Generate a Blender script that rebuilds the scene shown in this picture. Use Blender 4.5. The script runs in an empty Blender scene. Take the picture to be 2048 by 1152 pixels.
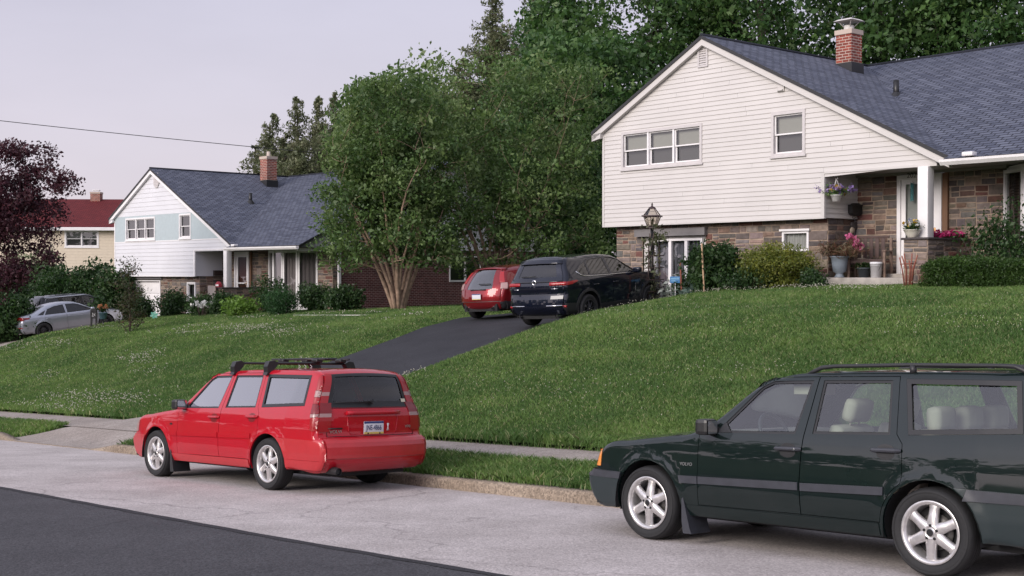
import bpy, bmesh, math, random
import numpy as np
from mathutils import Vector, Matrix
from mathutils.geometry import delaunay_2d_cdt

# ---------------------------------------------------------------- camera, sky, sun
SC = bpy.context.scene
COL = SC.collection
FPX, HORIZON = 2500.0, 547.4              # focal length and horizon in pixels of the 2048 px wide photograph
PITCH = math.atan((576 - HORIZON) / FPX)
cam = bpy.data.cameras.new("camera")
cam.sensor_width = 36.0
cam.lens = FPX / 2048 * 36.0
cam.clip_start, cam.clip_end = 0.1, 2000.0
cam_ob = bpy.data.objects.new("camera", cam)
cam_ob.rotation_euler = (math.pi / 2 - PITCH, 0, 0)
COL.objects.link(cam_ob)
SC.camera = cam_ob

SUN_AZ, SUN_EL = math.radians(226), math.radians(24)   # azimuth clockwise from +Y: low light from behind the left shoulder
world = bpy.data.worlds.new("World")
SC.world = world
world.use_nodes = True
wt = world.node_tree
wt.nodes.clear()
wo = wt.nodes.new("ShaderNodeOutputWorld")
wb = wt.nodes.new("ShaderNodeBackground")
sky = wt.nodes.new("ShaderNodeTexSky")
sky.sky_type = 'NISHITA'
sky.sun_disc = False
sky.sun_elevation, sky.sun_rotation = SUN_EL, SUN_AZ
sky.air_density, sky.dust_density, sky.ozone_density = 1.0, 2.5, 1.2
tc = wt.nodes.new("ShaderNodeTexCoord")
sep = wt.nodes.new("ShaderNodeSeparateXYZ")
ramp = wt.nodes.new("ShaderNodeValToRGB")
ramp.color_ramp.elements[0].position = 0.0
ramp.color_ramp.elements[0].color = (0.575, 0.51, 0.56, 1)
ramp.color_ramp.elements[1].position = 1.0
ramp.color_ramp.elements[1].color = (0.36, 0.37, 0.45, 1)
el = ramp.color_ramp.elements.new(0.25)
el.color = (0.45, 0.432, 0.52, 1)
scale = wt.nodes.new("ShaderNodeVectorMath"); scale.operation = 'SCALE'; scale.inputs['Scale'].default_value = 8.0
mixw = wt.nodes.new("ShaderNodeMix"); mixw.data_type = 'RGBA'
mixw.inputs[0].default_value = 0.88                     # thin high overcast in front of the clear sky
wt.links.new(tc.outputs['Generated'], sep.inputs[0])
wt.links.new(sep.outputs['Z'], ramp.inputs[0])
cn = wt.nodes.new("ShaderNodeTexNoise"); cn.inputs['Scale'].default_value = 2.2; cn.inputs['Detail'].default_value = 5; cn.inputs['Roughness'].default_value = .55
cm = wt.nodes.new("ShaderNodeMapping"); cm.inputs['Scale'].default_value = (1, 1, 3.2)
wt.links.new(tc.outputs['Generated'], cm.inputs[0]); wt.links.new(cm.outputs[0], cn.inputs['Vector'])
cmr = wt.nodes.new("ShaderNodeMapRange"); cmr.inputs['From Min'].default_value = .3; cmr.inputs['From Max'].default_value = .7; cmr.inputs['To Min'].default_value = .93; cmr.inputs['To Max'].default_value = 1.06
csc = wt.nodes.new("ShaderNodeVectorMath"); csc.operation = 'SCALE'
wt.links.new(cn.outputs['Fac'], cmr.inputs['Value']); wt.links.new(ramp.outputs[0], csc.inputs[0]); wt.links.new(cmr.outputs[0], csc.inputs['Scale'])
# the thin cloud glows on the side of the low sun
dt = wt.nodes.new("ShaderNodeVectorMath"); dt.operation = 'DOT_PRODUCT'
dt.inputs[1].default_value = (math.sin(SUN_AZ) * math.cos(.3), math.cos(SUN_AZ) * math.cos(.3), math.sin(.3))
gl_ = wt.nodes.new("ShaderNodeMapRange"); gl_.interpolation_type = 'SMOOTHSTEP'
gl_.inputs['From Min'].default_value = -.25; gl_.inputs['From Max'].default_value = 1.0; gl_.inputs['To Min'].default_value = 1.0; gl_.inputs['To Max'].default_value = 2.3
gs_ = wt.nodes.new("ShaderNodeVectorMath"); gs_.operation = 'SCALE'
wt.links.new(tc.outputs['Generated'], dt.inputs[0]); wt.links.new(dt.outputs['Value'], gl_.inputs['Value'])
wt.links.new(csc.outputs[0], gs_.inputs[0]); wt.links.new(gl_.outputs[0], gs_.inputs['Scale'])
wt.links.new(gs_.outputs[0], scale.inputs[0])
wt.links.new(sky.outputs[0], mixw.inputs[6])
wt.links.new(scale.outputs[0], mixw.inputs[7])
wt.links.new(mixw.outputs[2], wb.inputs[0])
wb.inputs[1].default_value = 0.1
wt.links.new(wb.outputs[0], wo.inputs[0])

sun = bpy.data.lights.new("sun", 'SUN')
sun.energy = 1.5
sun.angle = math.radians(28)
sun.color = (1.0, 0.92, 0.845)
sun_ob = bpy.data.objects.new("sun", sun)
_d = Vector((math.sin(SUN_AZ) * math.cos(SUN_EL), math.cos(SUN_AZ) * math.cos(SUN_EL), math.sin(SUN_EL)))
sun_ob.rotation_euler = _d.to_track_quat('Z', 'Y').to_euler()
sun_ob.location = (-30, -20, 30)
COL.objects.link(sun_ob)

SC.view_settings.view_transform = 'Standard'
SC.view_settings.look = 'None'
SC.view_settings.exposure = 0.83
SC.view_settings.gamma = 1.0
SC.render.engine = 'CYCLES'
SC.cycles.use_denoising = True
SC.cycles.max_bounces = 8
SC.cycles.transparent_max_bounces = 12
SC.cycles.caustics_reflective = False
SC.cycles.caustics_refractive = False

RNG = np.random.default_rng(7)
random.seed(7)

# ---------------------------------------------------------------- street frame
ANG = math.radians(130.5)
U = np.array([math.cos(ANG), math.sin(ANG)])     # along the street, to the left and away
N = np.array([math.sin(ANG), -math.cos(ANG)])    # across the street, towards the houses
ORG = np.array([0.85, 13.05])

def stw(s, t):
    return ORG + U * s + N * t

def wst(x, y):
    d = np.array([x, y]) - ORG
    return float(d @ U), float(d @ N)

def at_px(px, dist):
    """ground-plan point seen in photo column px at forward distance dist"""
    return ((px - 1024) / FPX * dist, dist)

# ---------------------------------------------------------------- objects and tags
def tag(o, label=None, cat=None, group=None, kind=None):
    if label: o["label"] = label
    if cat: o["category"] = cat
    if group: o["group"] = group
    if kind: o["kind"] = kind
    return o

def empty(name, loc=(0, 0, 0), rotz=0.0, mat=None):
    o = bpy.data.objects.new(name, None)
    o.empty_display_size = 0.2
    COL.objects.link(o)
    if mat is not None:
        o.matrix_world = mat
    else:
        o.location = loc
        o.rotation_euler = (0, 0, rotz)
    return o

def copy_tree(o, parent=None):
    c = o.copy()
    COL.objects.link(c)
    if parent is not None: c.parent = parent
    for ch in list(o.children):
        copy_tree(ch, c)
    return c

# ---------------------------------------------------------------- mesh builder
class MB:
    """collects faces; build() links them as ONE mesh object"""
    def __init__(self):
        self.v, self.f, self.m, self.uv, self.sm, self.col, self.nrm = [], [], [], [], [], [], []
        self.M = None
    def vert(self, p):
        if self.M is not None: p = self.M @ Vector(p)
        self.v.append((p[0], p[1], p[2]))
        return len(self.v) - 1
    def face(self, idx, m=0, uv=None, sm=False, col=None, nrm=None):
        self.f.append(tuple(idx)); self.m.append(m); self.uv.append(uv); self.sm.append(sm); self.col.append(col); self.nrm.append(nrm)
    def poly(self, pts, m=0, uv=None, sm=False, col=None):
        self.face([self.vert(p) for p in pts], m, uv, sm, col)
    def box(self, x0, x1, y0, y1, z0, z1, m=0, bev=0.0, col=None):
        if bev <= 0:
            c = [(x0,y0,z0),(x1,y0,z0),(x1,y1,z0),(x0,y1,z0),(x0,y0,z1),(x1,y0,z1),(x1,y1,z1),(x0,y1,z1)]
            i = [self.vert(p) for p in c]
            for q in ((0,3,2,1),(4,5,6,7),(0,1,5,4),(1,2,6,5),(2,3,7,6),(3,0,4,7)):
                self.face([i[k] for k in q], m, None, False, col)
        else:
            bm = bmesh.new()
            bmesh.ops.create_cube(bm, size=1.0)
            for v in bm.verts:
                v.co = ((x0+x1)/2 + v.co.x*(x1-x0), (y0+y1)/2 + v.co.y*(y1-y0), (z0+z1)/2 + v.co.z*(z1-z0))
            bmesh.ops.bevel(bm, geom=bm.edges[:], offset=bev, segments=2, profile=0.6, affect='EDGES')
            self.add_bm(bm, m, sm=True, col=col)
    def add_bm(self, bm, m=0, sm=False, col=None):
        bm.verts.index_update()
        i = [self.vert(v.co) for v in bm.verts]
        for f in bm.faces:
            self.face([i[v.index] for v in f.verts], m, None, sm, col)
        bm.free()
    def tube(self, pts, rad, n=8, m=0, caps=True, sm=True, col=None):
        pts = [Vector(p) for p in pts]
        if not hasattr(rad, '__len__'): rad = [rad] * len(pts)
        rings, up = [], None
        for k, p in enumerate(pts):
            d = (pts[min(k+1, len(pts)-1)] - pts[max(k-1, 0)])
            if d.length < 1e-9: d = Vector((0,0,1))
            d.normalize()
            if up is None: up = Vector((0,0,1)) if abs(d.z) < 0.9 else Vector((1,0,0))
            a = d.cross(up)
            if a.length < 1e-6: a = d.cross(Vector((0.3,0.9,0.1)))
            a.normalize(); b = a.cross(d).normalized(); up = b
            rings.append([self.vert(p + (a*math.cos(2*math.pi*j/n) + b*math.sin(2*math.pi*j/n)) * rad[k]) for j in range(n)])
        for r0, r1 in zip(rings, rings[1:]):
            for j in range(n):
                self.face([r0[j], r0[(j+1)%n], r1[(j+1)%n], r1[j]], m, None, sm, col)
        if caps:
            self.face(rings[0][::-1], m, None, False, col); self.face(rings[-1], m, None, False, col)
    def lathe(self, prof, n=24, m=0, origin=(0,0,0), axis='z', sm=True, ang0=0.0, ang1=2*math.pi, col=None):
        """prof: list of (radius, height) turned about an axis"""
        full = abs(ang1-ang0-2*math.pi) < 1e-6
        k = n if full else n+1
        rings = []
        for r, h in prof:
            ring = []
            for j in range(k):
                a = ang0 + (ang1-ang0)*j/n
                c, s = r*math.cos(a), r*math.sin(a)
                p = (c, s, h) if axis == 'z' else ((c, h, s) if axis == 'y' else (h, c, s))
                ring.append(self.vert((p[0]+origin[0], p[1]+origin[1], p[2]+origin[2])))
            rings.append(ring)
        flip = axis == 'y'
        for r0, r1 in zip(rings, rings[1:]):
            for j in range(k if full else k-1):
                q = [r0[j], r0[(j+1)%k], r1[(j+1)%k], r1[j]]
                self.face(q[::-1] if flip else q, m, None, sm, col)
    def prism(self, poly, y0, y1, m=0, plane='xz', col=None, sm=False):
        """polygon (2D) extruded; plane xz -> along y, xy -> along z, yz -> along x"""
        def P(a, b, h): return (a, h, b) if plane == 'xz' else ((a, b, h) if plane == 'xy' else (h, a, b))
        lo = [self.vert(P(a, b, y0)) for a, b in poly]
        hi = [self.vert(P(a, b, y1)) for a, b in poly]
        n = len(poly)
        area = sum(poly[i][0]*poly[(i+1)%n][1] - poly[(i+1)%n][0]*poly[i][1] for i in range(n))
        flip = (area > 0) != (plane == 'xz')
        self.face(lo[::-1] if flip else lo, m, None, False, col)
        self.face(hi if flip else hi[::-1], m, None, False, col)
        for i in range(n):
            j = (i+1) % n
            q = [lo[i], lo[j], hi[j], hi[i]]
            self.face(q if flip else q[::-1], m, None, sm, col)
    def build(self, name, mats, parent=None, autosmooth=None):
        me = bpy.data.meshes.new(name)
        me.from_pydata(self.v, [], self.f)
        if not isinstance(mats, (list, tuple)): mats = [mats]
        for mt in mats: me.materials.append(mt)
        nf = len(self.f)
        me.polygons.foreach_set('material_index', self.m)
        me.polygons.foreach_set('use_smooth', self.sm)
        if any(u is not None for u in self.uv):
            lay = me.uv_layers.new(name='UVMap')
            flat = []
            for f, u in zip(self.f, self.uv):
                if u is None: flat += [0.0, 0.0] * len(f)
                else:
                    for a in u: flat += [a[0], a[1]]
            lay.data.foreach_set('uv', flat)
        if any(c is not None for c in self.col):
            at = me.attributes.new('Col', 'FLOAT_COLOR', 'FACE')
            flat = []
            for c in self.col:
                c = c or (0.5, 0.5, 0.5)
                flat += [c[0], c[1], c[2], 1.0]
            at.data.foreach_set('color', flat)
        me.update()
        if any(x is not None for x in self.nrm):
            ln = []
            for pi, p in enumerate(me.polygons):
                x = self.nrm[pi]
                if x is None: ln += [tuple(p.normal)] * len(self.f[pi])
                else: ln += [tuple(k) for k in x]
            me.polygons.foreach_set('use_smooth', [True]*nf)
            me.normals_split_custom_set(ln)
        o = bpy.data.objects.new(name, me)
        COL.objects.link(o)
        if parent is not None: o.parent = parent
        return o

def part(name, fn, mats, parent):
    mb = MB(); fn(mb); return mb.build(name, mats, parent)

def text_mesh(name, txt, size, mat, parent, M, extrude=0.002, align='CENTER', xs=1.0):
    cu = bpy.data.curves.new(name, 'FONT')
    cu.body, cu.size, cu.extrude, cu.align_x, cu.align_y = txt, size, extrude, align, 'CENTER'
    tmp = bpy.data.objects.new(name + "_tmp", cu)
    COL.objects.link(tmp)
    bpy.context.view_layer.update()
    dg = bpy.context.evaluated_depsgraph_get()
    me = bpy.data.meshes.new_from_object(tmp.evaluated_get(dg))
    bpy.data.objects.remove(tmp)
    bpy.data.curves.remove(cu)
    me.transform(M @ Matrix.Diagonal((xs, 1, 1, 1)))
    me.materials.clear(); me.materials.append(mat)
    me.name = name
    o = bpy.data.objects.new(name, me)
    COL.objects.link(o)
    if parent is not None: o.parent = parent
    return o

# ---------------------------------------------------------------- materials
def new_mat(name):
    m = bpy.data.materials.new(name); m.use_nodes = True
    nt = m.node_tree
    return m, nt, nt.nodes['Principled BSDF'], nt.nodes, nt.links

def simple(name, col, rough=0.6, metal=0.0, coat=0.0, var=0.0, vscale=6.0, bump=0.0, bscale=60.0, spec=0.5, emis=None):
    """plain surface with gentle procedural mottling and fine bump"""
    m, nt, b, nd, lk = new_mat(name)
    b.inputs['Base Color'].default_value = (*col, 1)
    b.inputs['Roughness'].default_value = rough
    b.inputs['Metallic'].default_value = metal
    b.inputs['Coat Weight'].default_value = coat
    b.inputs['Coat Roughness'].default_value = 0.04
    b.inputs['Specular IOR Level'].default_value = spec
    tcn = nd.new('ShaderNodeTexCoord')
    if var > 0:
        nz = nd.new('ShaderNodeTexNoise'); nz.inputs['Scale'].default_value = vscale; nz.inputs['Detail'].default_value = 6
        lk.new(tcn.outputs['Object'], nz.inputs['Vector'])
        cr = nd.new('ShaderNodeValToRGB')
        cr.color_ramp.elements[0].position, cr.color_ramp.elements[1].position = 0.3, 0.7
        cr.color_ramp.elements[0].color = (*[max(0, c*(1-var)) for c in col], 1)
        cr.color_ramp.elements[1].color = (*[min(1, c*(1+var)) for c in col], 1)
        lk.new(nz.outputs['Fac'], cr.inputs[0]); lk.new(cr.outputs[0], b.inputs['Base Color'])
    if bump > 0:
        n2 = nd.new('ShaderNodeTexNoise'); n2.inputs['Scale'].default_value = bscale; n2.inputs['Detail'].default_value = 4
        lk.new(tcn.outputs['Object'], n2.inputs['Vector'])
        bp = nd.new('ShaderNodeBump'); bp.inputs['Strength'].default_value = bump; bp.inputs['Distance'].default_value = 0.01
        lk.new(n2.outputs['Fac'], bp.inputs['Height']); lk.new(bp.outputs[0], b.inputs['Normal'])
    if emis:
        b.inputs['Emission Color'].default_value = (*emis[:3], 1); b.inputs['Emission Strength'].default_value = emis[3]
    return m

def glass(name, tint=(0.75, 0.8, 0.78), refl=1.0, rough=0.0):
    """window pane: tinted see-through plus mirror reflection by angle"""
    m, nt, b, nd, lk = new_mat(name)
    nd.remove(b)
    out = nd['Material Output']
    tr = nd.new('ShaderNodeBsdfTransparent'); tr.inputs[0].default_value = (*tint, 1)
    gl = nd.new('ShaderNodeBsdfGlossy'); gl.inputs['Roughness'].default_value = rough
    fr = nd.new('ShaderNodeFresnel'); fr.inputs['IOR'].default_value = 1.52
    ml = nd.new('ShaderNodeMath'); ml.operation = 'MULTIPLY_ADD'; ml.inputs[1].default_value = refl * 1.6; ml.inputs[2].default_value = 0.02
    ml.use_clamp = True
    mx = nd.new('ShaderNodeMixShader')
    lk.new(fr.outputs[0], ml.inputs[0]); lk.new(ml.outputs[0], mx.inputs[0])
    lk.new(tr.outputs[0], mx.inputs[1]); lk.new(gl.outputs[0], mx.inputs[2]); lk.new(mx.outputs[0], out.inputs[0])
    return m

def paint(name, col, metal=0.0, rough=0.45, flake=0.03):
    m, nt, b, nd, lk = new_mat(name)
    b.inputs['Base Color'].default_value = (*col, 1)
    b.inputs['Metallic'].default_value = metal
    b.inputs['Roughness'].default_value = rough
    b.inputs['Coat Weight'].default_value = 1.0
    b.inputs['Coat Roughness'].default_value = 0.03
    b.inputs['Specular IOR Level'].default_value = 0.08
    tcn = nd.new('ShaderNodeTexCoord')
    # road film: a little dust low on the panels and thin streaks
    nz = nd.new('ShaderNodeTexNoise'); nz.inputs['Scale'].default_value = 5; nz.inputs['Detail'].default_value = 8
    lk.new(tcn.outputs['Object'], nz.inputs['Vector'])
    cr = nd.new('ShaderNodeValToRGB')
    cr.color_ramp.elements[0].position, cr.color_ramp.elements[0].color = 0.35, (*col, 1)
    cr.color_ramp.elements[1].position, cr.color_ramp.elements[1].color = 0.85, (*[c*0.9 + 0.003 for c in col], 1)
    lk.new(nz.outputs['Fac'], cr.inputs[0]); lk.new(cr.outputs[0], b.inputs['Base Color'])
    cr2 = nd.new('ShaderNodeMapRange'); cr2.inputs['To Min'].default_value = 0.0; cr2.inputs['To Max'].default_value = 0.05
    lk.new(nz.outputs['Fac'], cr2.inputs['Value']); lk.new(cr2.outputs[0], b.inputs['Coat Roughness'])
    return m

def leaf_mat(name, trans=0.35, rough=0.45):
    """leaf: colour from the leaf's own attribute, some light through it"""
    m, nt, b, nd, lk = new_mat(name)
    out = nd['Material Output']
    at = nd.new('ShaderNodeAttribute'); at.attribute_name = 'Col'
    b.inputs['Roughness'].default_value = rough
    b.inputs['Specular IOR Level'].default_value = 0.35
    lk.new(at.outputs['Color'], b.inputs['Base Color'])
    tl = nd.new('ShaderNodeBsdfTranslucent')
    hs = nd.new('ShaderNodeHueSaturation'); hs.inputs['Value'].default_value = 1.2; hs.inputs['Saturation'].default_value = 1.1
    lk.new(at.outputs['Color'], hs.inputs['Color']); lk.new(hs.outputs[0], tl.inputs[0])
    mx = nd.new('ShaderNodeMixShader'); mx.inputs[0].default_value = trans
    lk.new(b.outputs[0], mx.inputs[1]); lk.new(tl.outputs[0], mx.inputs[2]); lk.new(mx.outputs[0], out.inputs[0])
    return m

def attr_mat(name, rough=0.85, bump=0.5, bscale=25.0, var=0.25, vscale=9.0):
    """stone: colour per block from the attribute, mottled, rough"""
    m, nt, b, nd, lk = new_mat(name)
    at = nd.new('ShaderNodeAttribute'); at.attribute_name = 'Col'
    tcn = nd.new('ShaderNodeTexCoord')
    nz = nd.new('ShaderNodeTexNoise'); nz.inputs['Scale'].default_value = vscale; nz.inputs['Detail'].default_value = 8
    lk.new(tcn.outputs['Object'], nz.inputs['Vector'])
    mr = nd.new('ShaderNodeMapRange'); mr.inputs['From Min'].default_value = 0.3; mr.inputs['From Max'].default_value = 0.7
    mr.inputs['To Min'].default_value = 1-var; mr.inputs['To Max'].default_value = 1+var
    lk.new(nz.outputs['Fac'], mr.inputs['Value'])
    vm = nd.new('ShaderNodeVectorMath'); vm.operation = 'SCALE'
    lk.new(at.outputs['Color'], vm.inputs[0]); lk.new(mr.outputs[0], vm.inputs['Scale'])
    lk.new(vm.outputs[0], b.inputs['Base Color'])
    b.inputs['Roughness'].default_value = rough
    n2 = nd.new('ShaderNodeTexNoise'); n2.inputs['Scale'].default_value = bscale; n2.inputs['Detail'].default_value = 6
    lk.new(tcn.outputs['Object'], n2.inputs['Vector'])
    bp = nd.new('ShaderNodeBump'); bp.inputs['Strength'].default_value = bump; bp.inputs['Distance'].default_value = 0.02
    lk.new(n2.outputs['Fac'], bp.inputs['Height']); lk.new(bp.outputs[0], b.inputs['Normal'])
    return m

def brick_mat(name, c1, c2, mortar, bw=0.21, bh=0.07, gap=0.010, bump=0.6, rough=0.85, offset=0.5, uv=True, var=0.5):
    m, nt, b, nd, lk = new_mat(name)
    tcn = nd.new('ShaderNodeTexCoord')
    br = nd.new('ShaderNodeTexBrick')
    br.offset = offset
    br.inputs['Color1'].default_value = (*c1, 1); br.inputs['Color2'].default_value = (*c2, 1); br.inputs['Mortar'].default_value = (*mortar, 1)
    br.inputs['Scale'].default_value = 1.0
    br.inputs['Mortar Size'].default_value = gap; br.inputs['Mortar Smooth'].default_value = 0.2
    br.inputs['Brick Width'].default_value = bw; br.inputs['Row Height'].default_value = bh
    src = tcn.outputs['UV'] if uv else tcn.outputs['Object']
    lk.new(src, br.inputs['Vector'])
    nz = nd.new('ShaderNodeTexNoise'); nz.inputs['Scale'].default_value = 3.0; nz.inputs['Detail'].default_value = 10
    lk.new(src, nz.inputs['Vector'])
    mr = nd.new('ShaderNodeMapRange'); mr.inputs['From Min'].default_value = 0.3; mr.inputs['From Max'].default_value = 0.7
    mr.inputs['To Min'].default_value = 1 - var*0.5; mr.inputs['To Max'].default_value = 1 + var*0.5
    lk.new(nz.outputs['Fac'], mr.inputs['Value'])
    vm = nd.new('ShaderNodeVectorMath'); vm.operation = 'SCALE'
    lk.new(br.outputs['Color'], vm.inputs[0]); lk.new(mr.outputs[0], vm.inputs['Scale'])
    lk.new(vm.outputs[0], b.inputs['Base Color'])
    b.inputs['Roughness'].default_value = rough
    inv = nd.new('ShaderNodeMath'); inv.operation = 'SUBTRACT'; inv.inputs[0].default_value = 1.0
    lk.new(br.outputs['Fac'], inv.inputs[1])
    bp = nd.new('ShaderNodeBump'); bp.inputs['Strength'].default_value = bump; bp.inputs['Distance'].default_value = 0.015
    lk.new(inv.outputs[0], bp.inputs['Height']); lk.new(bp.outputs[0], b.inputs['Normal'])
    return m

M_WHITE = simple("white_trim", (0.74, 0.72, 0.72), 0.45, var=0.05, vscale=3)
M_SIDING = simple("pale_siding", (0.545, 0.52, 0.50), 0.5, var=0.05, vscale=0.8)
M_SIDING_W = simple("white_siding", (0.61, 0.61, 0.635), 0.5, var=0.05, vscale=0.8)
M_SIDING_B = simple("blue_panel", (0.40, 0.465, 0.485), 0.6, var=0.05)
M_SIDING_Y = simple("beige_siding", (0.62, 0.53, 0.41), 0.6, var=0.05)
M_TRIM_G = simple("grey_trim", (0.52, 0.49, 0.485), 0.5, var=0.06)
M_BLACK = simple("black_metal", (0.012, 0.012, 0.013), 0.4)
M_DARK = simple("dark_void", (0.01, 0.01, 0.011), 0.8)
M_RUBBER = simple("tyre_rubber", (0.014, 0.014, 0.015), 0.75, bump=0.3, bscale=40)
M_PLASTIC = simple("black_plastic", (0.018, 0.018, 0.02), 0.5)
M_GREYPL = simple("grey_plastic", (0.038, 0.040, 0.049), 0.42, var=0.12, vscale=14)
M_CHROME = simple("chrome", (0.75, 0.75, 0.77), 0.12, metal=1.0)
M_ALLOY = simple("wheel_alloy", (0.62, 0.60, 0.59), 0.33, metal=0.75, var=0.14, vscale=22)
M_STONE = attr_mat("field_stone")
M_MORTAR = simple("mortar", (0.34, 0.26, 0.20), 0.95, var=0.25, bump=0.5)
M_BRICK_D = brick_mat("dark_red_brick", (0.115, 0.024, 0.022), (0.065, 0.016, 0.016), (0.30, 0.20, 0.19), bump=0.4)
M_BRICK_C = brick_mat("chimney_brick", (0.27, 0.055, 0.032), (0.15, 0.035, 0.025), (0.46, 0.38, 0.32), bw=0.21, bh=0.078, gap=0.009, bump=0.4)
M_PANE = glass("window_pane", (0.8, 0.82, 0.82), 1.0)
M_CONC = simple("concrete", (0.34, 0.31, 0.28), 0.9, var=0.25, vscale=5, bump=0.4, bscale=40)
M_WOOD = simple("weathered_wood", (0.19, 0.13, 0.10), 0.8, var=0.3, vscale=12, bump=0.3)
M_WOOD_L = simple("pale_wood", (0.42, 0.28, 0.17), 0.75, var=0.25, vscale=12, bump=0.3)
M_TERRA = simple("rusty_wood", (0.23, 0.075, 0.05), 0.8, var=0.3, vscale=10)
M_LEAF = leaf_mat("leaf")
M_PETAL = leaf_mat("petal", 0.3, 0.6)
M_CURTAIN = simple("curtain_cloth", (0.20, 0.20, 0.24), 0.9, var=0.2, vscale=3)
M_BLIND = simple("window_blind", (0.42, 0.41, 0.36), 0.8)
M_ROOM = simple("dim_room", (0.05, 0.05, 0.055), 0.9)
# ---------------------------------------------------------------- terrain
def tk(s):
    """kerb line across-street position at s"""
    s = np.asarray(s, float)
    return np.where(s < 0, 0.40 - 0.08 * s, np.where(s < 25, 0.40 - 0.045 * s, -0.725))

def road_z(s, t):
    s = np.asarray(s, float); t = np.asarray(t, float)
    z = -2.48 - 0.0575 * s
    crown = np.maximum(t, -5.0)
    return z - 0.0557 * crown - np.minimum(t + 5.0, 0) * 0.03 * -1.0

def zk(s): return road_z(s, tk(s))

_HS = np.array([-60, -20, 0, 5, 9, 11.5, 15, 19, 24, 30, 38, 42, 44.5, 50, 60, 90, 140.])
_HZ = np.array([2.2, .6, -.15, -.25, -.27, -.48, -.85, -1.02, -1.18, -1.35, -1.6, -1.85, -2.4, -2.6, -3.0, -4.3, -6.])
_FX = np.array([0, .12, .323, .457, .575, .73, .874, 1, 1.2])
_FY = np.array([0, .12, .378, .578, .755, .867, .947, 1, 1.02])
def _smooth(xs, ys, x):
    x = np.asarray(x, float); r = 0
    for d in (-.05, -.025, 0, .025, .05): r = r + np.interp(x + d, xs, ys)
    return r / 5
SWN, SWF = 1.25, 2.45                       # sidewalk near and far edge, from the kerb

def drive_left(t):  return np.interp(t, [-.6, 0.2, 1.6, 2.4, 7.5, 9.5, 11.5, 13.5, 30], [17.4, 17.2, 16.0, 15.9, 16.35, 16.9, 18.0, 19.1, 19.1])
def drive_right(t): return np.interp(t, [-.6, 0.2, 1.6, 2.4, 6.2, 8.4, 10, 12, 15.5, 30], [12.2, 12.4, 13.0, 13.0, 12.05, 11.8, 11.55, 11.45, 11.3, 11.3])
def drive_z(s, t):
    s = np.asarray(s, float); t = np.asarray(t, float)
    base = _smooth([-1, 0, 1.2, 2.4, 4.5, 7.5, 9.5, 10.85, 13, 15.4, 18, 30], [-3.26, -3.25, -3.05, -2.97, -2.6, -1.93, -1.52, -1.30, -1.10, -.99, -.95, -.8], t)
    k = np.clip((t + .5) / 3, 0, 1)
    return base - (0.0575 * (1 - k) + 0.035 * k) * (s - 14)

def lawn_z(s, t):
    s = np.asarray(s, float); t = np.asarray(t, float)
    t0 = tk(s) + SWF
    x = (t - t0) / (14.8 - t0)
    a = zk(s) + 0.27
    h = np.interp(s, _HS, _HZ)
    z = a + (h - a) * _smooth(_FX, _FY, np.clip(x, 0, 1.1))
    z = z + np.maximum(t - 16, 0) * 0.012
    # gentle unevenness
    z = z + 0.018 * np.sin(s * 1.7 + t * .6) * np.sin(t * 1.3 - s * .4) * np.clip(x * 3, 0, 1)
    return z

def drive_mask(s, t):
    """1 inside the drive, falling to 0 on its banks"""
    l, r = drive_left(t), drive_right(t)
    dl = (l + 1.2 - s) / 1.2
    dr = (s - (r - 0.7)) / 0.7
    m = np.clip(np.minimum(dl, dr), 0, 1)
    return m * m * (3 - 2 * m)

def ground(s, t, cut=0.0):
    s = np.asarray(s, float); t = np.asarray(t, float)
    q = t - tk(s)
    z = lawn_z(s, t)
    strip = zk(s) + np.interp(q, [0, .15, SWN, SWF], [.13, .14, .21, .25])
    z = np.where(q < SWF, strip, z)
    m = drive_mask(s, t)
    z = z * (1 - m) + (drive_z(s, t) - 0.02) * m
    inside = (s < drive_left(t) - .06) & (s > drive_right(t) + .06)
    return np.where(inside, z - cut, z)

def gz(s, t): return float(ground(s, t))
def gxy(x, y):
    s, t = wst(x, y); return gz(s, t)

def sheet(name, ss, tf, nt, zf, mat, kind='structure', lift=0.0, skip=None):
    """grid over s (list) and across from tf(s)[0] to tf(s)[1]"""
    mb = MB(); rows = []
    for s in ss:
        a, b = tf(s); row = []
        for k in range(nt + 1):
            t = a + (b - a) * k / nt
            x, y = stw(s, t)
            row.append((mb.vert((x, y, float(zf(s, t)) + lift)), s, t))
        rows.append(row)
    for r0, r1 in zip(rows, rows[1:]):
        for k in range(nt):
            q = (r0[k], r0[k+1], r1[k+1], r1[k])
            if skip and skip(sum(p[1] for p in q)/4, sum(p[2] for p in q)/4): continue
            mb.face([p[0] for p in q][::-1], 0, [(p[1], p[2]) for p in q][::-1], True)
    return tag(mb.build(name, mat), kind=kind)

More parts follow.
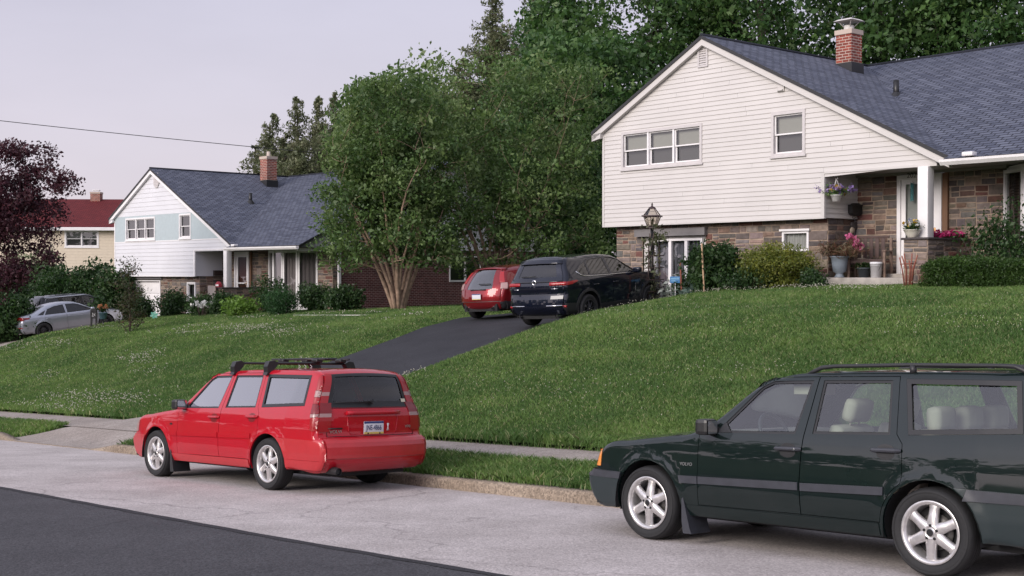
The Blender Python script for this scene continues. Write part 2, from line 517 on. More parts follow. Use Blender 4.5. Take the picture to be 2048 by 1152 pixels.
def asphalt(name, c0, c1, agg, rough=0.9, scale=140.0, tracks=None, bump=0.35):
    m, nt, b, nd, lk = new_mat(name)
    tcn = nd.new('ShaderNodeTexCoord')
    big = nd.new('ShaderNodeTexNoise'); big.inputs['Scale'].default_value = 0.9; big.inputs['Detail'].default_value = 10; big.inputs['Roughness'].default_value = .65
    lk.new(tcn.outputs['UV'], big.inputs['Vector'])
    cr = nd.new('ShaderNodeValToRGB')
    cr.color_ramp.elements[0].position, cr.color_ramp.elements[0].color = .32, (*c0, 1)
    cr.color_ramp.elements[1].position, cr.color_ramp.elements[1].color = .68, (*c1, 1)
    lk.new(big.outputs['Fac'], cr.inputs[0])
    vo = nd.new('ShaderNodeTexVoronoi'); vo.inputs['Scale'].default_value = scale
    lk.new(tcn.outputs['UV'], vo.inputs['Vector'])
    cr2 = nd.new('ShaderNodeValToRGB')
    cr2.color_ramp.elements[0].position, cr2.color_ramp.elements[0].color = 0.0, (*[1 - agg]*3, 1)
    cr2.color_ramp.elements[1].position, cr2.color_ramp.elements[1].color = 1.0, (*[1 + agg]*3, 1)
    lk.new(vo.outputs['Color'], cr2.inputs[0])
    mul = nd.new('ShaderNodeMix'); mul.data_type = 'RGBA'; mul.blend_type = 'MULTIPLY'; mul.inputs[0].default_value = 1; mul.clamp_result = False
    lk.new(cr.outputs[0], mul.inputs[6]); lk.new(cr2.outputs[0], mul.inputs[7])
    # dark hairline cracks and oil spots
    wv = nd.new('ShaderNodeTexVoronoi'); wv.feature = 'DISTANCE_TO_EDGE'; wv.inputs['Scale'].default_value = 0.22
    dn = nd.new('ShaderNodeTexNoise'); dn.inputs['Scale'].default_value = 1.1; dn.inputs['Detail'].default_value = 6
    lk.new(tcn.outputs['UV'], dn.inputs['Vector'])
    ad = nd.new('ShaderNodeVectorMath'); ad.operation = 'MULTIPLY_ADD'; ad.inputs[1].default_value = (1.6, 1.6, 0)
    lk.new(dn.outputs['Color'], ad.inputs[0]); lk.new(tcn.outputs['UV'], ad.inputs[2]); lk.new(ad.outputs[0], wv.inputs['Vector'])
    lt = nd.new('ShaderNodeMapRange'); lt.inputs['From Min'].default_value = 0.0; lt.inputs['From Max'].default_value = 0.006
    lt.inputs['To Min'].default_value = .70; lt.inputs['To Max'].default_value = 1.0
    lk.new(wv.outputs['Distance'], lt.inputs['Value'])
    vm = nd.new('ShaderNodeVectorMath'); vm.operation = 'SCALE'
    lk.new(mul.outputs[2], vm.inputs[0]); lk.new(lt.outputs[0], vm.inputs['Scale'])
    lk.new(vm.outputs[0], b.inputs['Base Color'])
    b.inputs['Roughness'].default_value = rough
    b.inputs['Specular IOR Level'].default_value = .3
    bp = nd.new('ShaderNodeBump'); bp.inputs['Strength'].default_value = bump; bp.inputs['Distance'].default_value = .006
    lk.new(vo.outputs['Distance'], bp.inputs['Height']); lk.new(bp.outputs[0], b.inputs['Normal'])
    return m

M_ROAD = asphalt("worn_pale_asphalt", (0.35, 0.315, 0.30), (0.50, 0.455, 0.44), 0.30, scale=60, bump=.5)
M_ROAD_D = asphalt("new_dark_asphalt", (0.048, 0.047, 0.052), (0.068, 0.066, 0.072), 0.55, scale=70)
M_SEAM = asphalt("tarry_seam", (0.026, 0.025, 0.029), (0.038, 0.037, 0.041), 0.4, scale=70)
M_DRIVE = asphalt("sealed_asphalt", (0.022, 0.022, 0.027), (0.034, 0.034, 0.040), 0.4, scale=70, rough=.75)
M_KERB = asphalt("kerb_stone", (0.20, 0.155, 0.115), (0.33, 0.27, 0.21), 0.45, scale=45, bump=.9)
M_WALK = asphalt("sidewalk_concrete", (0.24, 0.205, 0.18), (0.34, 0.30, 0.27), 0.35, scale=50, bump=.5)

def soil_mat():
    m, nt, b, nd, lk = new_mat("turf_soil")
    tcn = nd.new('ShaderNodeTexCoord')
    nz = nd.new('ShaderNodeTexNoise'); nz.inputs['Scale'].default_value = 5; nz.inputs['Detail'].default_value = 12; nz.inputs['Roughness'].default_value = .7
    lk.new(tcn.outputs['Object'], nz.inputs['Vector'])
    cr = nd.new('ShaderNodeValToRGB')
    e = cr.color_ramp.elements
    e[0].position, e[0].color = .3, (.022, .045, .012, 1)
    e[1].position, e[1].color = .7, (.055, .085, .022, 1)
    k = e.new(.5); k.color = (.035, .065, .016, 1)
    lk.new(nz.outputs['Fac'], cr.inputs[0]); lk.new(cr.outputs[0], b.inputs['Base Color'])
    b.inputs['Roughness'].default_value = .95; b.inputs['Specular IOR Level'].default_value = .1
    bp = nd.new('ShaderNodeBump'); bp.inputs['Strength'].default_value = .8; bp.inputs['Distance'].default_value = .03
    n2 = nd.new('ShaderNodeTexNoise'); n2.inputs['Scale'].default_value = 60; n2.inputs['Detail'].default_value = 5
    lk.new(tcn.outputs['Object'], n2.inputs['Vector']); lk.new(n2.outputs['Fac'], bp.inputs['Height']); lk.new(bp.outputs[0], b.inputs['Normal'])
    return m
M_SOIL = soil_mat()

S_ALL = list(np.arange(-40, 60.01, 0.5)) + list(np.arange(62, 141, 4))
sheet("road", S_ALL, lambda s: (float(tk(s)) - 4.5, float(tk(s)) + 0.02), 10, road_z, M_ROAD)
sheet("asphalt_lane", [s for s in S_ALL if s < -12] + list(np.arange(-12, 14, .08)) + [s for s in S_ALL if s > 14.05], lambda s: (float(tk(s)) - 13.0, float(tk(s)) - 4.12 + .006*math.sin(s*5.1) + .006*math.sin(s*13.7 + 1) + .005*math.sin(s*31.)), 10, road_z, M_ROAD_D, lift=0.018)
sheet("asphalt_seam", list(np.arange(-12, 24, .1)), lambda s: (float(tk(s)) - 4.20 + .010*math.sin(s*9.1), float(tk(s)) - 4.10 + .006*math.sin(s*6.3 + 2)), 1, road_z, M_SEAM, lift=.0225)
# kerb: a real step with a rounded nose, dropped at the drive
def kerb_drop(s): return float(np.interp(s, [12.0, 12.9, 16.6, 17.4], [1, .12, .12, 1]))
mb = MB(); prof = [(0.0, -.05), (0.004, .085), (0.012, .115), (0.03, .132), (0.16, .14), (0.165, -.05)]
rows = []
for s in np.arange(-40, 60.01, .25):
    r = []
    j = 0.006 * math.sin(s * 7.3) + 0.005 * math.sin(s * 17.1)
    for (a, h) in prof:
        t = float(tk(s)) + a + (j if a < .02 else 0)
        x, y = stw(s, t)
        hh = h * kerb_drop(s) if h > 0 else h
        r.append((mb.vert((x, y, float(zk(s)) + hh)), s, a + h))
    rows.append(r)
for r0, r1 in zip(rows, rows[1:]):
    for k in range(len(prof) - 1):
        mb.face([r0[k][0], r1[k][0], r1[k+1][0], r0[k+1][0]], 0, [(r0[k][1], r0[k][2]), (r1[k][1], r1[k][2]), (r1[k+1][1], r1[k+1][2]), (r0[k+1][1], r0[k+1][2])], True)
tag(mb.build("kerb", M_KERB), kind='structure')

def lawn_ground(s, t): return ground(s, t, cut=0.10)
def in_drive(s, t): return drive_right(t) + .25 < s < drive_left(t) - .25
sheet("verge", list(np.arange(-40, 60.1, .25)), lambda s: (float(tk(s)) + .16, float(tk(s)) + SWN), 6, lambda s, t: ground(s, t, cut=.03), M_SOIL)
sheet("sidewalk", list(np.arange(-40, 60.1, .3)), lambda s: (float(tk(s)) + SWN - .03, float(tk(s)) + SWF + .05), 4, lambda s, t: zk(s) + np.interp(t - tk(s), [0, SWN, SWF], [.14, .215, .25]), M_WALK)
sheet("lawn", list(np.arange(-30, 62, .3)), lambda s: (float(tk(s)) + SWF, 17.0), 56, lawn_ground, M_SOIL)
sheet("back_ground", list(np.arange(-30, 100, 2.)), lambda s: (16.9, 95.0), 30, lawn_ground, M_SOIL)
sheet("far_lawn", list(np.arange(61.5, 141, 3.)), lambda s: (float(tk(s)) + .16, 95.0), 30, lawn_ground, M_SOIL, lift=-.01)
mb = MB()
mb.poly([(-900, -300, -8.5), (900, -300, -8.5), (900, 1200, -8.5), (-900, 1200, -8.5)], uv=[(0, 0), (1, 0), (1, 1), (0, 1)])
tag(mb.build("terrain", M_SOIL), kind='structure')
# near side of the street, under the photographer
sheet("near_verge", list(np.arange(-40, 60.1, 2.)), lambda s: (float(tk(s)) - 40, float(tk(s)) - 8.9), 10, lambda s, t: road_z(s, float(tk(s)) - 8.9) + .12 + 0.0*t, M_SOIL, lift=.03)

def apron_z(s, t): return drive_z(s, t)
ts_top = 17.0
mb = MB(); rows = []
for t in np.arange(2.3, ts_top, .25):
    l, r = float(drive_left(t)), float(drive_right(t)); row = []
    for k in range(13):
        s = r + (l - r) * k / 12; x, y = stw(s, t)
        row.append((mb.vert((x, y, float(drive_z(s, t)))), s, t))
    rows.append(row)
for r0, r1 in zip(rows, rows[1:]):
    for k in range(12):
        q = (r0[k], r0[k+1], r1[k+1], r1[k]); mb.face([p[0] for p in q][::-1], 0, [(p[1], p[2]) for p in q][::-1], True)
tag(mb.build("driveway", M_DRIVE), kind='structure')
mb = MB(); rows = []
for k2 in range(13):
    row = []
    for k in range(13):
        f = k2 / 12
        s0 = 12.3 + 5.0 * k / 12
        t = float(tk(s0)) + 0.01 + (2.3 - float(tk(s0)) - .01) * f
        l, r = float(drive_left(t)), float(drive_right(t))
        s = r + (l - r) * k / 12
        zz = float(drive_z(s, t)); zr = float(zk(s)) + .012
        g = min(1, f * 2.5)
        x, y = stw(s, t); row.append((mb.vert((x, y, zr * (1 - g) + zz * g + .004 + .010 * g)), s, t))
    rows.append(row)
for r0, r1 in zip(rows, rows[1:]):
    for k in range(12):
        q = (r0[k], r0[k+1], r1[k+1], r1[k]); mb.face([p[0] for p in q][::-1], 0, [(p[1], p[2]) for p in q][::-1], True)
tag(mb.build("driveway_apron", M_WALK), kind='structure')
# neighbour's pale drive at the far left
sheet("neighbour_driveway", list(np.arange(43.6, 51.1, .5)), lambda s: (float(tk(s)) + SWF + .1, 15.2), 24, ground, M_WALK, lift=.03)

# ---------------------------------------------------------------- grass
def fbm(x, y, sc, seed=0):
    """cheap smooth value noise, 0..1"""
    r = np.random.default_rng(seed); T = r.random((64, 64))
    def n(a, b):
        ia, ib = np.floor(a).astype(int), np.floor(b).astype(int); fa, fb = a - ia, b - ib
        fa = fa*fa*(3-2*fa); fb = fb*fb*(3-2*fb)
        g = lambda i, j: T[i % 64, j % 64]
        return (g(ia, ib)*(1-fa) + g(ia+1, ib)*fa)*(1-fb) + (g(ia, ib+1)*(1-fa) + g(ia+1, ib+1)*fa)*fb
    return .55*n(x*sc, y*sc) + .3*n(x*sc*2.1+7, y*sc*2.1+3) + .15*n(x*sc*4.3+1, y*sc*4.3+9)

def tri_mesh(name, V, Fidx, col, mat, nper):
    """V (n,3), faces with nper vertices each, colour per face"""
    me = bpy.data.meshes.new(name)
    nf = len(Fidx)
    me.vertices.add(len(V)); me.loops.add(nf * nper); me.polygons.add(nf)
    me.vertices.foreach_set('co', np.asarray(V, np.float32).ravel())
    me.loops.foreach_set('vertex_index', np.asarray(Fidx, np.int32).ravel())
    me.polygons.foreach_set('loop_start', np.arange(0, nf * nper, nper, dtype=np.int32))
    at = me.attributes.new('Col', 'FLOAT_COLOR', 'FACE')
    at.data.foreach_set('color', np.c_[col, np.ones(nf)].astype(np.float32).ravel())
    me.materials.append(mat)
    me.update(calc_edges=True)
    o = bpy.data.objects.new(name, me); COL.objects.link(o)
    return o

def scatter(s0, s1, t0, t1, dens):
    n = int((s1 - s0) * (t1 - t0) * dens)
    return RNG.uniform(s0, s1, n), RNG.uniform(t0, t1, n)

def blades(S, T, h, w, hue, lean=.6):
    """one bent blade per point: two triangles folded into a quad strip"""
    n = len(S)
    P = ORG[None] + S[:, None] * U[None] + T[:, None] * N[None]
    Z = ground(S, T)
    a = RNG.uniform(0, 2*math.pi, n); ca, sa = np.cos(a), np.sin(a)
    h = h * RNG.uniform(.55, 1.25, n); w = w * RNG.uniform(.7, 1.3, n)
    la = RNG.uniform(0, 2*math.pi, n); ll = h * RNG.uniform(.1, lean, n) * 1.2
    base = np.c_[P, Z - .01]
    dx = np.c_[ca*w/2, sa*w/2, np.zeros(n)]
    mid = base + np.c_[np.cos(la)*ll*.35, np.sin(la)*ll*.35, h*.62]
    tip = base + np.c_[np.cos(la)*ll, np.sin(la)*ll, h]
    V = np.stack([base - dx, base + dx, mid + dx*.8, tip, mid - dx*.8], 1).reshape(-1, 3)
    F = (np.arange(n)[:, None] * 5 + np.array([0, 1, 2, 3, 4])[None])
    return V, F

def grass_cols(S, T, n):
    p = fbm(S, T, .45, 3); q = fbm(S, T, 2.2, 5)
    c0 = np.array([.082, .160, .042]); c1 = np.array([.180, .280, .076]); c2 = np.array([.36, .35, .19])
    m = .5 + .5*np.sin((T*.9 + S*.12)*5.2 + 1.5*fbm(S, T, .3, 77))
    k = np.clip(p * 1.5 - .35 + (q - .5) * .9 + (m - .5) * .22 + RNG.normal(0, .16, n), 0, 1)[:, None]
    c = c0 * (1 - k) + c1 * k
    dry = (RNG.random(n) < .07 + .14 * np.clip(q - .5, 0, 1))[:, None]
    c = np.where(dry, c2 * RNG.uniform(.7, 1.4, (n, 1)), c)
    return c * RNG.uniform(.88, 1.22, (n, 1))

def grass_patch(name, regs):
    Vs, Fs, Cs, off = [], [], [], 0
    for (s0, s1, t0f, t1f, dens, h, w, lean) in regs:
        tmin, tmax = min(t0f(s0), t0f(s1)), max(t1f(s0), t1f(s1))
        S, T = scatter(s0, s1, tmin, tmax, dens)
        ok = (T > t0f(S)) & (T < t1f(S))
        ins = (S < drive_left(T) + .02) & (S > drive_right(T) - .02)
        ok &= ~ins & ~((S > 43.4) & (S < 51.2) & (T > 1.5))
        # thin clumps: mowing leaves uneven density
        ok &= RNG.random(len(S)) < .45 + .75 * fbm(S, T, 3.2, 11)
        S, T = S[ok], T[ok]
        hh = h * (.7 + .6 * fbm(S, T, 1.6, 21))
        V, F = blades(S, T, hh, w, None, lean)
        Vs.append(V); Fs.append(F + off); off += len(V); Cs.append(grass_cols(S, T, len(S)))
    return tag(tri_mesh(name, np.concatenate(Vs), np.concatenate(Fs), np.concatenate(Cs), M_GRASS, 5), kind='stuff')

M_GRASS = leaf_mat("grass_blade", .3, .5)
edge0 = lambda s: tk(s) + SWF - .02
top = lambda s: 15.0 + 0*np.asarray(s)
g1 = grass_patch("lawn_grass", [
    (-11, 4, edge0, lambda s: 9.0 + 0*np.asarray(s), 4200, .060, .0065, 1.0),
    (-11, 4, lambda s: 9.0 + 0*np.asarray(s), top, 2200, .055, .008, 1.0),
    (4, 13.5, edge0, top, 2200, .055, .008, 1.0),
    (15, 27, edge0, top, 1500, .055, .010, 1.0),
    (19, 27, top, lambda s: 26.0 + 0*np.asarray(s), 400, .065, .02, .9),
    (27, 40, edge0, top, 800, .055, .015, 1.0),
    (40, 62, edge0, top, 220, .07, .03, .9),
    (-9, 13, edge0, lambda s: tk(s) + SWF + .22, 1800, .13, .010, 1.0),
    (15, 40, edge0, lambda s: tk(s) + SWF + .22, 700, .13, .014, 1.0),
])
tag(g1, 'mown green lawn grass on the slope', 'grass')
va = lambda s: tk(s) + .15
vb = lambda s: tk(s) + SWN + .12
g2 = grass_patch("verge_grass", [(-8, 6, va, vb, 5000, .10, .008, 1.0), (6, 12.6, va, vb, 2500, .10, .011, 1.0), (17.0, 30, va, vb, 2200, .09, .013, 1.0),
                                 (-3, 12.4, lambda s: tk(s) + .10, lambda s: tk(s) + .28, 2200, .10, .009, 1.2)])
tag(g2, 'longer grass on the strip behind the kerb', 'grass')

# white clover heads: uncountable
def clover(regs):
    Vs, Fs, Cs, off = [], [], [], 0
    base = np.array([[1,0,0],[0,1,0],[-1,0,0],[0,-1,0],[0,0,1],[0,0,-1]], float)
    tri = np.array([[0,1,4],[1,2,4],[2,3,4],[3,0,4],[1,0,5],[2,1,5],[3,2,5],[0,3,5]])
    for (s0, s1, t0, t1, dens, thr, r) in regs:
        S, T = scatter(s0, s1, t0, t1, dens)
        f = fbm(S * .55, T * 1.6, .55, 31)
        ok = (RNG.random(len(S)) < np.clip((f - thr) * 5, 0.0, 1)) & (T > tk(S) + SWF + .05)
        ok &= ~((S < drive_left(T) + .1) & (S > drive_right(T) - .1)) & ~((S > 43.4) & (S < 51.2))
        S, T = S[ok], T[ok]; n = len(S)
        P = ORG[None] + S[:, None]*U[None] + T[:, None]*N[None]
        C = np.c_[P, ground(S, T) + RNG.uniform(.06, .11, n)]
        rr = r * RNG.uniform(.6, 1.2, n)
        V = (C[:, None] + base[None] * rr[:, None, None]).reshape(-1, 3)
        F = (np.arange(n)[:, None, None]*6 + tri[None]).reshape(-1, 3)
        Vs.append(V); Fs.append(F + off); off += len(V)
        Cs.append(np.repeat(np.array([[.62, .60, .50]]) * RNG.uniform(.7, 1.1, (n, 1)), 8, 0))
    o = tri_mesh("clover_flowers", np.concatenate(Vs), np.concatenate(Fs), np.concatenate(Cs), M_PETAL, 3)
    return tag(o, 'white clover heads scattered in the lawn', 'clover', kind='stuff')
clover([(16, 30, 2.0, 10.5, 40, .53, .015), (20, 42, 6, 13.8, 24, .54, .019), (17, 26, 2, 4.5, 30, .42, .016), (1, 11, 12.2, 14.6, 80, .56, .012), (-4, 12, 3, 12.5, 22, .50, .009), (11, 12, 5.5, 9, 60, .45, .012), (8, 12.6, 2, 4, 20, .5, .011)])
# ---------------------------------------------------------------- house kit (local: x right, y back, z up; facade at y = 0)
STONE_PAL = [(.155,.125,.11), (.185,.145,.12), (.13,.062,.048), (.21,.16,.12), (.135,.12,.115), (.095,.08,.072), (.155,.10,.078), (.18,.15,.13), (.15,.125,.11), (.12,.10,.09)]

def split_holes(u0, u1, v0, v1, holes):
    rects = [(u0, u1, v0, v1)]
    for (a, b, c, d) in holes:
        out = []
        for (p, q, r, s) in rects:
            if b <= p or a >= q or d <= r or c >= s: out.append((p, q, r, s)); continue
            if r < c: out.append((p, q, r, c))
            if d < s: out.append((p, q, d, s))
            lo, hi = max(r, c), min(s, d)
            if p < a: out.append((p, a, lo, hi))
            if b < q: out.append((b, q, lo, hi))
        rects = out
    return rects

def stone_wall(mb, T, u0, u1, v0, v1, holes=(), rng=None, big=1.0, dark=1.0):
    """irregular squared rubble: every stone a chipped slab standing out of the mortar bed. T(u, v, d) -> point; d out of the wall"""
    rng = rng or random.Random(3)
    def stone(a, b, c, d):
        g = .013
        col = rng.choice(STONE_PAL); k = rng.uniform(.75, 1.3) * dark
        col = tuple(x * k * rng.uniform(.94, 1.06) for x in col)
        j = lambda m: rng.uniform(-m, m)
        o = rng.uniform(.007, .022)
        P = [(a+g+j(.008), c+g+j(.008)), (b-g+j(.008), c+g+j(.008)), (b-g+j(.008), d-g+j(.008)), (a+g+j(.008), d-g+j(.008))]
        bev = min(.018, (b-a)*.2, (d-c)*.2)
        cu, cv = (a+b)/2, (c+d)/2
        Q = [(u + (bev if u < cu else -bev), v + (bev if v < cv else -bev)) for u, v in P]
        lo = [mb.vert(T(u, v, 0.0)) for u, v in P]; md = [mb.vert(T(u, v, o*.75)) for u, v in P]
        hi = [mb.vert(T(u, v, o + j(.006))) for u, v in Q]
        ce = mb.vert(T(cu + j(.03), cv + j(.02), o + rng.uniform(0, .012)))
        for i in range(4):
            k2 = (i+1) % 4
            mb.face([lo[i], lo[k2], md[k2], md[i]], 0, None, False, col)
            mb.face([md[i], md[k2], hi[k2], hi[i]], 0, None, False, col)
            mb.face([hi[i], hi[k2], ce], 0, None, False, col)
    def rec(a, b, c, d):
        w, h = b - a, d - c
        mw, mh = rng.uniform(.34, .70) * big, rng.uniform(.13, .27) * big
        if w > mw and (w / mw >= h / mh or h < .16):
            k = a + w * rng.uniform(.36, .64); rec(a, k, c, d); rec(k, b, c, d)
        elif h > mh and h > .16:
            k = c + h * rng.uniform(.36, .64); rec(a, b, c, k); rec(a, b, k, d)
        else: stone(a, b, c, d)
    for (a, b, c, d) in split_holes(u0, u1, v0, v1, holes):
        # level beds first, then stones
        rec(a, b, c, d)
        q = [T(a, c, 0), T(b, c, 0), T(b, d, 0), T(a, d, 0)]
        mb.poly(q, 1)

def siding(mb, T, xl, xr, z0, z1, holes=(), expo=.118, m=0, lip=.016, hstep=None):
    """lapped boards clipped to xl(z)..xr(z) with window openings"""
    zs = []
    z = z0
    while z < z1 - 1e-6:
        zs.append((z, min(z + expo, z1))); z += expo
    for (a, b) in zs:
        cuts = sorted({a, b} | {c for h in holes for c in (h[2], h[3]) if a < c < b})
        for c, d in zip(cuts, cuts[1:]):
            mid = (c + d) / 2
            segs = [(xl(c), xr(c), xl(d), xr(d))]
            if segs[0][1] <= segs[0][0] + .01: continue
            for (p, q, r, s) in holes:
                if r < mid < s:
                    out = []
                    for (l0, r0, l1, r1) in segs:
                        if q <= l0 or p >= r0: out.append((l0, r0, l1, r1)); continue
                        if p > l0: out.append((l0, p, min(l1, p), p))
                        if q < r0: out.append((q, r0, q, max(r1, q)))
                    segs = out
            cutx = []
            for (l0, r0, l1, r1) in segs:
                if min(r0, r1) - max(l0, l1) > 2.2:
                    x = max(l0, l1) + (min(r0, r1) - max(l0, l1)) * (.2 + .6 * ((a * 7.13 + l0 * 3.7) % 1.0))
                    cutx += [(l0, x - .0018, l1, x - .0018), (x + .0018, r0, x + .0018, r1)]
                else: cutx.append((l0, r0, l1, r1))
            for (l0, r0, l1, r1) in cutx:
                yb = lip * (b - c) / (b - a) + .001; yt = lip * (b - d) / (b - a) + .001
                mb.poly([T(l0, c, yb), T(r0, c, yb), T(r1, d, yt), T(l1, d, yt)], m)
                if abs(c - a) < 1e-9:
                    mb.poly([T(l0, c, 0), T(r0, c, 0), T(r0, c, yb), T(l0, c, yb)], m)

def frame_boxes(mb, x0, x1, z0, z1, y0, y1, w, wb=None, m=0):
    wb = wb or w
    mb.box(x0, x0 + w, y0, y1, z0, z1, m); mb.box(x1 - w, x1, y0, y1, z0, z1, m)
    mb.box(x0 + w, x1 - w, y0, y1, z1 - w, z1, m); mb.box(x0 + w, x1 - w, y0, y1, z0, z0 + wb, m)

def hung_window(parent, x0, x1, z0, z1, ncol, mats, blind_top=M_BLIND, blind_bot=M_ROOM, casing=.075, yb=0.0):
    """bank of double-hung windows: casing, sashes, panes, blinds"""
    casemat, sashmat = mats
    mb = MB()
    frame_boxes(mb, x0, x1, z0, z1, yb - .035, yb + .10, casing, casing)
    mb.box(x0 - .03, x1 + .03, yb - .06, yb - .005, z0 - .035, z0 + .012)
    w = mb.build("window", casemat, parent)
    ix0, ix1, iz0, iz1 = x0 + casing, x1 - casing, z0 + casing, z1 - casing
    cw = (ix1 - ix0) / ncol
    sf, gp, bl = MB(), MB(), MB()
    zm = (iz0 + iz1) / 2
    for k in range(ncol):
        a, b = ix0 + cw * k, ix0 + cw * (k + 1)
        if k: sf.box(a - .03, a + .03, yb - .02, yb + .08, iz0, iz1)
        a += .03 if k else 0; b -= .03 if k < ncol - 1 else 0
        frame_boxes(sf, a, b, zm - .02, iz1, yb + .02, yb + .055, .035)
        frame_boxes(sf, a, b, iz0, zm + .02, yb + .056, yb + .09, .04)
        gp.poly([(a, yb + .04, zm), (b, yb + .04, zm), (b, yb + .04, iz1), (a, yb + .04, iz1)])
        gp.poly([(a, yb + .075, iz0), (b, yb + .075, iz0), (b, yb + .075, zm), (a, yb + .075, zm)])
        bl.poly([(a, yb + .14, zm - .02), (b, yb + .14, zm - .02), (b, yb + .14, iz1), (a, yb + .14, iz1)], 0)
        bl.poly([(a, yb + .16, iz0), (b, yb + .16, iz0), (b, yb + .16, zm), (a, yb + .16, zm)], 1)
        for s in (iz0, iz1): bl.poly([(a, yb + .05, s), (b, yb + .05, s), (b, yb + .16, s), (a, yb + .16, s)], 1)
    sf.build("sash", sashmat, w); gp.build("pane", M_PANE, w); bl.build("blind", [blind_top, blind_bot], w)
    return w

def shingle_mat(name, c0, c1, row=.14):
    m, nt, b, nd, lk = new_mat(name)
    tcn = nd.new('ShaderNodeTexCoord')
    br = nd.new('ShaderNodeTexBrick'); br.offset = .5
    br.inputs['Color1'].default_value = (*c0, 1); br.inputs['Color2'].default_value = (*c1, 1); br.inputs['Mortar'].default_value = (*[c*.28 for c in c0], 1)  # mortar tone also paints the shade lines under the shingle courses
    br.inputs['Scale'].default_value = 1; br.inputs['Mortar Size'].default_value = .020; br.inputs['Mortar Smooth'].default_value = .4
    br.inputs['Brick Width'].default_value = .30; br.inputs['Row Height'].default_value = row
    # wobble the courses a little so they do not read as ruled lines
    nz0 = nd.new('ShaderNodeTexNoise'); nz0.inputs['Scale'].default_value = 5; nz0.inputs['Detail'].default_value = 3
    lk.new(tcn.outputs['UV'], nz0.inputs['Vector'])
    ma = nd.new('ShaderNodeVectorMath'); ma.operation = 'MULTIPLY_ADD'; ma.inputs[1].default_value = (.04, .018, 0)
    lk.new(nz0.outputs['Color'], ma.inputs[0]); lk.new(tcn.outputs['UV'], ma.inputs[2]); lk.new(ma.outputs[0], br.inputs['Vector'])
    nz = nd.new('ShaderNodeTexNoise'); nz.inputs['Scale'].default_value = .9; nz.inputs['Detail'].default_value = 12; nz.inputs['Roughness'].default_value = .7
    lk.new(tcn.outputs['UV'], nz.inputs['Vector'])
    mr = nd.new('ShaderNodeMapRange'); mr.inputs['From Min'].default_value = .3; mr.inputs['From Max'].default_value = .7; mr.inputs['To Min'].default_value = .86; mr.inputs['To Max'].default_value = 1.14
    lk.new(nz.outputs['Fac'], mr.inputs['Value'])
    vm = nd.new('ShaderNodeVectorMath'); vm.operation = 'SCALE'
    lk.new(br.outputs['Color'], vm.inputs[0]); lk.new(mr.outputs[0], vm.inputs['Scale']); lk.new(vm.outputs[0], b.inputs['Base Color'])
    b.inputs['Roughness'].default_value = .9; b.inputs['Specular IOR Level'].default_value = .25
    # saw-tooth courses: each shingle row steps up over the next
    sp = nd.new('ShaderNodeSeparateXYZ'); lk.new(ma.outputs[0], sp.inputs[0])
    dv = nd.new('ShaderNodeMath'); dv.operation = 'DIVIDE'; dv.inputs[1].default_value = row; lk.new(sp.outputs['Y'], dv.inputs[0])
    fr = nd.new('ShaderNodeMath'); fr.operation = 'FRACT'; lk.new(dv.outputs[0], fr.inputs[0])
    sb = nd.new('ShaderNodeMath'); sb.operation = 'SUBTRACT'; sb.inputs[0].default_value = 1.0; lk.new(fr.outputs[0], sb.inputs[1])
    ad = nd.new('ShaderNodeMath'); ad.operation = 'MULTIPLY_ADD'; ad.inputs[1].default_value = .5; lk.new(br.outputs['Color'], ad.inputs[0]); lk.new(sb.outputs[0], ad.inputs[2])
    bp = nd.new('ShaderNodeBump'); bp.inputs['Strength'].default_value = 1.0; bp.inputs['Distance'].default_value = .04
    lk.new(ad.outputs[0], bp.inputs['Height']); lk.new(bp.outputs[0], b.inputs['Normal'])
    return m
M_ROOF = shingle_mat("slate_shingle", (.074, .083, .118), (.138, .150, .196))
M_ROOF_RED = shingle_mat("red_shingle", (.13, .016, .02), (.17, .024, .026))

def slab(mb, P, thick=.09, m=0, edge=1, uvdirs=None):
    """roof plane with thickness; P counter-clockwise from outside; metres as UV"""
    P = [Vector(p) for p in P]
    n = (P[1]-P[0]).cross(P[2]-P[0]).normalized()
    h = Vector((0,0,1)).cross(n).normalized(); up = n.cross(h).normalized()
    uv = [(p.dot(h), p.dot(up)) for p in P]
    mb.poly(P, m, uv)
    B = [p - Vector((0, 0, thick)) for p in P]
    mb.poly(B[::-1], edge)
    for i in range(len(P)):
        j = (i+1) % len(P)
        mb.poly([P[i], B[i], B[j], P[j]], edge)

AX, AZ = -1.75, 6.07            # ridge line of the front gable
TLX, TLZ = -5.76, 3.95          # left eave
TRX, TRZ = 5.15, 2.51           # right foot of the gable
RY = 7.2                        # cross ridge
SR = (AZ - TRZ) / (TRX - AX); SL = (AZ - TLZ) / (AX - TLX)
EY, EZ = -.45, 2.42
XR = 10.0                       # side wall on the right

def box_chimney(parent, x0, x1, y0, y1, zb, zt, cap=True):
    mb = MB()
    for (q, wdt, org) in (((x0,y0,x1,y0), x1-x0, 0), ((x1,y0,x1,y1), y1-y0, .3), ((x1,y1,x0,y1), x1-x0, .1), ((x0,y1,x0,y0), y1-y0, .6)):
        mb.poly([(q[0],q[1],zb), (q[2],q[3],zb), (q[2],q[3],zt), (q[0],q[1],zt)], 0, [(org,zb),(org+wdt,zb),(org+wdt,zt),(org,zt)])
    mb.box(x0-.04, x1+.04, y0-.04, y1+.04, zb, zb+.34, 1)
    mb.poly([(x0,y0,zt),(x1,y0,zt),(x1,y1,zt),(x0,y1,zt)], 2)
    mb.box(x0-.03, x1+.03, y0-.03, y1+.03, zt-.10, zt+.03, 3)
    return mb.build("chimney", [M_BRICK_C, M_PLASTIC, M_CONC, M_BRICK_C], parent)

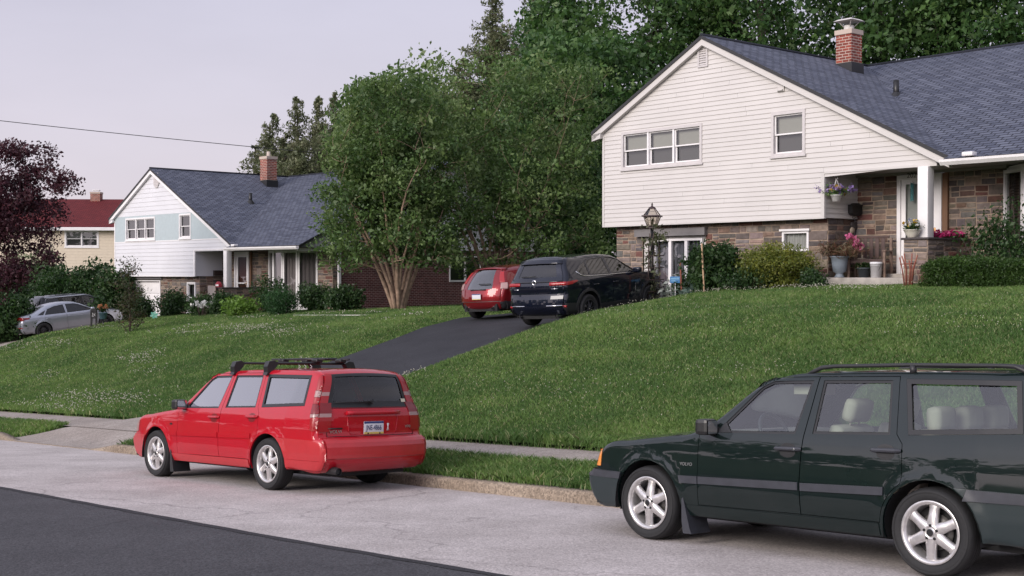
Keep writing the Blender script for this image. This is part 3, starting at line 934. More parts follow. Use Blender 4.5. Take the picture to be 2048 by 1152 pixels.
def make_house(M, spec):
    right = spec == 'pale'
    root = empty("suburban_house", mat=M)
    sd = M_SIDING if right else M_SIDING_W
    rng = random.Random(11 if right else 29)
    F = lambda u, v, d: (u, -d, v)
    line_r = lambda z: min(4.78, AX + (AZ - .13 - z) / SR)
    line_l = lambda z: -5.42 if z < 3.8 else max(-5.42, AX - (AZ - .13 - z) / SL)
    # ---- siding of the upper storey
    tri = (-4.71, -1.83, 2.83, 3.86); one = (.37, 1.36, 2.82, 3.90)
    if not right:
        tri = (-4.32, -1.53, 2.86, 3.90); one = (.62, 1.62, 2.86, 3.94)
    mb = MB()
    zb = 1.31
    if right:
        siding(mb, F, line_l, lambda z: 1.88 if z < 2.37 - 1e-6 else line_r(z), zb, zb + 9*.118, [tri, one])
        siding(mb, F, line_l, line_r, zb + 9*.118, AZ - .14, [tri, one])
    else:
        siding(mb, F, line_l, lambda z: 1.95, 1.24, 2.30, [], expo=.177)
        siding(mb, F, line_l, line_r, 2.30, 2.80, [], expo=.17)
        siding(mb, F, line_l, line_r, 3.98, AZ - .14, [], expo=.2)
        zb = 1.24
    # porch return wall in the same siding
    R = lambda u, v, d: (1.88 + d, u, v)
    siding(mb, R, lambda z: 0.0, lambda z: 1.36, zb, 2.37, [])
    # left wall and back walls
    L = lambda u, v, d: (-5.42 - d, 14 - u, v)
    siding(mb, L, lambda z: 0, lambda z: 14., zb, 3.95, [], expo=.24)
    mb.poly([(XR, 14, -2), (-5.42, 14, -2), (-5.42, 14, 3.9), (AX, 14, AZ - .2), (4, 14, 3.0), (XR, 14, 2.4)], 0)
    # soffit under the overhang
    mb.poly([(-5.42, .0, zb), (-5.42, .35, zb), (1.88, .35, zb), (1.88, 0, zb)], 0)
    wall = mb.build("siding_wall", sd, root)
    # corner boards and skirt trim
    mb = MB()
    mb.box(-5.45, -5.37, -.022, .06, zb - .02, 3.80)
    mb.box(1.81, 1.905, -.022, .06, zb - .02, 2.36)
    mb.box(1.905, 4.80, -.03, .09, 2.33, 2.385)
    mb.box(-5.37, 1.81, -.018, -.001, zb - .022, zb + .02)
    mb.build("corner_trim", M_WHITE if not right else sd, root)
    if not right:
        mb = MB()
        xs = [-5.37, tri[0], tri[1], one[0], one[1]]
        z0, z1 = 2.80, 3.98
        mb.box(xs[0], xs[1], -.012, .0, z0, z1); mb.box(xs[2], xs[3], -.012, 0, z0, z1)
        mb.box(xs[1], xs[2], -.012, 0, z0, tri[2]); mb.box(xs[1], xs[2], -.012, 0, tri[3], z1)
        mb.box(xs[3], xs[4], -.012, 0, z0, one[2]); mb.box(xs[3], xs[4], -.012, 0, one[3], z1)
        mb.prism([(xs[4], z0), (line_r(z0), z0), (line_r(z1), z1), (xs[4], z1)], -.012, 0)
        mb.box(-5.37, line_r(2.8) , -.018, -.0125, 2.775, 2.82, 1)
        mb.build("blue_panel", [M_SIDING_B, M_WHITE], root)
    # ---- stone walls of the lower level and the porch
    if right:
        door = (-3.78, -2.08, -.75, .93); garage = (-4.20, -1.97, -1.8, 1.19); low = (.47, 1.25, .54, 1.03)
    else:
        garage = (-4.36, -1.62, -1.8, 1.08); low = (.78, 1.50, -.35, .98)
    mb = MB()
    stone_wall(mb, lambda u, v, d: (u, .3 - d, v), -5.2, 1.78, -1.8, zb, [garage, low], rng)
    stone_wall(mb, lambda u, v, d: (1.78 + d, u, v), .3, 1.36, -1.8, zb, [], rng)
    stone_wall(mb, lambda u, v, d: (-5.2 - d, 14 - u, v), 0, 13.7, -1.8, zb, [], rng, big=1.8)
    doorx = (3.02, 4.16)
    stone_wall(mb, lambda u, v, d: (u, 1.36 - d, v), 1.80, 5.62, -1.6, 2.33, [(doorx[0], doorx[1], -.3, 2.30)], rng)
    stone_wall(mb, lambda u, v, d: (u, 1.36 - d, v), 9.02, XR, -1.8, 2.33, [], rng)
    stone_wall(mb, lambda u, v, d: (XR + d, u, v), 1.36, 1.75, -1.8, 2.33, [], rng, dark=.8)  # side return: its shade is put into the stone colour
    mb.build("stone_wall", [M_STONE, M_MORTAR], root)
    # ---- brick side wall on the right
    mb = MB()
    wins = [(7.35, 9.2, 1.0, 2.1), (12.2, 13.2, 1.0, 2.1)]
    for (a, b, c, d) in split_holes(1.75, 14, -1.8, 2.40, wins):
        mb.poly([(XR, a, c), (XR, b, c), (XR, b, d), (XR, a, d)], 0, [(a, c), (b, c), (b, d), (a, d)])
    mb.build("brick_wall", M_BRICK_D, root)
    mb = MB()
    Gs = lambda u, v, d: (XR + d, u, v)
    sl2 = (AZ - EZ) / (RY - EY)
    siding(mb, Gs, lambda z: RY - (AZ - .12 - z) / sl2, lambda z: RY + (AZ - .12 - z) / sl2, 2.36, AZ - .14, [], expo=.2)
    mb.box(XR, XR + .05, 1.0, 14, 2.33, 2.40)
    mb.build("gable_siding", M_SIDING_W, root)
    for (a, b, c, d) in wins:
        mb = MB()
        mb.M = Matrix.Translation((XR, 0, 0)) @ Matrix.Rotation(math.pi/2, 4, 'Z')
        frame_boxes(mb, a, b, c, d, -.03, .08, .06, .07); mb.box((a+b)/2-.03, (a+b)/2+.03, -.02, .06, c, d)
        w = mb.build("window", M_WHITE, root)
        mb = MB(); mb.M = Matrix.Translation((XR, 0, 0)) @ Matrix.Rotation(math.pi/2, 4, 'Z')
        mb.poly([(a, .04, c), (b, .04, c), (b, .04, d), (a, .04, d)]); mb.build("pane", M_PANE, w)
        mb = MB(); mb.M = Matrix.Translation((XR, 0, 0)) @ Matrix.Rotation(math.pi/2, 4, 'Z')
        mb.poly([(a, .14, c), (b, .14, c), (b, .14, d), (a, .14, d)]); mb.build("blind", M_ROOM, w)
    # ---- roof
    mb = MB()
    yf, yk = -.16, 14.6
    slab(mb, [(TLX, yk, TLZ), (TLX, yf, TLZ), (AX, yf, AZ), (AX, yk, AZ)])
    vy = RY - (AZ - TRZ) / ((AZ - EZ) / (RY - EY))
    slab(mb, [(AX, yf, AZ), (TRX - .02, yf, TRZ + .01), (TRX, vy + .12, TRZ), (AX, RY, AZ)])
    slab(mb, [(TRX, vy + .12, TRZ), (TRX + .05, EY, EZ), (XR + .35, EY, EZ), (XR + .35, RY, AZ), (AX, RY, AZ)])
    slab(mb, [(XR + .35, RY, AZ), (XR + .35, 2*RY - EY, EZ), (AX, 2*RY - EY, EZ), (AX, RY, AZ)])
    # ridge caps
    mb.tube([(AX, yf, AZ + .01), (AX, RY, AZ + .01)], .045, 6, 0); mb.tube([(AX, RY, AZ + .01), (XR + .35, RY, AZ + .01)], .045, 6, 0)
    roof = mb.build("roof", [M_ROOF, M_PLASTIC], root)
    ch = box_chimney(roof, -1.30, -.80, 5.0, 5.5, 5.50, 6.73) if right else box_chimney(roof, -1.13, -.55, 5.2, 5.75, 5.42, 6.85)
    mb = MB()
    if right:
        mb.lathe([(.14, 6.75), (.14, 6.90), (.125, 6.90), (.125, 6.75)], 16, 0, (-1.05, 5.25, 0))
        for sx in (-1, 1):
            for sy in (-1, 1): mb.tube([(-1.05 + sx*.10, 5.25 + sy*.10, 6.86), (-1.05 + sx*.20, 5.25 + sy*.20, 7.01)], .012, 5)
        bm = bmesh.new(); bmesh.ops.create_cone(bm, cap_ends=True, segments=4, radius1=.44, radius2=.30, depth=.06, matrix=Matrix.Translation((-1.05, 5.25, 7.04)) @ Matrix.Rotation(math.pi/4, 4, 'Z')); mb.add_bm(bm)
        mb.build("chimney_cap", M_SIDING, ch)
    else:
        mb.lathe([(.10, 6.85), (.085, 7.12), (.07, 7.12), (.075, 6.85)], 14, 0, (-.84, 5.48, 0)); mb.build("chimney_pot", simple("clay_pot", (.45, .38, .33), .8, var=.1), ch)
    # plumbing vent
    px, py = (1.05, 4.3) if right else (1.2, 3.2)
    pz = AZ - SR * (px - AX)
    mb = MB(); mb.tube([(px, py, pz - .1), (px, py, pz + .42)], .075, 12); mb.lathe([(.20, pz - .08), (.09, pz + .10)], 12, 0, (px, py, 0))
    mb.build("vent_pipe", M_BLACK, roof)
    # rake boards, gutter, fascia
    rk = MB()
    def rake(x0, z0, x1, z1, w=.15, t0=-.10):
        rk.prism([(x0, z0 - .10 - w), (x1, z1 - .10 - w), (x1, z1 - .088), (x0, z0 - .088)], -.135, -.02)
    rake(TLX, TLZ, AX, AZ); rake(AX, AZ, TRX, TRZ)
    rk.prism([(TLX, TLZ - .26), (TLX + .34, TLZ - .20), (TLX + .34, TLZ - .05), (TLX, TLZ - .08)], -.135, .0)
    rk.build("rake_board", M_SIDING if right else M_WHITE, root)
    g = MB()
    def gutter(pts):
        P = [Vector(p) for p in pts]
        prof = [(0, .0), (.0, -.11), (.07, -.12), (.12, -.05), (.125, .0), (.115, .0), (.06, -.10), (.01, -.10)]
        for a, b in zip(P, P[1:]):
            d = (b - a).normalized(); o = Vector((d.y, -d.x, 0))
            ra = [g.vert(a + o*u + Vector((0,0,v))) for u, v in prof]; rb = [g.vert(b + o*u + Vector((0,0,v))) for u, v in prof]
            for i in range(len(prof)-1): g.face([ra[i], rb[i], rb[i+1], ra[i+1]], 0)
            g.face(ra[::-1], 0); g.face(rb, 0)
    gutter([(TRX + .02, EY, EZ - .02), (XR + .35, EY, EZ - .03)])
    g.box(5.66, 5.90, EY - .08, EY + .12, EZ + .02, EZ + .11, 0, bev=.02)
    g.build("gutter", M_WHITE, root)
    mb = MB()
    mb.poly([(1.88, .0, 2.36), (1.88, 1.36, 2.36), (XR + .3, 1.36, 2.36), (XR + .3, EY + .02, 2.33), (5.5, EY + .02, 2.33), (4.8, 0, 2.36)])
    mb.box(1.88, 5.7, 1.26, 1.36, 2.30, 2.365)
    mb.build("porch_ceiling", simple("porch_paint", (.30, .28, .26), .7), root)
    # ---- windows of the facade
    mats = (M_TRIM_G, M_WHITE) if right else (M_WHITE, M_WHITE)
    dk = simple("dark_screen", (.10, .095, .09), .8)
    hung_window(root, *tri, 3, mats, M_BLIND if right else M_ROOM, dk if right else M_ROOM)
    hung_window(root, *one, 1, mats, M_BLIND if right else M_ROOM, dk if right else M_ROOM)
    if not right: wl = hung_window(root, low[0], low[1], low[2], low[3], 1, mats, M_ROOM, M_ROOM, yb=.28)
    else:
        mb = MB(); frame_boxes(mb, low[0], low[1], low[2], low[3], .27, .40, .055, .05); mb.box(low[0]-.05, low[1]+.05, .22, .33, low[3]+.0, low[3]+.05)
        w = mb.build("window", M_WHITE, root)
        part("pane", lambda m: m.poly([(low[0], .33, low[2]), (low[1], .33, low[2]), (low[1], .33, low[3]), (low[0], .33, low[3])]), M_PANE, w)
        def cur(m):
            n = 26
            for i in range(n):
                a = low[0] + (low[1]-low[0])*i/n; b = low[0] + (low[1]-low[0])*(i+1)/n
                m.poly([(a, .40 + .025*math.sin(i*1.3), low[2]), (b, .40 + .025*math.sin((i+1)*1.3), low[2]), (b, .40 + .025*math.sin((i+1)*1.3), low[3]), (a, .40 + .025*math.sin(i*1.3), low[3])], 0, None, True)
        part("curtain", cur, simple("sheer_curtain", (.55, .54, .52), .9), w)
    # ---- former garage opening
    if right:
        mb = MB()
        mb.box(-4.4, -1.9, .16, .30, 1.0, 1.20); mb.build("lintel", simple("grey_lintel", (.17, .16, .16), .7, var=.1), root)
        mb = MB(); D = lambda u, v, d: (u, .36 - d, v)
        siding(mb, D, lambda z: -4.2, lambda z: -1.97, -.9, 1.05, [(-3.78, -2.08, -.9, .93)]); mb.build("infill_siding", M_SIDING, root)
        mb = MB(); frame_boxes(mb, -3.78, -2.08, -.78, .93, .28, .40, .06, .12)
        for k in (1, 2):
            xx = -3.78 + 1.70*k/3; mb.box(xx - .05, xx + .05, .29, .39, -.66, .87)
        w = mb.build("patio_door", M_WHITE, root)
        part("pane", lambda m: m.poly([(-3.72, .35, -.7), (-2.14, .35, -.7), (-2.14, .35, .88), (-3.72, .35, .88)]), M_PANE, w)
        def cur(m):
            n = 90
            for i in range(n):
                a = -3.76 + 1.66*i/n; b = -3.76 + 1.66*(i+1)/n
                f = lambda k: .46 + .03*math.sin(k*.9) + .012*math.sin(k*2.3)
                m.poly([(a, f(i), -.75), (b, f(i+1), -.75), (b, f(i+1), .92), (a, f(i), .92)], 0, None, True)
        part("curtain", cur, M_CURTAIN, w)
    else:
        mb = MB()
        mb.box(-4.36, -3.84, .27, .42, -1.2, 1.05); mb.box(-1.70, -1.62, .27, .42, -1.2, 1.05); mb.box(-3.84, -1.70, .27, .42, 1.0, 1.05)
        for k in range(4):
            mb.box(-3.84, -1.70, .40, .44, -1.1 + .52*k, -1.1 + .52*k + .51, 0, bev=.012)
        mb.build("garage_door", M_WHITE, root)
        part("lintel", lambda m: m.box(-4.6, -1.4, .2, .298, 1.09, 1.235), simple("grey_lintel", (.17, .16, .16), .7), root)
    # ---- front door
    mb = MB()
    x0, x1 = doorx
    mb.box(x0, x0 + .09, 1.24, 1.42, -.1, 2.28); mb.box(x1 - .12, x1, 1.24, 1.42, -.1, 2.28); mb.box(x0 + .09, x1 - .12, 1.24, 1.42, 2.18, 2.28)
    d = mb.build("front_door", M_WHITE, root)
    dm = M_WHITE if right else simple("maroon_door", (.10, .028, .022), .5)
    mb = MB(); frame_boxes(mb, x0 + .09, x1 - .12, -.08, 2.18, 1.29, 1.33, .11 if right else .13, .25)
    mb.box(x0 + .2, x1 - .2, 1.295, 1.325, .92, .97)
    if not right: mb.box(x0 + .2, x1 - .2, 1.295, 1.325, .30, .34)
    sdr = mb.build("storm_door", M_WHITE, d)
    part("pane", lambda m: m.poly([(x0 + .15, 1.31, .1), (x1 - .2, 1.31, .1), (x1 - .2, 1.31, 2.1), (x0 + .15, 1.31, 2.1)]), M_PANE, d)
    part("door_panel", lambda m: m.box(x0 + .09, x1 - .12, 1.37, 1.41, -.1, 2.18), simple("pale_door", (.42, .42, .40), .6) if right else dm, d)
    def hnd(m):
        m.box(x1 - .215, x1 - .165, 1.275, 1.29, .80, 1.05, 0, bev=.01); m.tube([(x1 - .19, 1.24, .93), (x1 - .30, 1.23, .93)], .014, 8); m.tube([(x1 - .19, 1.29, .93), (x1 - .19, 1.235, .93)], .012, 8)
    part("handle", hnd, simple("brass", (.50, .28, .12), .35, metal=.8), d)
    part("door_reveal", lambda m: m.box(x1, x1 + .13, 1.28, 1.355, -.1, 2.28), simple("tan_paint", (.19, .10, .055), .7), root)
    # ---- bow window
    n = 5
    A, B, bulge = 5.62, 9.02, .75
    def bp(k):
        f = k / n; x = A + (B - A) * f
        return Vector((x, 1.36 - bulge * (1 - (2*f - 1)**2), 0))
    z0, z1 = .05, 2.25
    fr, gl, cu, base = MB(), MB(), MB(), MB()
    for k in range(n):
        a, b = bp(k), bp(k+1); d = (b - a).normalized(); nn = Vector((d.y, -d.x, 0)); L = (b-a).length
        T = Matrix.Translation(a) @ Matrix(((d.x, -nn.x, 0, 0), (d.y, -nn.y, 0, 0), (0, 0, 1, 0), (0, 0, 0, 1)))
        fr.M = T; frame_boxes(fr, 0.002*k, L, z0, z1, -.045, .06, .075, .10)
        gl.M = T; gl.poly([(.05, .0, z0), (L - .05, .0, z0), (L - .05, 0, z1), (.05, 0, z1)])
        cu.M = T
        m = 12
        if right:
            for i in range(34):
                zz = z0 + .1 + (z1 - z0 - .15) * i / 34
                cu.poly([(.05, .09, zz), (L - .05, .09, zz), (L - .05, .12, zz + .045), (.05, .12, zz + .045)], 0)
            cu.poly([(.0, .2, z0), (L, .2, z0), (L, .2, z1), (0, .2, z1)], 1)
        else:
            for i in range(m):
                u, v = .05 + (L-.1)*i/m, .05 + (L-.1)*(i+1)/m
                cu.poly([(u, .10 + .03*math.sin(i*1.9), z0), (v, .10 + .03*math.sin((i+1)*1.9), z0), (v, .10 + .03*math.sin((i+1)*1.9), z1), (u, .10 + .03*math.sin(i*1.9), z1)], 0 if k > 1 else 1, None, True)
        base.M = T; base.poly([(0, -.02, -1.6), (L, -.02, -1.6), (L, -.02, z0 + .003), (0, -.02, z0 + .003)])
        base.poly([(0, -.02, z0 + .003), (L, -.02, z0 + .003), (L, .1, z0 - .01), (0, .1, z0 - .01)])
    w = fr.build("bow_window", M_WHITE, root); gl.build("pane", M_PANE, w)
    cu.build("curtain", [simple("brown_blind", (.10, .085, .075), .7), M_ROOM] if right else [simple("taupe_curtain", (.30, .25, .25), .9), simple("maroon_curtain", (.14, .06, .055), .9)], w)
    base.build("bow_base", M_WHITE, root)
    part("bow_head", lambda m: m.prism([(bp(k).x, bp(k).y - .05 + .1*(k in (0, n))) for k in range(n + 1)], z1 + .003, 2.328, 0, 'xy'), M_WHITE, root)
    # ---- downspout on the far right corner
    mb = MB(); mb.box(XR + .045, XR + .14, 1.55, 1.66, -1.4, 2.30); mb.box(XR + .045, XR + .14, EY + .1, 1.56, 2.22, 2.31)
    mb.build("downspout", M_WHITE, root)
    # ---- gable vent and little flap vent
    if right:
        mb = MB(); frame_boxes(mb, -1.97, -1.635, 5.28, 5.85, -.04, .0, .05)
        for k in range(8):
            zz = 5.34 + k*.058; mb.poly([(-1.92, -.035, zz), (-1.685, -.035, zz), (-1.685, -.006, zz + .05), (-1.92, -.006, zz + .05)])
        mb.poly([(-1.92, -.004, 5.3), (-1.685, -.004, 5.3), (-1.685, -.004, 5.8), (-1.92, -.004, 5.8)], 1)
        mb.build("gable_vent", [M_TRIM_G, M_DARK], root)
        part("flap_vent", lambda m: (m.box(.56, .76, -.05, 0, 4.38, 4.55, 0, bev=.012), m.box(.585, .735, -.09, -.05, 4.40, 4.43)), M_SIDING, root)
    else:
        mb = MB(); mb.prism([(-1.37 + .30*math.cos(a)*.9, 5.51 + .36*math.sin(a)) for a in [math.pi/8 + k*math.pi/4 for k in range(8)]], -.05, 0)
        for k in range(7): mb.box(-1.57, -1.17, -.065, -.05, 5.27 + k*.07, 5.30 + k*.07)
        mb.build("gable_vent", M_TRIM_G, root)
        part("flap_vent", lambda m: m.box(.36, .54, -.04, 0, 4.58, 4.75, 0, bev=.012), M_WHITE, root)
    # ---- porch: slab, planter wall, post
    mb = MB(); mb.box(1.85, 4.30, -.02, 1.35, -.42, -.09, 0, bev=.01)
    mb.build("porch_slab", M_CONC, root)
    part("porch_step", lambda m: m.box(2.9, 4.2, .95, 1.345, -.089, .0, 0), M_CONC, root)
    mb = MB()
    px0, px1, py0, py1, pt = 4.24, 4.81, -.40, 1.33, .73
    stone_wall(mb, lambda u, v, d: (u, py0 - d, v), px0, px1, -1.5, pt, [], rng, big=.8)
    stone_wall(mb, lambda u, v, d: (px1 + d, u, v), py0, py1, -1.5, pt, [], rng, big=.8)
    stone_wall(mb, lambda u, v, d: (px0 - d, py1 - u + py0, v), py0, py1, -1.5, pt, [], rng, big=.8)
    mb.box(px0 - .05, px1 + .05, py0 - .05, -.02 + .35, pt + .002, pt + .05, 2, bev=.01)
    mb.box(px0 - .05, px0 + .06, .332, py1 - .01, pt + .002, pt + .05, 2); mb.box(px1 - .06, px1 + .05, .332, py1 - .01, pt + .002, pt + .05, 2)
    mb.poly([(px0, .3, pt - .03), (px1, .3, pt - .03), (px1, py1, pt - .03), (px0, py1, pt - .03)], 3)
    mb.build("planter_wall", [M_STONE, M_MORTAR, simple("slate_coping", (.055, .045, .045), .8, var=.2), M_DARK], root)
    part("porch_post", lambda m: (m.box(4.38, 4.63, -.10, .15, pt + .052, 2.33, 0, bev=.012),), M_WHITE, root)
    if right:
        x = root
        text_mesh("house_number", "2029", .17, simple("bronze_number", (.045, .03, .025), .5), root, Matrix.Translation((3.45, 1.245, 2.265)) @ Matrix.Rotation(math.pi/2, 4, 'X'), .008)
    return root

def frame_mat(x, y, z, xdir):
    a = math.atan2(xdir[1], xdir[0])
    return Matrix.Translation((x, y, z)) @ Matrix.Rotation(a, 4, 'Z')
p0 = stw(10.0, 15.4)
M_RH = frame_mat(p0[0], p0[1], 0.0, -U)
house_r = make_house(M_RH, 'pale')
tag(house_r, "pale pink-white sided split-level house on stone base with open porch at the right", "house", "split-level houses with dark slate roofs")
q = (41.988, 15.168, -1.3445, -.0599)
ad = U * math.cos(q[3]) + N * math.sin(q[3])
p1_ = stw(q[0], q[1])
M_LH = frame_mat(p1_[0], p1_[1], q[2], -ad)
house_l = make_house(M_LH, 'white')
tag(house_l, "white sided split-level house with light blue band between its upper windows", "house", "split-level houses with dark slate roofs")

# ---- beige house with red roof, farther down the street
def beige_house():
    cx, cy = at_px(150, 88)
    root = empty("beige_house", mat=Matrix.Translation((cx, cy, 0)) @ Matrix.Rotation(math.radians(4), 4, 'Z'))
    sc = 88 / FPX
    zz = lambda py: (HORIZON - py) * sc
    X0, X1 = (-40 - 150) * sc, (330 - 150) * sc
    ze, zr, zb = zz(455), zz(391), zz(640)
    mb = MB(); T = lambda u, v, d: (u, -d, v)
    wa = ((130-150)*sc, (197-150)*sc, zz(495), zz(460)); wb_ = ((233-150)*sc, (262-150)*sc, zz(495), zz(460))
    siding(mb, T, lambda z: X0, lambda z: X1, zb, ze - .1, [wa, wb_], expo=.2)
    mb.poly([(X0, 0, zb), (X0, 9, zb), (X0, 9, ze), (X0, 4.5, zr - .1), (X0, 0, ze)]); mb.poly([(X1, 0, zb), (X1, 0, ze), (X1, 4.5, zr - .1), (X1, 9, ze), (X1, 9, zb)])
    mb.poly([(X0, 9, zb), (X1, 9, zb), (X1, 9, ze), (X0, 9, ze)])
    mb.build("siding_wall", M_SIDING_Y, root)
    mb = MB()
    slab(mb, [(X0 - .3, -.4, ze), (X1 + .3, -.4, ze), (X1 + .3, 4.5, zr), (X0 - .3, 4.5, zr)], .12)
    slab(mb, [(X1 + .3, 9.4, ze), (X0 - .3, 9.4, ze), (X0 - .3, 4.5, zr), (X1 + .3, 4.5, zr)], .12)
    roof = mb.build("roof", [M_ROOF_RED, M_WHITE], root)
    x = (160 - 150) * sc; ch = box_chimney(roof, x - .35, x + .35, 4.1, 4.9, zr - .6, zz(377))
    part("chimney_cap", lambda m: (m.box(x - .25, x + .25, 4.3, 4.7, zz(373), zz(371.5)), [m.tube([(x + dx, 4.5, zz(378)), (x + dx, 4.5, zz(372.5))], .02, 5) for dx in (-.18, .18)]), M_WHITE, ch)
    x2 = (249 - 150) * sc; ch2 = box_chimney(roof, x2 - .18, x2 + .18, 4.2, 4.7, zr - .5, zz(385)); part("chimney_pot", lambda m: m.tube([(x2+.08, 4.5, zz(386)), (x2+.1, 4.5, zz(380))], .03, 6), M_TERRA, ch2)
    part("gutter", lambda m: m.box(X0 - .3, X1 + .3, -.52, -.402, ze - .22, ze - .03), M_WHITE, root)
    hung_window(root, *wa, 2, (M_WHITE, M_WHITE), M_BLIND, simple("grey_blind", (.2, .19, .18), .8), casing=.12)
    hung_window(root, *wb_, 1, (M_WHITE, M_WHITE), M_BLIND, M_ROOM, casing=.12)
    return root
bh = beige_house()
tag(bh, "beige sided house with dark red roof behind the purple tree", "house")
# ---------------------------------------------------------------- car kit (local: x forward, y left, z up, origin on the ground between the axles)
def in_poly(px, pz, poly):
    r = np.zeros(len(px), bool); n = len(poly)
    for i in range(n):
        x0, z0 = poly[i]; x1, z1 = poly[(i+1) % n]
        if z0 == z1: continue
        c = ((z0 > pz) != (z1 > pz)) & (px < (x1 - x0) * (pz - z0) / (z1 - z0) + x0)
        r ^= c
    return r

def seg_dist(px, pz, line, closed=False):
    d = np.full(len(px), 9.0); n = len(line)
    for i in range(n if closed else n - 1):
        a = np.array(line[i]); b = np.array(line[(i+1) % n]); ab = b - a
        L = ab @ ab
        if L < 1e-12: continue
        t = np.clip(((px - a[0]) * ab[0] + (pz - a[1]) * ab[1]) / L, 0, 1)
        d = np.minimum(d, np.hypot(px - a[0] - t * ab[0], pz - a[1] - t * ab[1]))
    return d

def densify(poly, step):
    out = []
    for i in range(len(poly)):
        a = np.array(poly[i]); b = np.array(poly[(i+1) % len(poly)])
        n = max(1, int(math.ceil(np.linalg.norm(b - a) / step)))
        for k in range(n): out.append(tuple(a + (b - a) * k / n))
    return out

def offset_poly(poly, d):
    """positive d grows the polygon"""
    n = len(poly); P = [np.array(p, float) for p in poly]
    area = sum(P[i][0]*P[(i+1) % n][1] - P[(i+1) % n][0]*P[i][1] for i in range(n))
    sgn = 1 if area > 0 else -1
    out = []
    for i in range(n):
        a, b, c = P[i-1], P[i], P[(i+1) % n]
        e1 = (b - a) / (np.linalg.norm(b - a) + 1e-9); e2 = (c - b) / (np.linalg.norm(c - b) + 1e-9)
        n1 = np.array([e1[1], -e1[0]]) * sgn; n2 = np.array([e2[1], -e2[0]]) * sgn
        m = n1 + n2; L = np.linalg.norm(m)
        m = m / L if L > 1e-6 else n1
        k = d / max(.4, m @ n1)
        out.append(tuple(b + m * k))
    return out

def triangulate(poly, holes, step, extra=None):
    loops = [densify(poly, step)] + [densify(h, step) for h in holes]
    V, E = [], []
    for lp in loops:
        o = len(V); V += lp; E += [(o + i, o + (i+1) % len(lp)) for i in range(len(lp))]
    P = np.array(poly); x0, z0 = P.min(0); x1, z1 = P.max(0)
    gx, gz_ = np.meshgrid(np.arange(x0 + step/2, x1, step), np.arange(z0 + step/2, z1, step))
    gx, gz_ = gx.ravel(), gz_.ravel()
    if len(gx):
        ok = in_poly(gx, gz_, poly) & (seg_dist(gx, gz_, poly, True) > step * .45)
        for h in holes: ok &= ~in_poly(gx, gz_, h) & (seg_dist(gx, gz_, h, True) > step * .45)
        V = V + list(zip(gx[ok], gz_[ok]))
    if extra is not None and len(extra):
        ex = np.asarray(extra); ok = in_poly(ex[:,0], ex[:,1], poly) & (seg_dist(ex[:,0], ex[:,1], poly, True) > .004)
        for h in holes: ok &= ~in_poly(ex[:,0], ex[:,1], h) & (seg_dist(ex[:,0], ex[:,1], h, True) > .004)
        V = [v for v in V[:sum(len(l) for l in loops)]] + [v for v in V[sum(len(l) for l in loops):]] + [tuple(e) for e in ex[ok]]
    vs, es, fs, *_ = delaunay_2d_cdt([Vector(v) for v in V], E, [], 0, 1e-7)
    vs = np.array([(v.x, v.y) for v in vs])
    T = np.array([f for f in fs if len(f) == 3])
    c = vs[T].mean(1)
    ok = in_poly(c[:, 0], c[:, 1], poly)
    for h in holes: ok &= ~in_poly(c[:, 0], c[:, 1], h)
    T = T[ok]
    # counter-clockwise in (x, z)
    a = vs[T]; ar = (a[:,1,0]-a[:,0,0])*(a[:,2,1]-a[:,0,1]) - (a[:,2,0]-a[:,0,0])*(a[:,1,1]-a[:,0,1])
    T[ar < 0] = T[ar < 0][:, ::-1]
    return vs, T

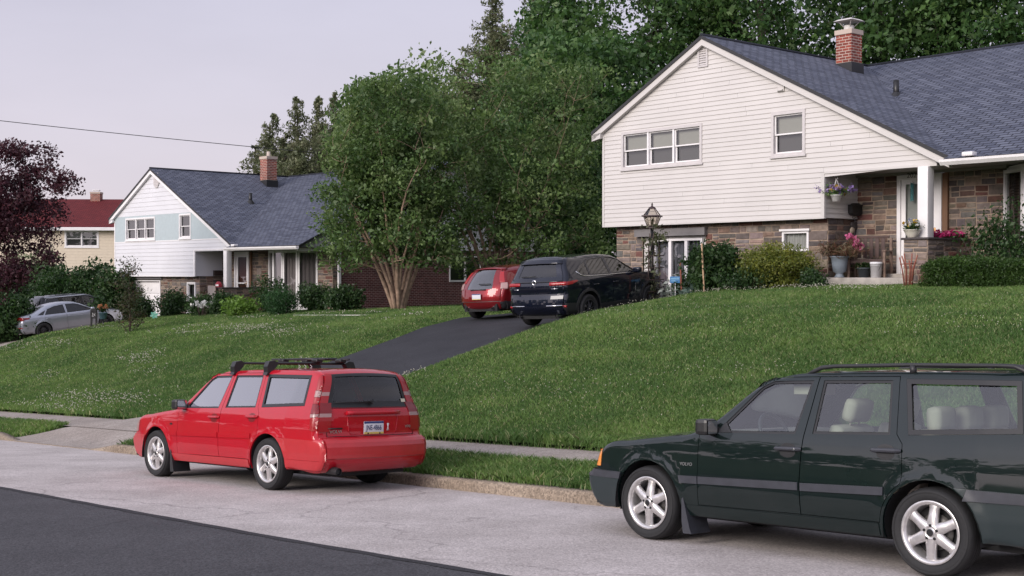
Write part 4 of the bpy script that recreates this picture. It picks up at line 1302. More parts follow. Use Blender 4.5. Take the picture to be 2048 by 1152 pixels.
class Shell:
    """car body: a side skin y = Y(x, z) and a cap skin bridging left and right over the outline"""
    def __init__(self, outline, ytab, taper, arches, sill, edge=.055, flare=.014, kinks=()):
        # outline: (x, z, bulge, crown, tag) from front bottom over the roof to rear bottom
        self.ctrl = outline
        pts = np.array([o[:4] for o in outline], float)
        d = np.r_[0, np.cumsum(np.hypot(np.diff(pts[:,0]), np.diff(pts[:,1])))]
        self.s_ctrl = d; self.len = d[-1]
        self.tags = {o[4]: d[i] for i, o in enumerate(outline) if len(o) > 4}
        # smooth resample (Catmull-Rom through the control points)
        ss = []
        for i in range(len(pts) - 1):
            n = max(2, int((d[i+1] - d[i]) / .035)); ss += list(d[i] + (d[i+1] - d[i]) * np.arange(n) / n)
        ss.append(d[-1]); self.ss = np.array(ss)
        self.pp = np.array([self._cr(pts, d, s) for s in self.ss])
        self.line = [(p[0], p[1]) for p in self.pp]
        self.ytab, self.taper_t = np.array(ytab), np.array(taper)
        self.arches, self.sill, self.edge, self.flare = arches, sill, edge, flare
    def _cr(self, P, d, s):
        i = min(len(P) - 2, max(0, int(np.searchsorted(d, s, side='right') - 1)))
        h = d[i+1] - d[i]; t = (s - d[i]) / h
        def tan(k):
            if k == 0: return (P[1] - P[0]) / (d[1] - d[0])
            if k == len(P) - 1: return (P[-1] - P[-2]) / (d[-1] - d[-2])
            a = (P[k] - P[k-1]) / (d[k] - d[k-1]); b = (P[k+1] - P[k]) / (d[k+1] - d[k])
            c = (a @ b) / (np.linalg.norm(a) * np.linalg.norm(b) + 1e-9)
            w = max(0, min(1, (c + .1) / .9))           # sharp corners stay sharp
            m = a * (d[k+1]-d[k]) + b * (d[k]-d[k-1]); m = m / (d[k+1] - d[k-1])
            return m * w
        m0, m1 = tan(i) * h, tan(i+1) * h
        t2, t3 = t*t, t*t*t
        return (2*t3-3*t2+1)*P[i] + (t3-2*t2+t)*m0 + (-2*t3+3*t2)*P[i+1] + (t3-t2)*m1
    def Yraw(self, x, z):
        y = np.interp(z, self.ytab[:,0], self.ytab[:,1])
        # soften the kinks of the table
        y = (y + np.interp(z + .03, self.ytab[:,0], self.ytab[:,1]) + np.interp(z - .03, self.ytab[:,0], self.ytab[:,1])) / 3
        return y * np.interp(x, self.taper_t[:,0], self.taper_t[:,1])
    def Y(self, x, z):
        x = np.atleast_1d(np.asarray(x, float)); z = np.atleast_1d(np.asarray(z, float))
        y = self.Yraw(x, z)
        for (cx, cz, r) in self.arches:
            dd = np.hypot(x - cx, z - cz) - r
            y = y + self.flare * np.exp(-(np.clip(dd, 0, 9) / .055)**2)
        d = seg_dist(x, z, self.line)
        e = self.edge
        k = np.clip(d, 0, e)
        return y - (e - np.sqrt(np.maximum(0, e*e - (e - k)**2)))
    def rim_points(self):
        if getattr(self, '_rim', None) is None:
            L = np.array(self.line); t = np.gradient(L, axis=0); t /= np.linalg.norm(t, axis=1)[:, None] + 1e-9
            nrm = np.c_[-t[:,1], t[:,0]]
            out = []
            for k in (.08, .24, .5, .8, 1.1):
                dd = k * self.edge
                for sgn in (1, -1):
                    q = L + nrm * dd * sgn
                    d = seg_dist(q[:,0], q[:,1], self.line)
                    out.append(q[np.abs(d - dd) < .12 * dd])
            self._rim = np.concatenate(out)
        return self._rim
    def S(self, x, z, off=0.0, side=1):
        return (x, side * (float(self.Y(x, z)[0]) + off), z)
    def side(self, mb, poly, holes=(), off=0.0, m=0, sides=(1, -1), step=.05, skirt=.022, inner=False):
        vs, T = triangulate(poly, list(holes), step, self.rim_points())
        x, z = vs[:,0], vs[:,1]
        y = self.Y(x, z)
        h = 2e-3
        nx = -(self.Y(x + h, z) - self.Y(x - h, z)) / (2*h); nz = -(self.Y(x, z + h) - self.Y(x, z - h)) / (2*h)
        nx, nz = np.clip(nx, -8, 8), np.clip(nz, -8, 8)
        L = np.sqrt(nx**2 + nz**2 + 1); nn = np.c_[nx/L, 1/L, nz/L]
        x, y, z = x + nn[:,0]*off, y + nn[:,1]*off, z + nn[:,2]*off
        for sg in sides:
            ids = [mb.vert((x[i], sg * y[i], z[i])) for i in range(len(x))]
            nv = nn * np.array([1, sg, 1])
            for t in T:
                # (x,z) counter-clockwise faces -y; flip for the left side
                q = t[::-1] if sg > 0 else t
                mb.face([ids[k] for k in q], m, None, True, None, [nv[k] for k in q])
            if skirt:
                for lp in [poly] + list(holes):
                    dl = densify(lp, step); n = len(dl)
                    px = np.array([p[0] for p in dl]); pz = np.array([p[1] for p in dl]); py = self.Y(px, pz) + off
                    a = [mb.vert((px[i], sg*py[i], pz[i])) for i in range(n)]
                    b = [mb.vert((px[i], sg*(py[i] - skirt), pz[i])) for i in range(n)]
                    for i in range(n):
                        j = (i+1) % n; mb.face([a[i], a[j], b[j], b[i]], m)
    def capP(self, s, v, off=0.0):
        i = np.interp(s, self.ss, np.arange(len(self.ss)))
        k = int(min(len(self.ss) - 2, max(0, math.floor(i)))); f = i - k
        p = self.pp[k] * (1 - f) + self.pp[k+1] * f
        x, z, bu, cr = p
        hw = float(self.Yraw(x, z)) - self.edge
        sgn = 1 if x > 0 else -1
        w = 1 - abs(v)**2.4
        q = np.array([x + bu * w, v * hw, z + cr * (1 - v*v)])
        if off:
            h = .01
            a = self.capP(min(self.len, s + h), v) - self.capP(max(0, s - h), v)
            b = self.capP(s, min(1.02, v + .01)) - self.capP(s, v - .01)
            nrm = np.cross(a, b); nrm = nrm / (np.linalg.norm(nrm) + 1e-9)
            if nrm[2] + .2 * sgn * nrm[0] < 0 and abs(nrm[2]) > .15: nrm = -nrm
            elif abs(nrm[2]) <= .15 and nrm[0] * sgn < 0: nrm = -nrm
            q = q + nrm * off
        return q
    def cap(self, mb, s0, s1, v0=-1.0, v1=1.0, off=0.0, m=0, ns=None, nv=None, skip=(), skirt=0.0, vfun=None):
        base = [s for s in self.ss if s0 + 1e-4 < s < s1 - 1e-4]
        ss = [s0] + base + [s1]
        for (a, b, c, d) in skip: ss += [a, b]
        ss = sorted(set(round(s, 5) for s in ss if s0 - 1e-4 <= s <= s1 + 1e-4))
        nv = nv or max(2, int(abs(v1 - v0) * 12))
        vv = list(np.linspace(v0, v1, nv + 1))
        for (a, b, c, d) in skip: vv += [c, d]
        vv = sorted(set(round(v, 5) for v in vv))
        grid = []
        for s in ss:
            row = []
            for v in vv:
                w = v if vfun is None else vfun(s, v)
                row.append(mb.vert(self.capP(s, w, off)))
            grid.append(row)
        for i in range(len(ss) - 1):
            for j in range(len(vv) - 1):
                cs, cv = (ss[i]+ss[i+1])/2, (vv[j]+vv[j+1])/2
                if any(a < cs < b and c < cv < d for (a, b, c, d) in skip): continue
                mb.face([grid[i][j], grid[i][j+1], grid[i+1][j+1], grid[i+1][j]], m, None, True)
        if skirt:
            rim = [grid[0][j] for j in range(len(vv))] + [grid[i][-1] for i in range(1, len(ss))] + [grid[-1][j] for j in range(len(vv)-2, -1, -1)] + [grid[i][0] for i in range(len(ss)-2, 0, -1)]
            key = []
            for i_, row in enumerate(grid):
                pass
            par = {}
            for i, s in enumerate(ss):
                for j, v in enumerate(vv): par[grid[i][j]] = (s, v if vfun is None else vfun(s, v))
            low = {g: mb.vert(self.capP(*par[g], off - skirt)) for g in rim}
            for a, b in zip(rim, rim[1:] + rim[:1]): mb.face([a, low[a], low[b], b], m)
    def s_at(self, z, rear=True, x=None):
        """outline length where the front or rear of the outline passes height z"""
        idx = np.arange(len(self.ss)); top = int(np.argmax(self.pp[:,1]))
        rng = idx[top:] if rear else idx[:top]
        k = rng[np.argmin(np.abs(self.pp[rng,1] - z) + (0 if x is None else np.abs(self.pp[rng,0] - x)))]
        return self.ss[k]
    def s_x(self, x):
        k = np.argmin(np.abs(self.pp[:,0] - x) + 3*(self.pp[:,1] < .6)); return self.ss[k]

def arc(cx, cz, r, a0, a1, n=14):
    return [(cx + r*math.cos(math.radians(a0 + (a1-a0)*k/n)), cz + r*math.sin(math.radians(a0 + (a1-a0)*k/n))) for k in range(n + 1)]

def side_outline(sh, arches, sill_z):
    """closed side polygon: outline, then back along the bottom with wheel arches (rear first)"""
    poly = list(sh.line)[::1]
    (fx, fz, r), (rx, rz, _) = arches
    zf, zr = poly[0][1], poly[-1][1]
    def arch(cx, cz, z_start, z_end):
        a0 = 180 - math.degrees(math.asin(max(-1, min(1, (z_start - cz) / r)))); a1 = math.degrees(math.asin(max(-1, min(1, (z_end - cz) / r))))
        return arc(cx, cz, r, a0, a1, 18)
    poly += arch(rx, rz, zr, sill_z) + arch(fx, fz, sill_z, zf)
    return poly

M_TYREWALL = M_RUBBER
def wheel(parent, x, y, r, rim_r, width, style, side, name="wheel", rim_mat=None, turn=0.0):
    """tyre with tread shoulder and an alloy rim facing outwards"""
    root = empty(name); root.parent = parent; root.location = (x, y, r)
    root.rotation_euler = (0, 0, turn)
    w = width / 2; sg = side
    mb = MB()
    prof = [(rim_r - .012, -w*.7), (rim_r + .012, -w*.92), ((rim_r + r)/2, -w*1.03), (r - .022, -w*.97), (r - .006, -w*.78), (r, -w*.5), (r, w*.5), (r - .006, w*.78), (r - .022, w*.97), ((rim_r + r)/2, w*1.03), (rim_r + .012, w*.92), (rim_r - .012, w*.7)]
    mb.lathe(prof, 48, 0, (0, 0, 0), 'y')
    mb.lathe([((rim_r + r)/2 + .01, w*1.03 + .001), ((rim_r + r)/2 + .018, w*1.03 + .004), ((rim_r + r)/2 + .026, w*1.02 + .001)], 48, 0, (0,0,0), 'y')
    for k in (-.32, 0, .32):
        mb.lathe([(r + .0005, w*k - .006), (r + .003, w*k), (r + .0005, w*k + .006)], 48, 1, (0,0,0), 'y')
    ty = mb.build("tyre", [M_RUBBER, M_DARK], root)
    mb = MB()
    if sg < 0: mb.M = Matrix.Rotation(math.pi, 4, 'Z')
    rm = rim_r
    mb.lathe([(rm - .03, -w*.6), (rm - .018, w*.55), (rm - .004, w*.80), (rm + .006, w*.92), (rm + .004, w*.96), (rm - .014, w*.93), (rm - .028, w*.72), (rm - .036, -w*.3)], 48, 0, (0,0,0), 'y')
    mb.lathe([(.0, -w*.2), (rm - .03, -w*.25)], 32, 1, (0,0,0), 'y')
    mb.lathe([(.125, -w*.12), (.13, w*.02), (.06, w*.04)], 32, 2, (0,0,0), 'y')   # brake disc
    if style == 'six':
        n, w0, w1 = 6, .046, .037
    elif style == 'ten':
        n, w0, w1 = 10, .013, .011
    else:
        n, w0, w1 = 5, .030, .022
    yo = w * .70
    for k in range(n):
        a = 2*math.pi*k/n + math.pi/2 + .09
        ca, sa = math.cos(a), math.sin(a)
        st = [(.035, w0*1.25, yo + .010), (.075, w0*.92, yo + .012), (.13, w0*.82, yo + .004), (rm - .05, w1*1.0, yo - .004), (rm - .02, w1*1.35, yo - .004), (rm - .006, w1*1.6, yo - .01)]
        rings = []
        for (rr, hw, yy) in st:
            row = []
            for (u, dy) in ((-1, -.028), (-.93, -.008), (-.5, .003), (0, .006), (.5, .003), (.93, -.008), (1, -.028)):
                q = u * hw
                row.append(mb.vert((rr*ca - q*sa, yy + dy, rr*sa + q*ca)))
            rings.append(row)
        for r0, r1 in zip(rings, rings[1:]):
            for j in range(6): mb.face([r0[j], r0[j+1], r1[j+1], r1[j]], 0, None, True)
    mb.lathe([(.066, yo - .02), (.064, yo + .008), (.054, yo + .016), (.040, yo + .018), (.036, yo + .013), (.030, yo + .013), (.028, yo + .022), (.0, yo + .024)], 28, 0, (0,0,0), 'y')
    mb.lathe([(.026, yo + .0245), (.0, yo + .0255)], 20, 1, (0,0,0), 'y')
    for k in range(5):
        a = 2*math.pi*k/5 + .3; mb.lathe([(.011, yo + .005), (.011, yo + .02), (0, yo + .022)], 8, 1, (.05*math.cos(a), 0, .05*math.sin(a)), 'y')
    mb.build("rim", [rim_mat or M_ALLOY, M_DARK, simple("brake_disc", (.2, .19, .18), .5, metal=.7)], root)
    return root

def rbox(mb, x0, x1, y0, y1, z0, z1, b=.03, m=0): mb.box(x0, x1, y0, y1, z0, z1, m, bev=b)

def seat(mb, x, y, w=.50, tilt=-.30, hz=.60, m=0, head=True):
    """car seat: cushion, leaning back, headrest on posts"""
    old = mb.M
    mb.M = Matrix.Translation((x, y, .42)); rbox(mb, -.25, .27, -w/2, w/2, -.10, .08, .05, m)
    mb.M = Matrix.Translation((x - .22, y, .46)) @ Matrix.Rotation(tilt, 4, 'Y')
    rbox(mb, -.06, .07, -w/2, w/2, 0, hz, .05, m)
    rbox(mb, -.03, .10, -w/2, -w/2 + .09, .05, hz - .1, .03, m); rbox(mb, -.03, .10, w/2 - .09, w/2, .05, hz - .1, .03, m)
    if head:
        mb.tube([(0, -.06, hz - .02), (0, -.06, hz + .06)], .008, 6, m); mb.tube([(0, .06, hz - .02), (0, .06, hz + .06)], .008, 6, m)
        rbox(mb, -.055, .055, -.15, .15, hz + .03, hz + .22, .05, m)
    mb.M = old

def car_matrix(s, t, yaw, zf=None, dz=0.0):
    """on the street plane at (s, t), heading along the street turned by yaw"""
    e = np.r_[U, -.0575]; m = np.r_[N, -.0557]
    f = math.cos(yaw) * e - math.sin(yaw) * m; f /= np.linalg.norm(f)
    up = np.cross(m, e); up /= np.linalg.norm(up); up *= np.sign(up[2]); l = np.cross(up, f)
    x, y = stw(s, t)
    return Matrix(((f[0], l[0], up[0], x), (f[1], l[1], up[1], y), (f[2], l[2], up[2], float(road_z(s, t)) + dz), (0, 0, 0, 1)))

def drive_matrix(s, t, yaw, slope, z, roll=0.0):
    """facing the houses (street-across direction) turned by yaw, nose up by slope"""
    d = math.cos(yaw) * N + math.sin(yaw) * U
    f = np.array([d[0], d[1], slope]); f /= np.linalg.norm(f)
    l = np.cross([0, 0, 1], f); l /= np.linalg.norm(l); l = l + np.array([0, 0, roll]); l /= np.linalg.norm(l); up = np.cross(f, l)
    x, y = stw(s, t)
    return Matrix(((f[0], l[0], up[0], x), (f[1], l[1], up[1], y), (f[2], l[2], up[2], z), (0, 0, 0, 1)))

# ------------------------------------------------ the two old wagons
M_RED = paint("red_car_paint", (.41, .005, .016), metal=.0, rough=.45)
M_GREEN = paint("green_car_paint", (.0035, .0095, .009), metal=.0, rough=.45)
M_REDBUMP = simple("red_bumper_paint", (.42, .020, .026), .38, coat=.5, var=.06)
M_LAMP_RED = simple("red_lens", (.30, .006, .009), .3, coat=.4)
M_LAMP_DRED = simple("dark_red_lens", (.17, .004, .006), .3, coat=.4)
M_LAMP_CLR = simple("clear_lens", (.33, .20, .19), .3, coat=.3)
M_LAMP_AMB = simple("amber_lens", (.75, .28, .07), .12, coat=1)
M_GLASS_G = glass("car_side_glass", (.74, .86, .83), 1.45)
M_GLASS_W = glass("windscreen_glass", (.80, .86, .84), 1.0)
M_GLASS_R = glass("car_dark_glass", (.40, .47, .46), 3.3)
M_GLASS_B = glass("rear_glass", (.66, .76, .72), .9)
M_GLASS_T = glass("tinted_glass", (.10, .11, .13), .9)
M_GLASS_C = glass("hatch_glass", (.22, .27, .29), 2.2)
M_BEIGE = simple("beige_upholstery", (.50, .43, .36), .85, var=.1)
M_GREYSEAT = simple("dark_upholstery", (.03, .03, .033), .85)
M_HEADLINER = simple("headliner", (.30, .29, .28), .9)
M_PLATE_W = simple("plate_white", (.62, .62, .66), .4)
M_PLATE_B = simple("plate_blue", (.03, .05, .17), .4)
M_PLATE_Y = simple("plate_yellow", (.62, .46, .12), .4)
M_INK = simple("plate_ink", (.02, .03, .10), .5)
M_BADGE = simple("badge_metal", (.5, .5, .5), .3, metal=.8)

def wagon(M, variant):
    green = variant == 'green'
    root = empty("station_wagon", mat=M)
    body_m = M_GREEN if green else M_RED
    arches = [(1.332, .312, .375), (-1.332, .312, .375)]
    out = [(1.74, .235, .16, 0), (2.03, .25, .17, 0), (2.105, .36, .18, 0), (2.12, .52, .19, 0, 'fb'), (2.05, .565, .17, 0, 'g0'),
           (1.955, .745, .14, 0, 'g1'), (1.90, .785, .13, .015), (1.55, .845, .06, .04), (1.15, .895, .03, .05), (.86, .935, .05, .05, 'cowl'), (.74, .985, .10, .04, 'w0'),
           (.14, 1.392, .06, .03, 'w1'), (.0, 1.425, .03, .03), (-.45, 1.448, 0, .03), (-1.1, 1.455, 0, .03), (-1.75, 1.447, 0, .03), (-2.04, 1.43, -.03, .03, 'r0'), (-2.10, 1.40, -.05, .025, 'r1'),
           (-2.20, 1.03, -.07, 0, 'r2'), (-2.225, .98, -.07, 0), (-2.26, .66, -.075, 0, 'tg'), (-2.31, .65, -.09, 0, 'b0'), (-2.37, .60, -.09, 0), (-2.385, .50, -.09, 0), (-2.36, .36, -.09, 0), (-2.30, .29, -.08, 0, 'b1'), (-1.76, .275, 0, 0)]
    ytab = [(.2, .79), (.3, .835), (.45, .862), (.60, .868), (.80, .864), (.93, .848), (1.40, .665), (1.48, .63)]
    taper = [(-2.4, .92), (-2.2, .955), (-1.7, .99), (-.8, 1), (.6, 1), (1.3, .985), (1.8, .945), (2.1, .885)]
    sh = Shell(out, ytab, taper, arches, .25, edge=.05)
    w1 = [(.585, .950), (.215, 1.335), (.12, 1.378), (-.262, 1.386), (-.190, .966)]
    w2 = [(-.345, .974), (-.354, 1.388), (-.952, 1.392), (-1.012, .992)]
    w3 = [(-1.075, 1.392), (-1.165, 1.008), (-1.985, 1.045), (-1.925, 1.385)]
    if not green: w3 = [(-1.075, 1.392), (-1.150, 1.008), (-1.975, 1.042), (-1.935, 1.385)]
    dF = [(.752, .935), (.668, 1.005), (.232, 1.365), (.125, 1.405), (-.305, 1.413), (-.268, .96), (-.240, .60), (-.240, .355), (.772, .345), (.762, .62)]
    dR = [(-.313, 1.413), (-1.002, 1.419), (-1.062, 1.0), (-1.118, .93), (-1.122, .70)] + arc(-1.332, .312, .402, 57, 8, 6) + [(-.930, .355), (-.248, .355), (-.248, .60), (-.276, .96)]
    so = side_outline(sh, arches, .245)
    mb = MB()
    sh.side(mb, so, [offset_poly(dF, .005), offset_poly(dR, .005), offset_poly(w3, .012)])
    t = sh.tags
    ws = (t['w0'] + .03, t['w1'] - .02, -.90, .90); rw = (t['r1'] + .03, t['r2'] - .02, -.90, .90)
    sh.cap(mb, 0, sh.len, skip=[ws, rw])
    body = mb.build("body", body_m, root)
    # underside and wheel wells
    mb = MB()
    mb.box(-2.2, 1.9, -.58, .58, .20, .40, 0); mb.box(-.92, .92, -.80, .80, .24, .32, 0); mb.box(-2.28, -1.72, -.78, .78, .32, .45, 0); mb.box(1.70, 2.02, -.76, .76, .26, .45)
    for (cx, cz, r) in arches:
        for sg in (1, -1):
            a = arc(cx, cz, r + .004, -10, 190, 18)
            for p, q in zip(a, a[1:]):
                mb.poly([(p[0], sg*.50, p[1]), (q[0], sg*.50, q[1]), (q[0], sg*.850, q[1]), (p[0], sg*.850, p[1])])
            mb.poly([(p[0], sg*.50, p[1]) for p in a])
    mb.box(-.3, .5, -.2, .2, .16, .2); mb.tube([(-2.0, -.35, .27), (-2.0, .35, .27)], .10, 10)
    mb.build("underbody", M_DARK, root)
    # doors with their windows
    for sg in (1, -1):
        for poly, win, hx, hz in ((dF, w1, -.135, .852), (dR, w2, -.99, .880)):
            mb = MB(); sh.side(mb, poly, [win], sides=(sg,), skirt=.03)
            d = mb.build("door", body_m, root)
            mb = MB()
            sh.side(mb, win, [], off=-.012, m=0, sides=(sg,), skirt=0, step=.09)
            sh.side(mb, offset_poly(win, .001), [offset_poly(win, -.020)], off=-.006, m=1, sides=(sg,), skirt=.012, step=.07)
            mb.build("window", [M_GLASS_G if green else M_GLASS_R, M_BLACK], d)
            hm = M_GREYPL if green else body_m
            mb = MB()
            el = [(hx + .085*math.cos(a)*1.0, hz - .012 + .058*math.sin(a)) for a in np.linspace(0, 2*math.pi, 17)[:-1]]
            el = [(hx + max(-.072, min(.072, p[0]-hx)), p[1]) for p in el]
            sh.side(mb, el, [], off=.0012, m=1, sides=(sg,), skirt=0, step=.05)
            x, y, z = sh.S(hx, hz, .026, sg)
            mb.tube([(x + .115, y - sg*.022, z - .002), (x + .095, y, z), (x - .095, y, z + .002), (x - .125, y - sg*.022, z + .002)], [.012, .016, .017, .013], 8, 0)
            if green and hx > -.5: mb.lathe([(.012, 0), (.011, .006), (0, .007)], 10, 2, (x - .085, y + sg*.012, z), 'y')
            mb.build("handle", [hm, M_BLACK if green else M_LAMP_DRED, M_CHROME], d)
            # side strip
            zz = .06 if not green else 0
            x0, x1 = (.755, -.232) if hx > -.5 else (-.256, -.975)
            mb = MB(); z0 = .520 + zz if hx > -.5 else .535 + zz
            st = [(x0, z0), (x1, z0 + .018), (x1, z0 + .078), (x0, z0 + .060)]
            sh.side(mb, st, [], off=.012, sides=(sg,), skirt=.014)
            mb.build("side_strip", M_GREYPL if green else body_m, d)
        mb = MB()
        sh.side(mb, w3, [], off=-.012, m=0, sides=(sg,), skirt=0, step=.09)
        sh.side(mb, offset_poly(w3, .010), [offset_poly(w3, -.026)], off=.002, m=1, sides=(sg,), skirt=.012, step=.07)
        mb.build("quarter_window", [M_GLASS_G if green else M_GLASS_R, M_BLACK], root)
        mb = MB()
        if green:
            sh.side(mb, [(.955, .515), (.765, .518), (.765, .580), (.970, .577)], [], off=.012, sides=(sg,), skirt=.014)
        else:
            sh.side(mb, [(.955, .575), (.765, .578), (.765, .640), (.970, .637)], [], off=.012, sides=(sg,), skirt=.014)
        mb.build("fender_strip", M_GREYPL if green else body_m, root)
        # wing mirror
        mb = MB(); x, y, z = sh.S(.60, .985, 0, sg)
        mb.M = Matrix.Translation((x, y + sg*.10, z + .01)) @ Matrix.Rotation(sg*.15, 4, 'Z')
        rbox(mb, -.045, .075, -.09, .09, -.062, .068, .03, 0)
        mb.poly([(-.046, -.075, -.05), (-.046, .075, -.05), (-.046, .075, .055), (-.046, -.075, .055)], 1)
        mb.M = None
        mb.tube([(x, y - sg*.03, z - .03), (x, y + sg*.04, z - .03)], .03, 8)
        tri = [(.665, .955), (.56, .955), (.60, 1.04)]
        sh.side(mb, [(.655, .955), (.43, .957), (.50, 1.035)] if green else [(.655, .955), (.50, .957), (.56, 1.03)], [], off=.0, m=0, sides=(sg,), skirt=.01)
        mb.build("mirror", [M_BLACK, M_CHROME], root)
        # mud flap
        mb = MB(); mb.prism([(.945, .40), (.93, .40), (.86, .14), (.84, .095), (.93, .095), (.945, .2)], sg*.60, sg*.855, 0)
        mb.build("mud_flap", M_GREYPL if green else M_PLASTIC, root)
    # bumpers
    def band(side_poly, s0, s1, off, mat, name, zcut=None):
        mb = MB()
        for sg in (1, -1): sh.side(mb, side_poly, [], off=off, sides=(sg,), skirt=.02)
        sh.cap(mb, s0, s1, off=off)
        return mb.build(name, mat, root)
    s_of = lambda z, rear: sh.s_at(z, rear)
    fx = [p for p in sh.line if p[0] > 1.70 and .236 < p[1] < .566]
    rx = [p for p in sh.line if p[0] < -1.74 and .276 < p[1] < .646]
    def arch_pts(cx, z0, z1, sgn, r=.388):
        return [(cx + sgn*math.sqrt(max(0, r*r - (z - .312)**2)), z) for z in np.linspace(z0, z1, 7)]
    fp = [(p[0] + .0, p[1]) for p in fx] + arch_pts(1.332, .56, .25, 1)
    rp = rx + arch_pts(-1.332, .285, .645, -1)
    if green:
        band(fp, sh.ss[0], t['g0'] - .01, .012, simple("bumper_paint_dark", (.010, .020, .022), .45, coat=.4), "front_bumper")
        b2 = [p for p in fp if p[1] > .50]
        b2 = [(1.66, .503), (2.118, .503)] + [p for p in fx if p[1] > .505] + [(1.64, .562)]
        band(b2, sh.s_at(.503, False), t['g0'] - .012, .020, M_GREYPL, "bumper_strip")
        band(rp, t['b0'] + .01, sh.ss[-1], .012, simple("bumper_paint_dark", (.010, .020, .022), .45, coat=.4), "rear_bumper")
        b3 = [(-1.63, .640)] + [p for p in rx if p[1] > .565] + [(-2.38, .565), (-1.60, .560)]
        band(b3, t['b0'] + .012, sh.s_at(.565, True), .022, M_GREYPL, "bumper_strip")
    else:
        band(fp, sh.ss[0], t['g0'] - .01, .012, M_REDBUMP, "front_bumper")
        band(rp, t['b0'] + .01, sh.ss[-1], .014, M_REDBUMP, "rear_bumper")
        # lower lip moulding of the bumper and sill
        b4 = [p for p in rx if .30 < p[1] < .365]
        b4 = [(-1.715, .395), (-2.365, .395)] + [p for p in rx if .285 < p[1] < .39] + [(-1.715, .30)]
        band(b4, sh.s_at(.395, True), t['b1'] + .02, .020, M_REDBUMP, "bumper_lip")
        mb = MB(); sh.side(mb, [(.915, .345), (-.925, .350), (-.925, .262), (.90, .250)], [], off=.010, skirt=.02); mb.build("sill_moulding", M_REDBUMP, root)
    if green:
        mb = MB(); sh.side(mb, [(.90, .335), (-.925, .345), (-.925, .255), (.88, .247)], [], off=.006, skirt=.02); mb.build("sill_moulding", body_m, root)
    # windscreen, rear screen
    part("windscreen", lambda m: sh.cap(m, ws[0], ws[1], -.90, .90, off=-.006), M_GLASS_W, root)
    part("rear_window", lambda m: (sh.cap(m, rw[0], rw[1], -.90, .90, off=-.006, m=0),
        sh.cap(m, t['r1'] + .002, t['r2'] + .02, -.97, .97, off=.002, m=1, skip=[(t['r1'] + .055, t['r2'] - .055, -.78, .78)], nv=30)), [M_GLASS_B, M_BLACK], root)
    # lamps
    if green:
        for sg in (1, -1):
            part("turn_signal", lambda m: sh.side(m, [(2.00, .600), (1.965, .748), (1.915, .752), (1.935, .600)], [], off=.006, m=0, sides=(sg,), skirt=.02, step=.03), M_LAMP_AMB, root)
        for sg in (1, -1):
            part("headlight", lambda m: sh.cap(m, t['g0'] + .02, t['g1'] - .015, min(sg*.42, sg*1.0), max(sg*.42, sg*1.0), off=.006, skirt=.02), M_LAMP_CLR, root)
        part("grille", lambda m: sh.cap(m, t['g0'] + .02, t['g1'] - .01, -.38, .38, off=.008, skirt=.02), M_BLACK, root)
        for sg in (1, -1):
            x, y, z = sh.S(.885, .675, .003, sg)
            text_mesh("badge", "VOLVO", .038, M_BADGE, root, Matrix.Translation((x, y + sg*.002, z)) @ Matrix.Rotation(math.pi if sg > 0 else 0, 4, 'Z') @ Matrix.Rotation(math.pi/2, 4, 'X'), .002, xs=1.05)
    else:
        for sg in (1, -1):
            mb = MB(); sh.side(mb, [(2.01, .60), (1.965, .745), (1.86, .755), (1.90, .60)], [], off=.006, m=0, sides=(sg,), skirt=.02, step=.03)
            sh.cap(mb, t['g0'] + .02, t['g1'] - .015, min(sg*.42, sg), max(sg*.42, sg), off=.006); mb.build("headlight", M_LAMP_CLR, root)
        part("grille", lambda m: sh.cap(m, t['g0'] + .02, t['g1'] - .01, -.38, .38, off=.008, skirt=.02), M_BLACK, root)
    def xo(z):      # tail outline x at height z
        p = sh.pp[int(np.argmax(sh.pp[:,1])):]; k = np.argmin(np.abs(p[:,1] - z)); return p[k, 0]
    def lamp_front(z): return np.interp(z, [.74, 1.05, 1.40], [xo(.74) + .070, xo(1.05) + .050, xo(1.40) + .012])
    segs = [(1.215, 1.40, M_LAMP_RED), (1.135, 1.215, M_LAMP_CLR), (1.055, 1.135, M_LAMP_RED), (.940, 1.055, M_LAMP_DRED), (.900, .940, M_LAMP_CLR), (.745, .895, M_LAMP_RED)]
    if green: segs = [(.68, .98, M_LAMP_RED)]
    for sg in (1, -1):
        mb = MB(); mats = []
        for (z0, z1, mt) in segs:
            if mt not in mats: mats.append(mt)
            zz = np.linspace(z0, z1 - .004, 4)
            poly = [(lamp_front(z), z) for z in zz] + [(xo(z) - .0, z) for z in zz[::-1]]
            sh.side(mb, poly, [], off=.010, m=mats.index(mt), sides=(sg,), skirt=.016, step=.04)
            v0 = .86 if z0 > 1.04 else .80
            sh.cap(mb, sh.s_at(z1 - .004, True), sh.s_at(z0, True), min(sg*v0, sg), max(sg*v0, sg), off=.010, m=mats.index(mt), nv=3, skirt=.012)
        mb.build("tail_light", mats, root)
    # tailgate details
    if not green:
        s9 = lambda z: sh.s_at(z, True)
        def rear_pt(y, z, off=0.0):
            s = s9(z); p = sh.capP(s, 0); hw = float(sh.Yraw(p[0], z)) - sh.edge
            return Vector(sh.capP(s, y / hw, off))
        part("tailgate_handle", lambda m: (m.tube([rear_pt(y, .925, .022) for y in np.linspace(.40, -.40, 9)], .024, 8)), body_m, root)
        def seam(m):
            for sg in (1, -1):
                P = [rear_pt(sg*.655, z, .002) for z in np.linspace(1.0, .675, 8)]; m.tube(P, .0035, 4)
            m.tube([rear_pt(y, .672, .003) for y in np.linspace(-.655, .655, 15)], .004, 4)
            m.tube([rear_pt(y, .995, .003) for y in np.linspace(-.7, .7, 15)], .003, 4)
        part("tailgate_seam", seam, M_BLACK, root)
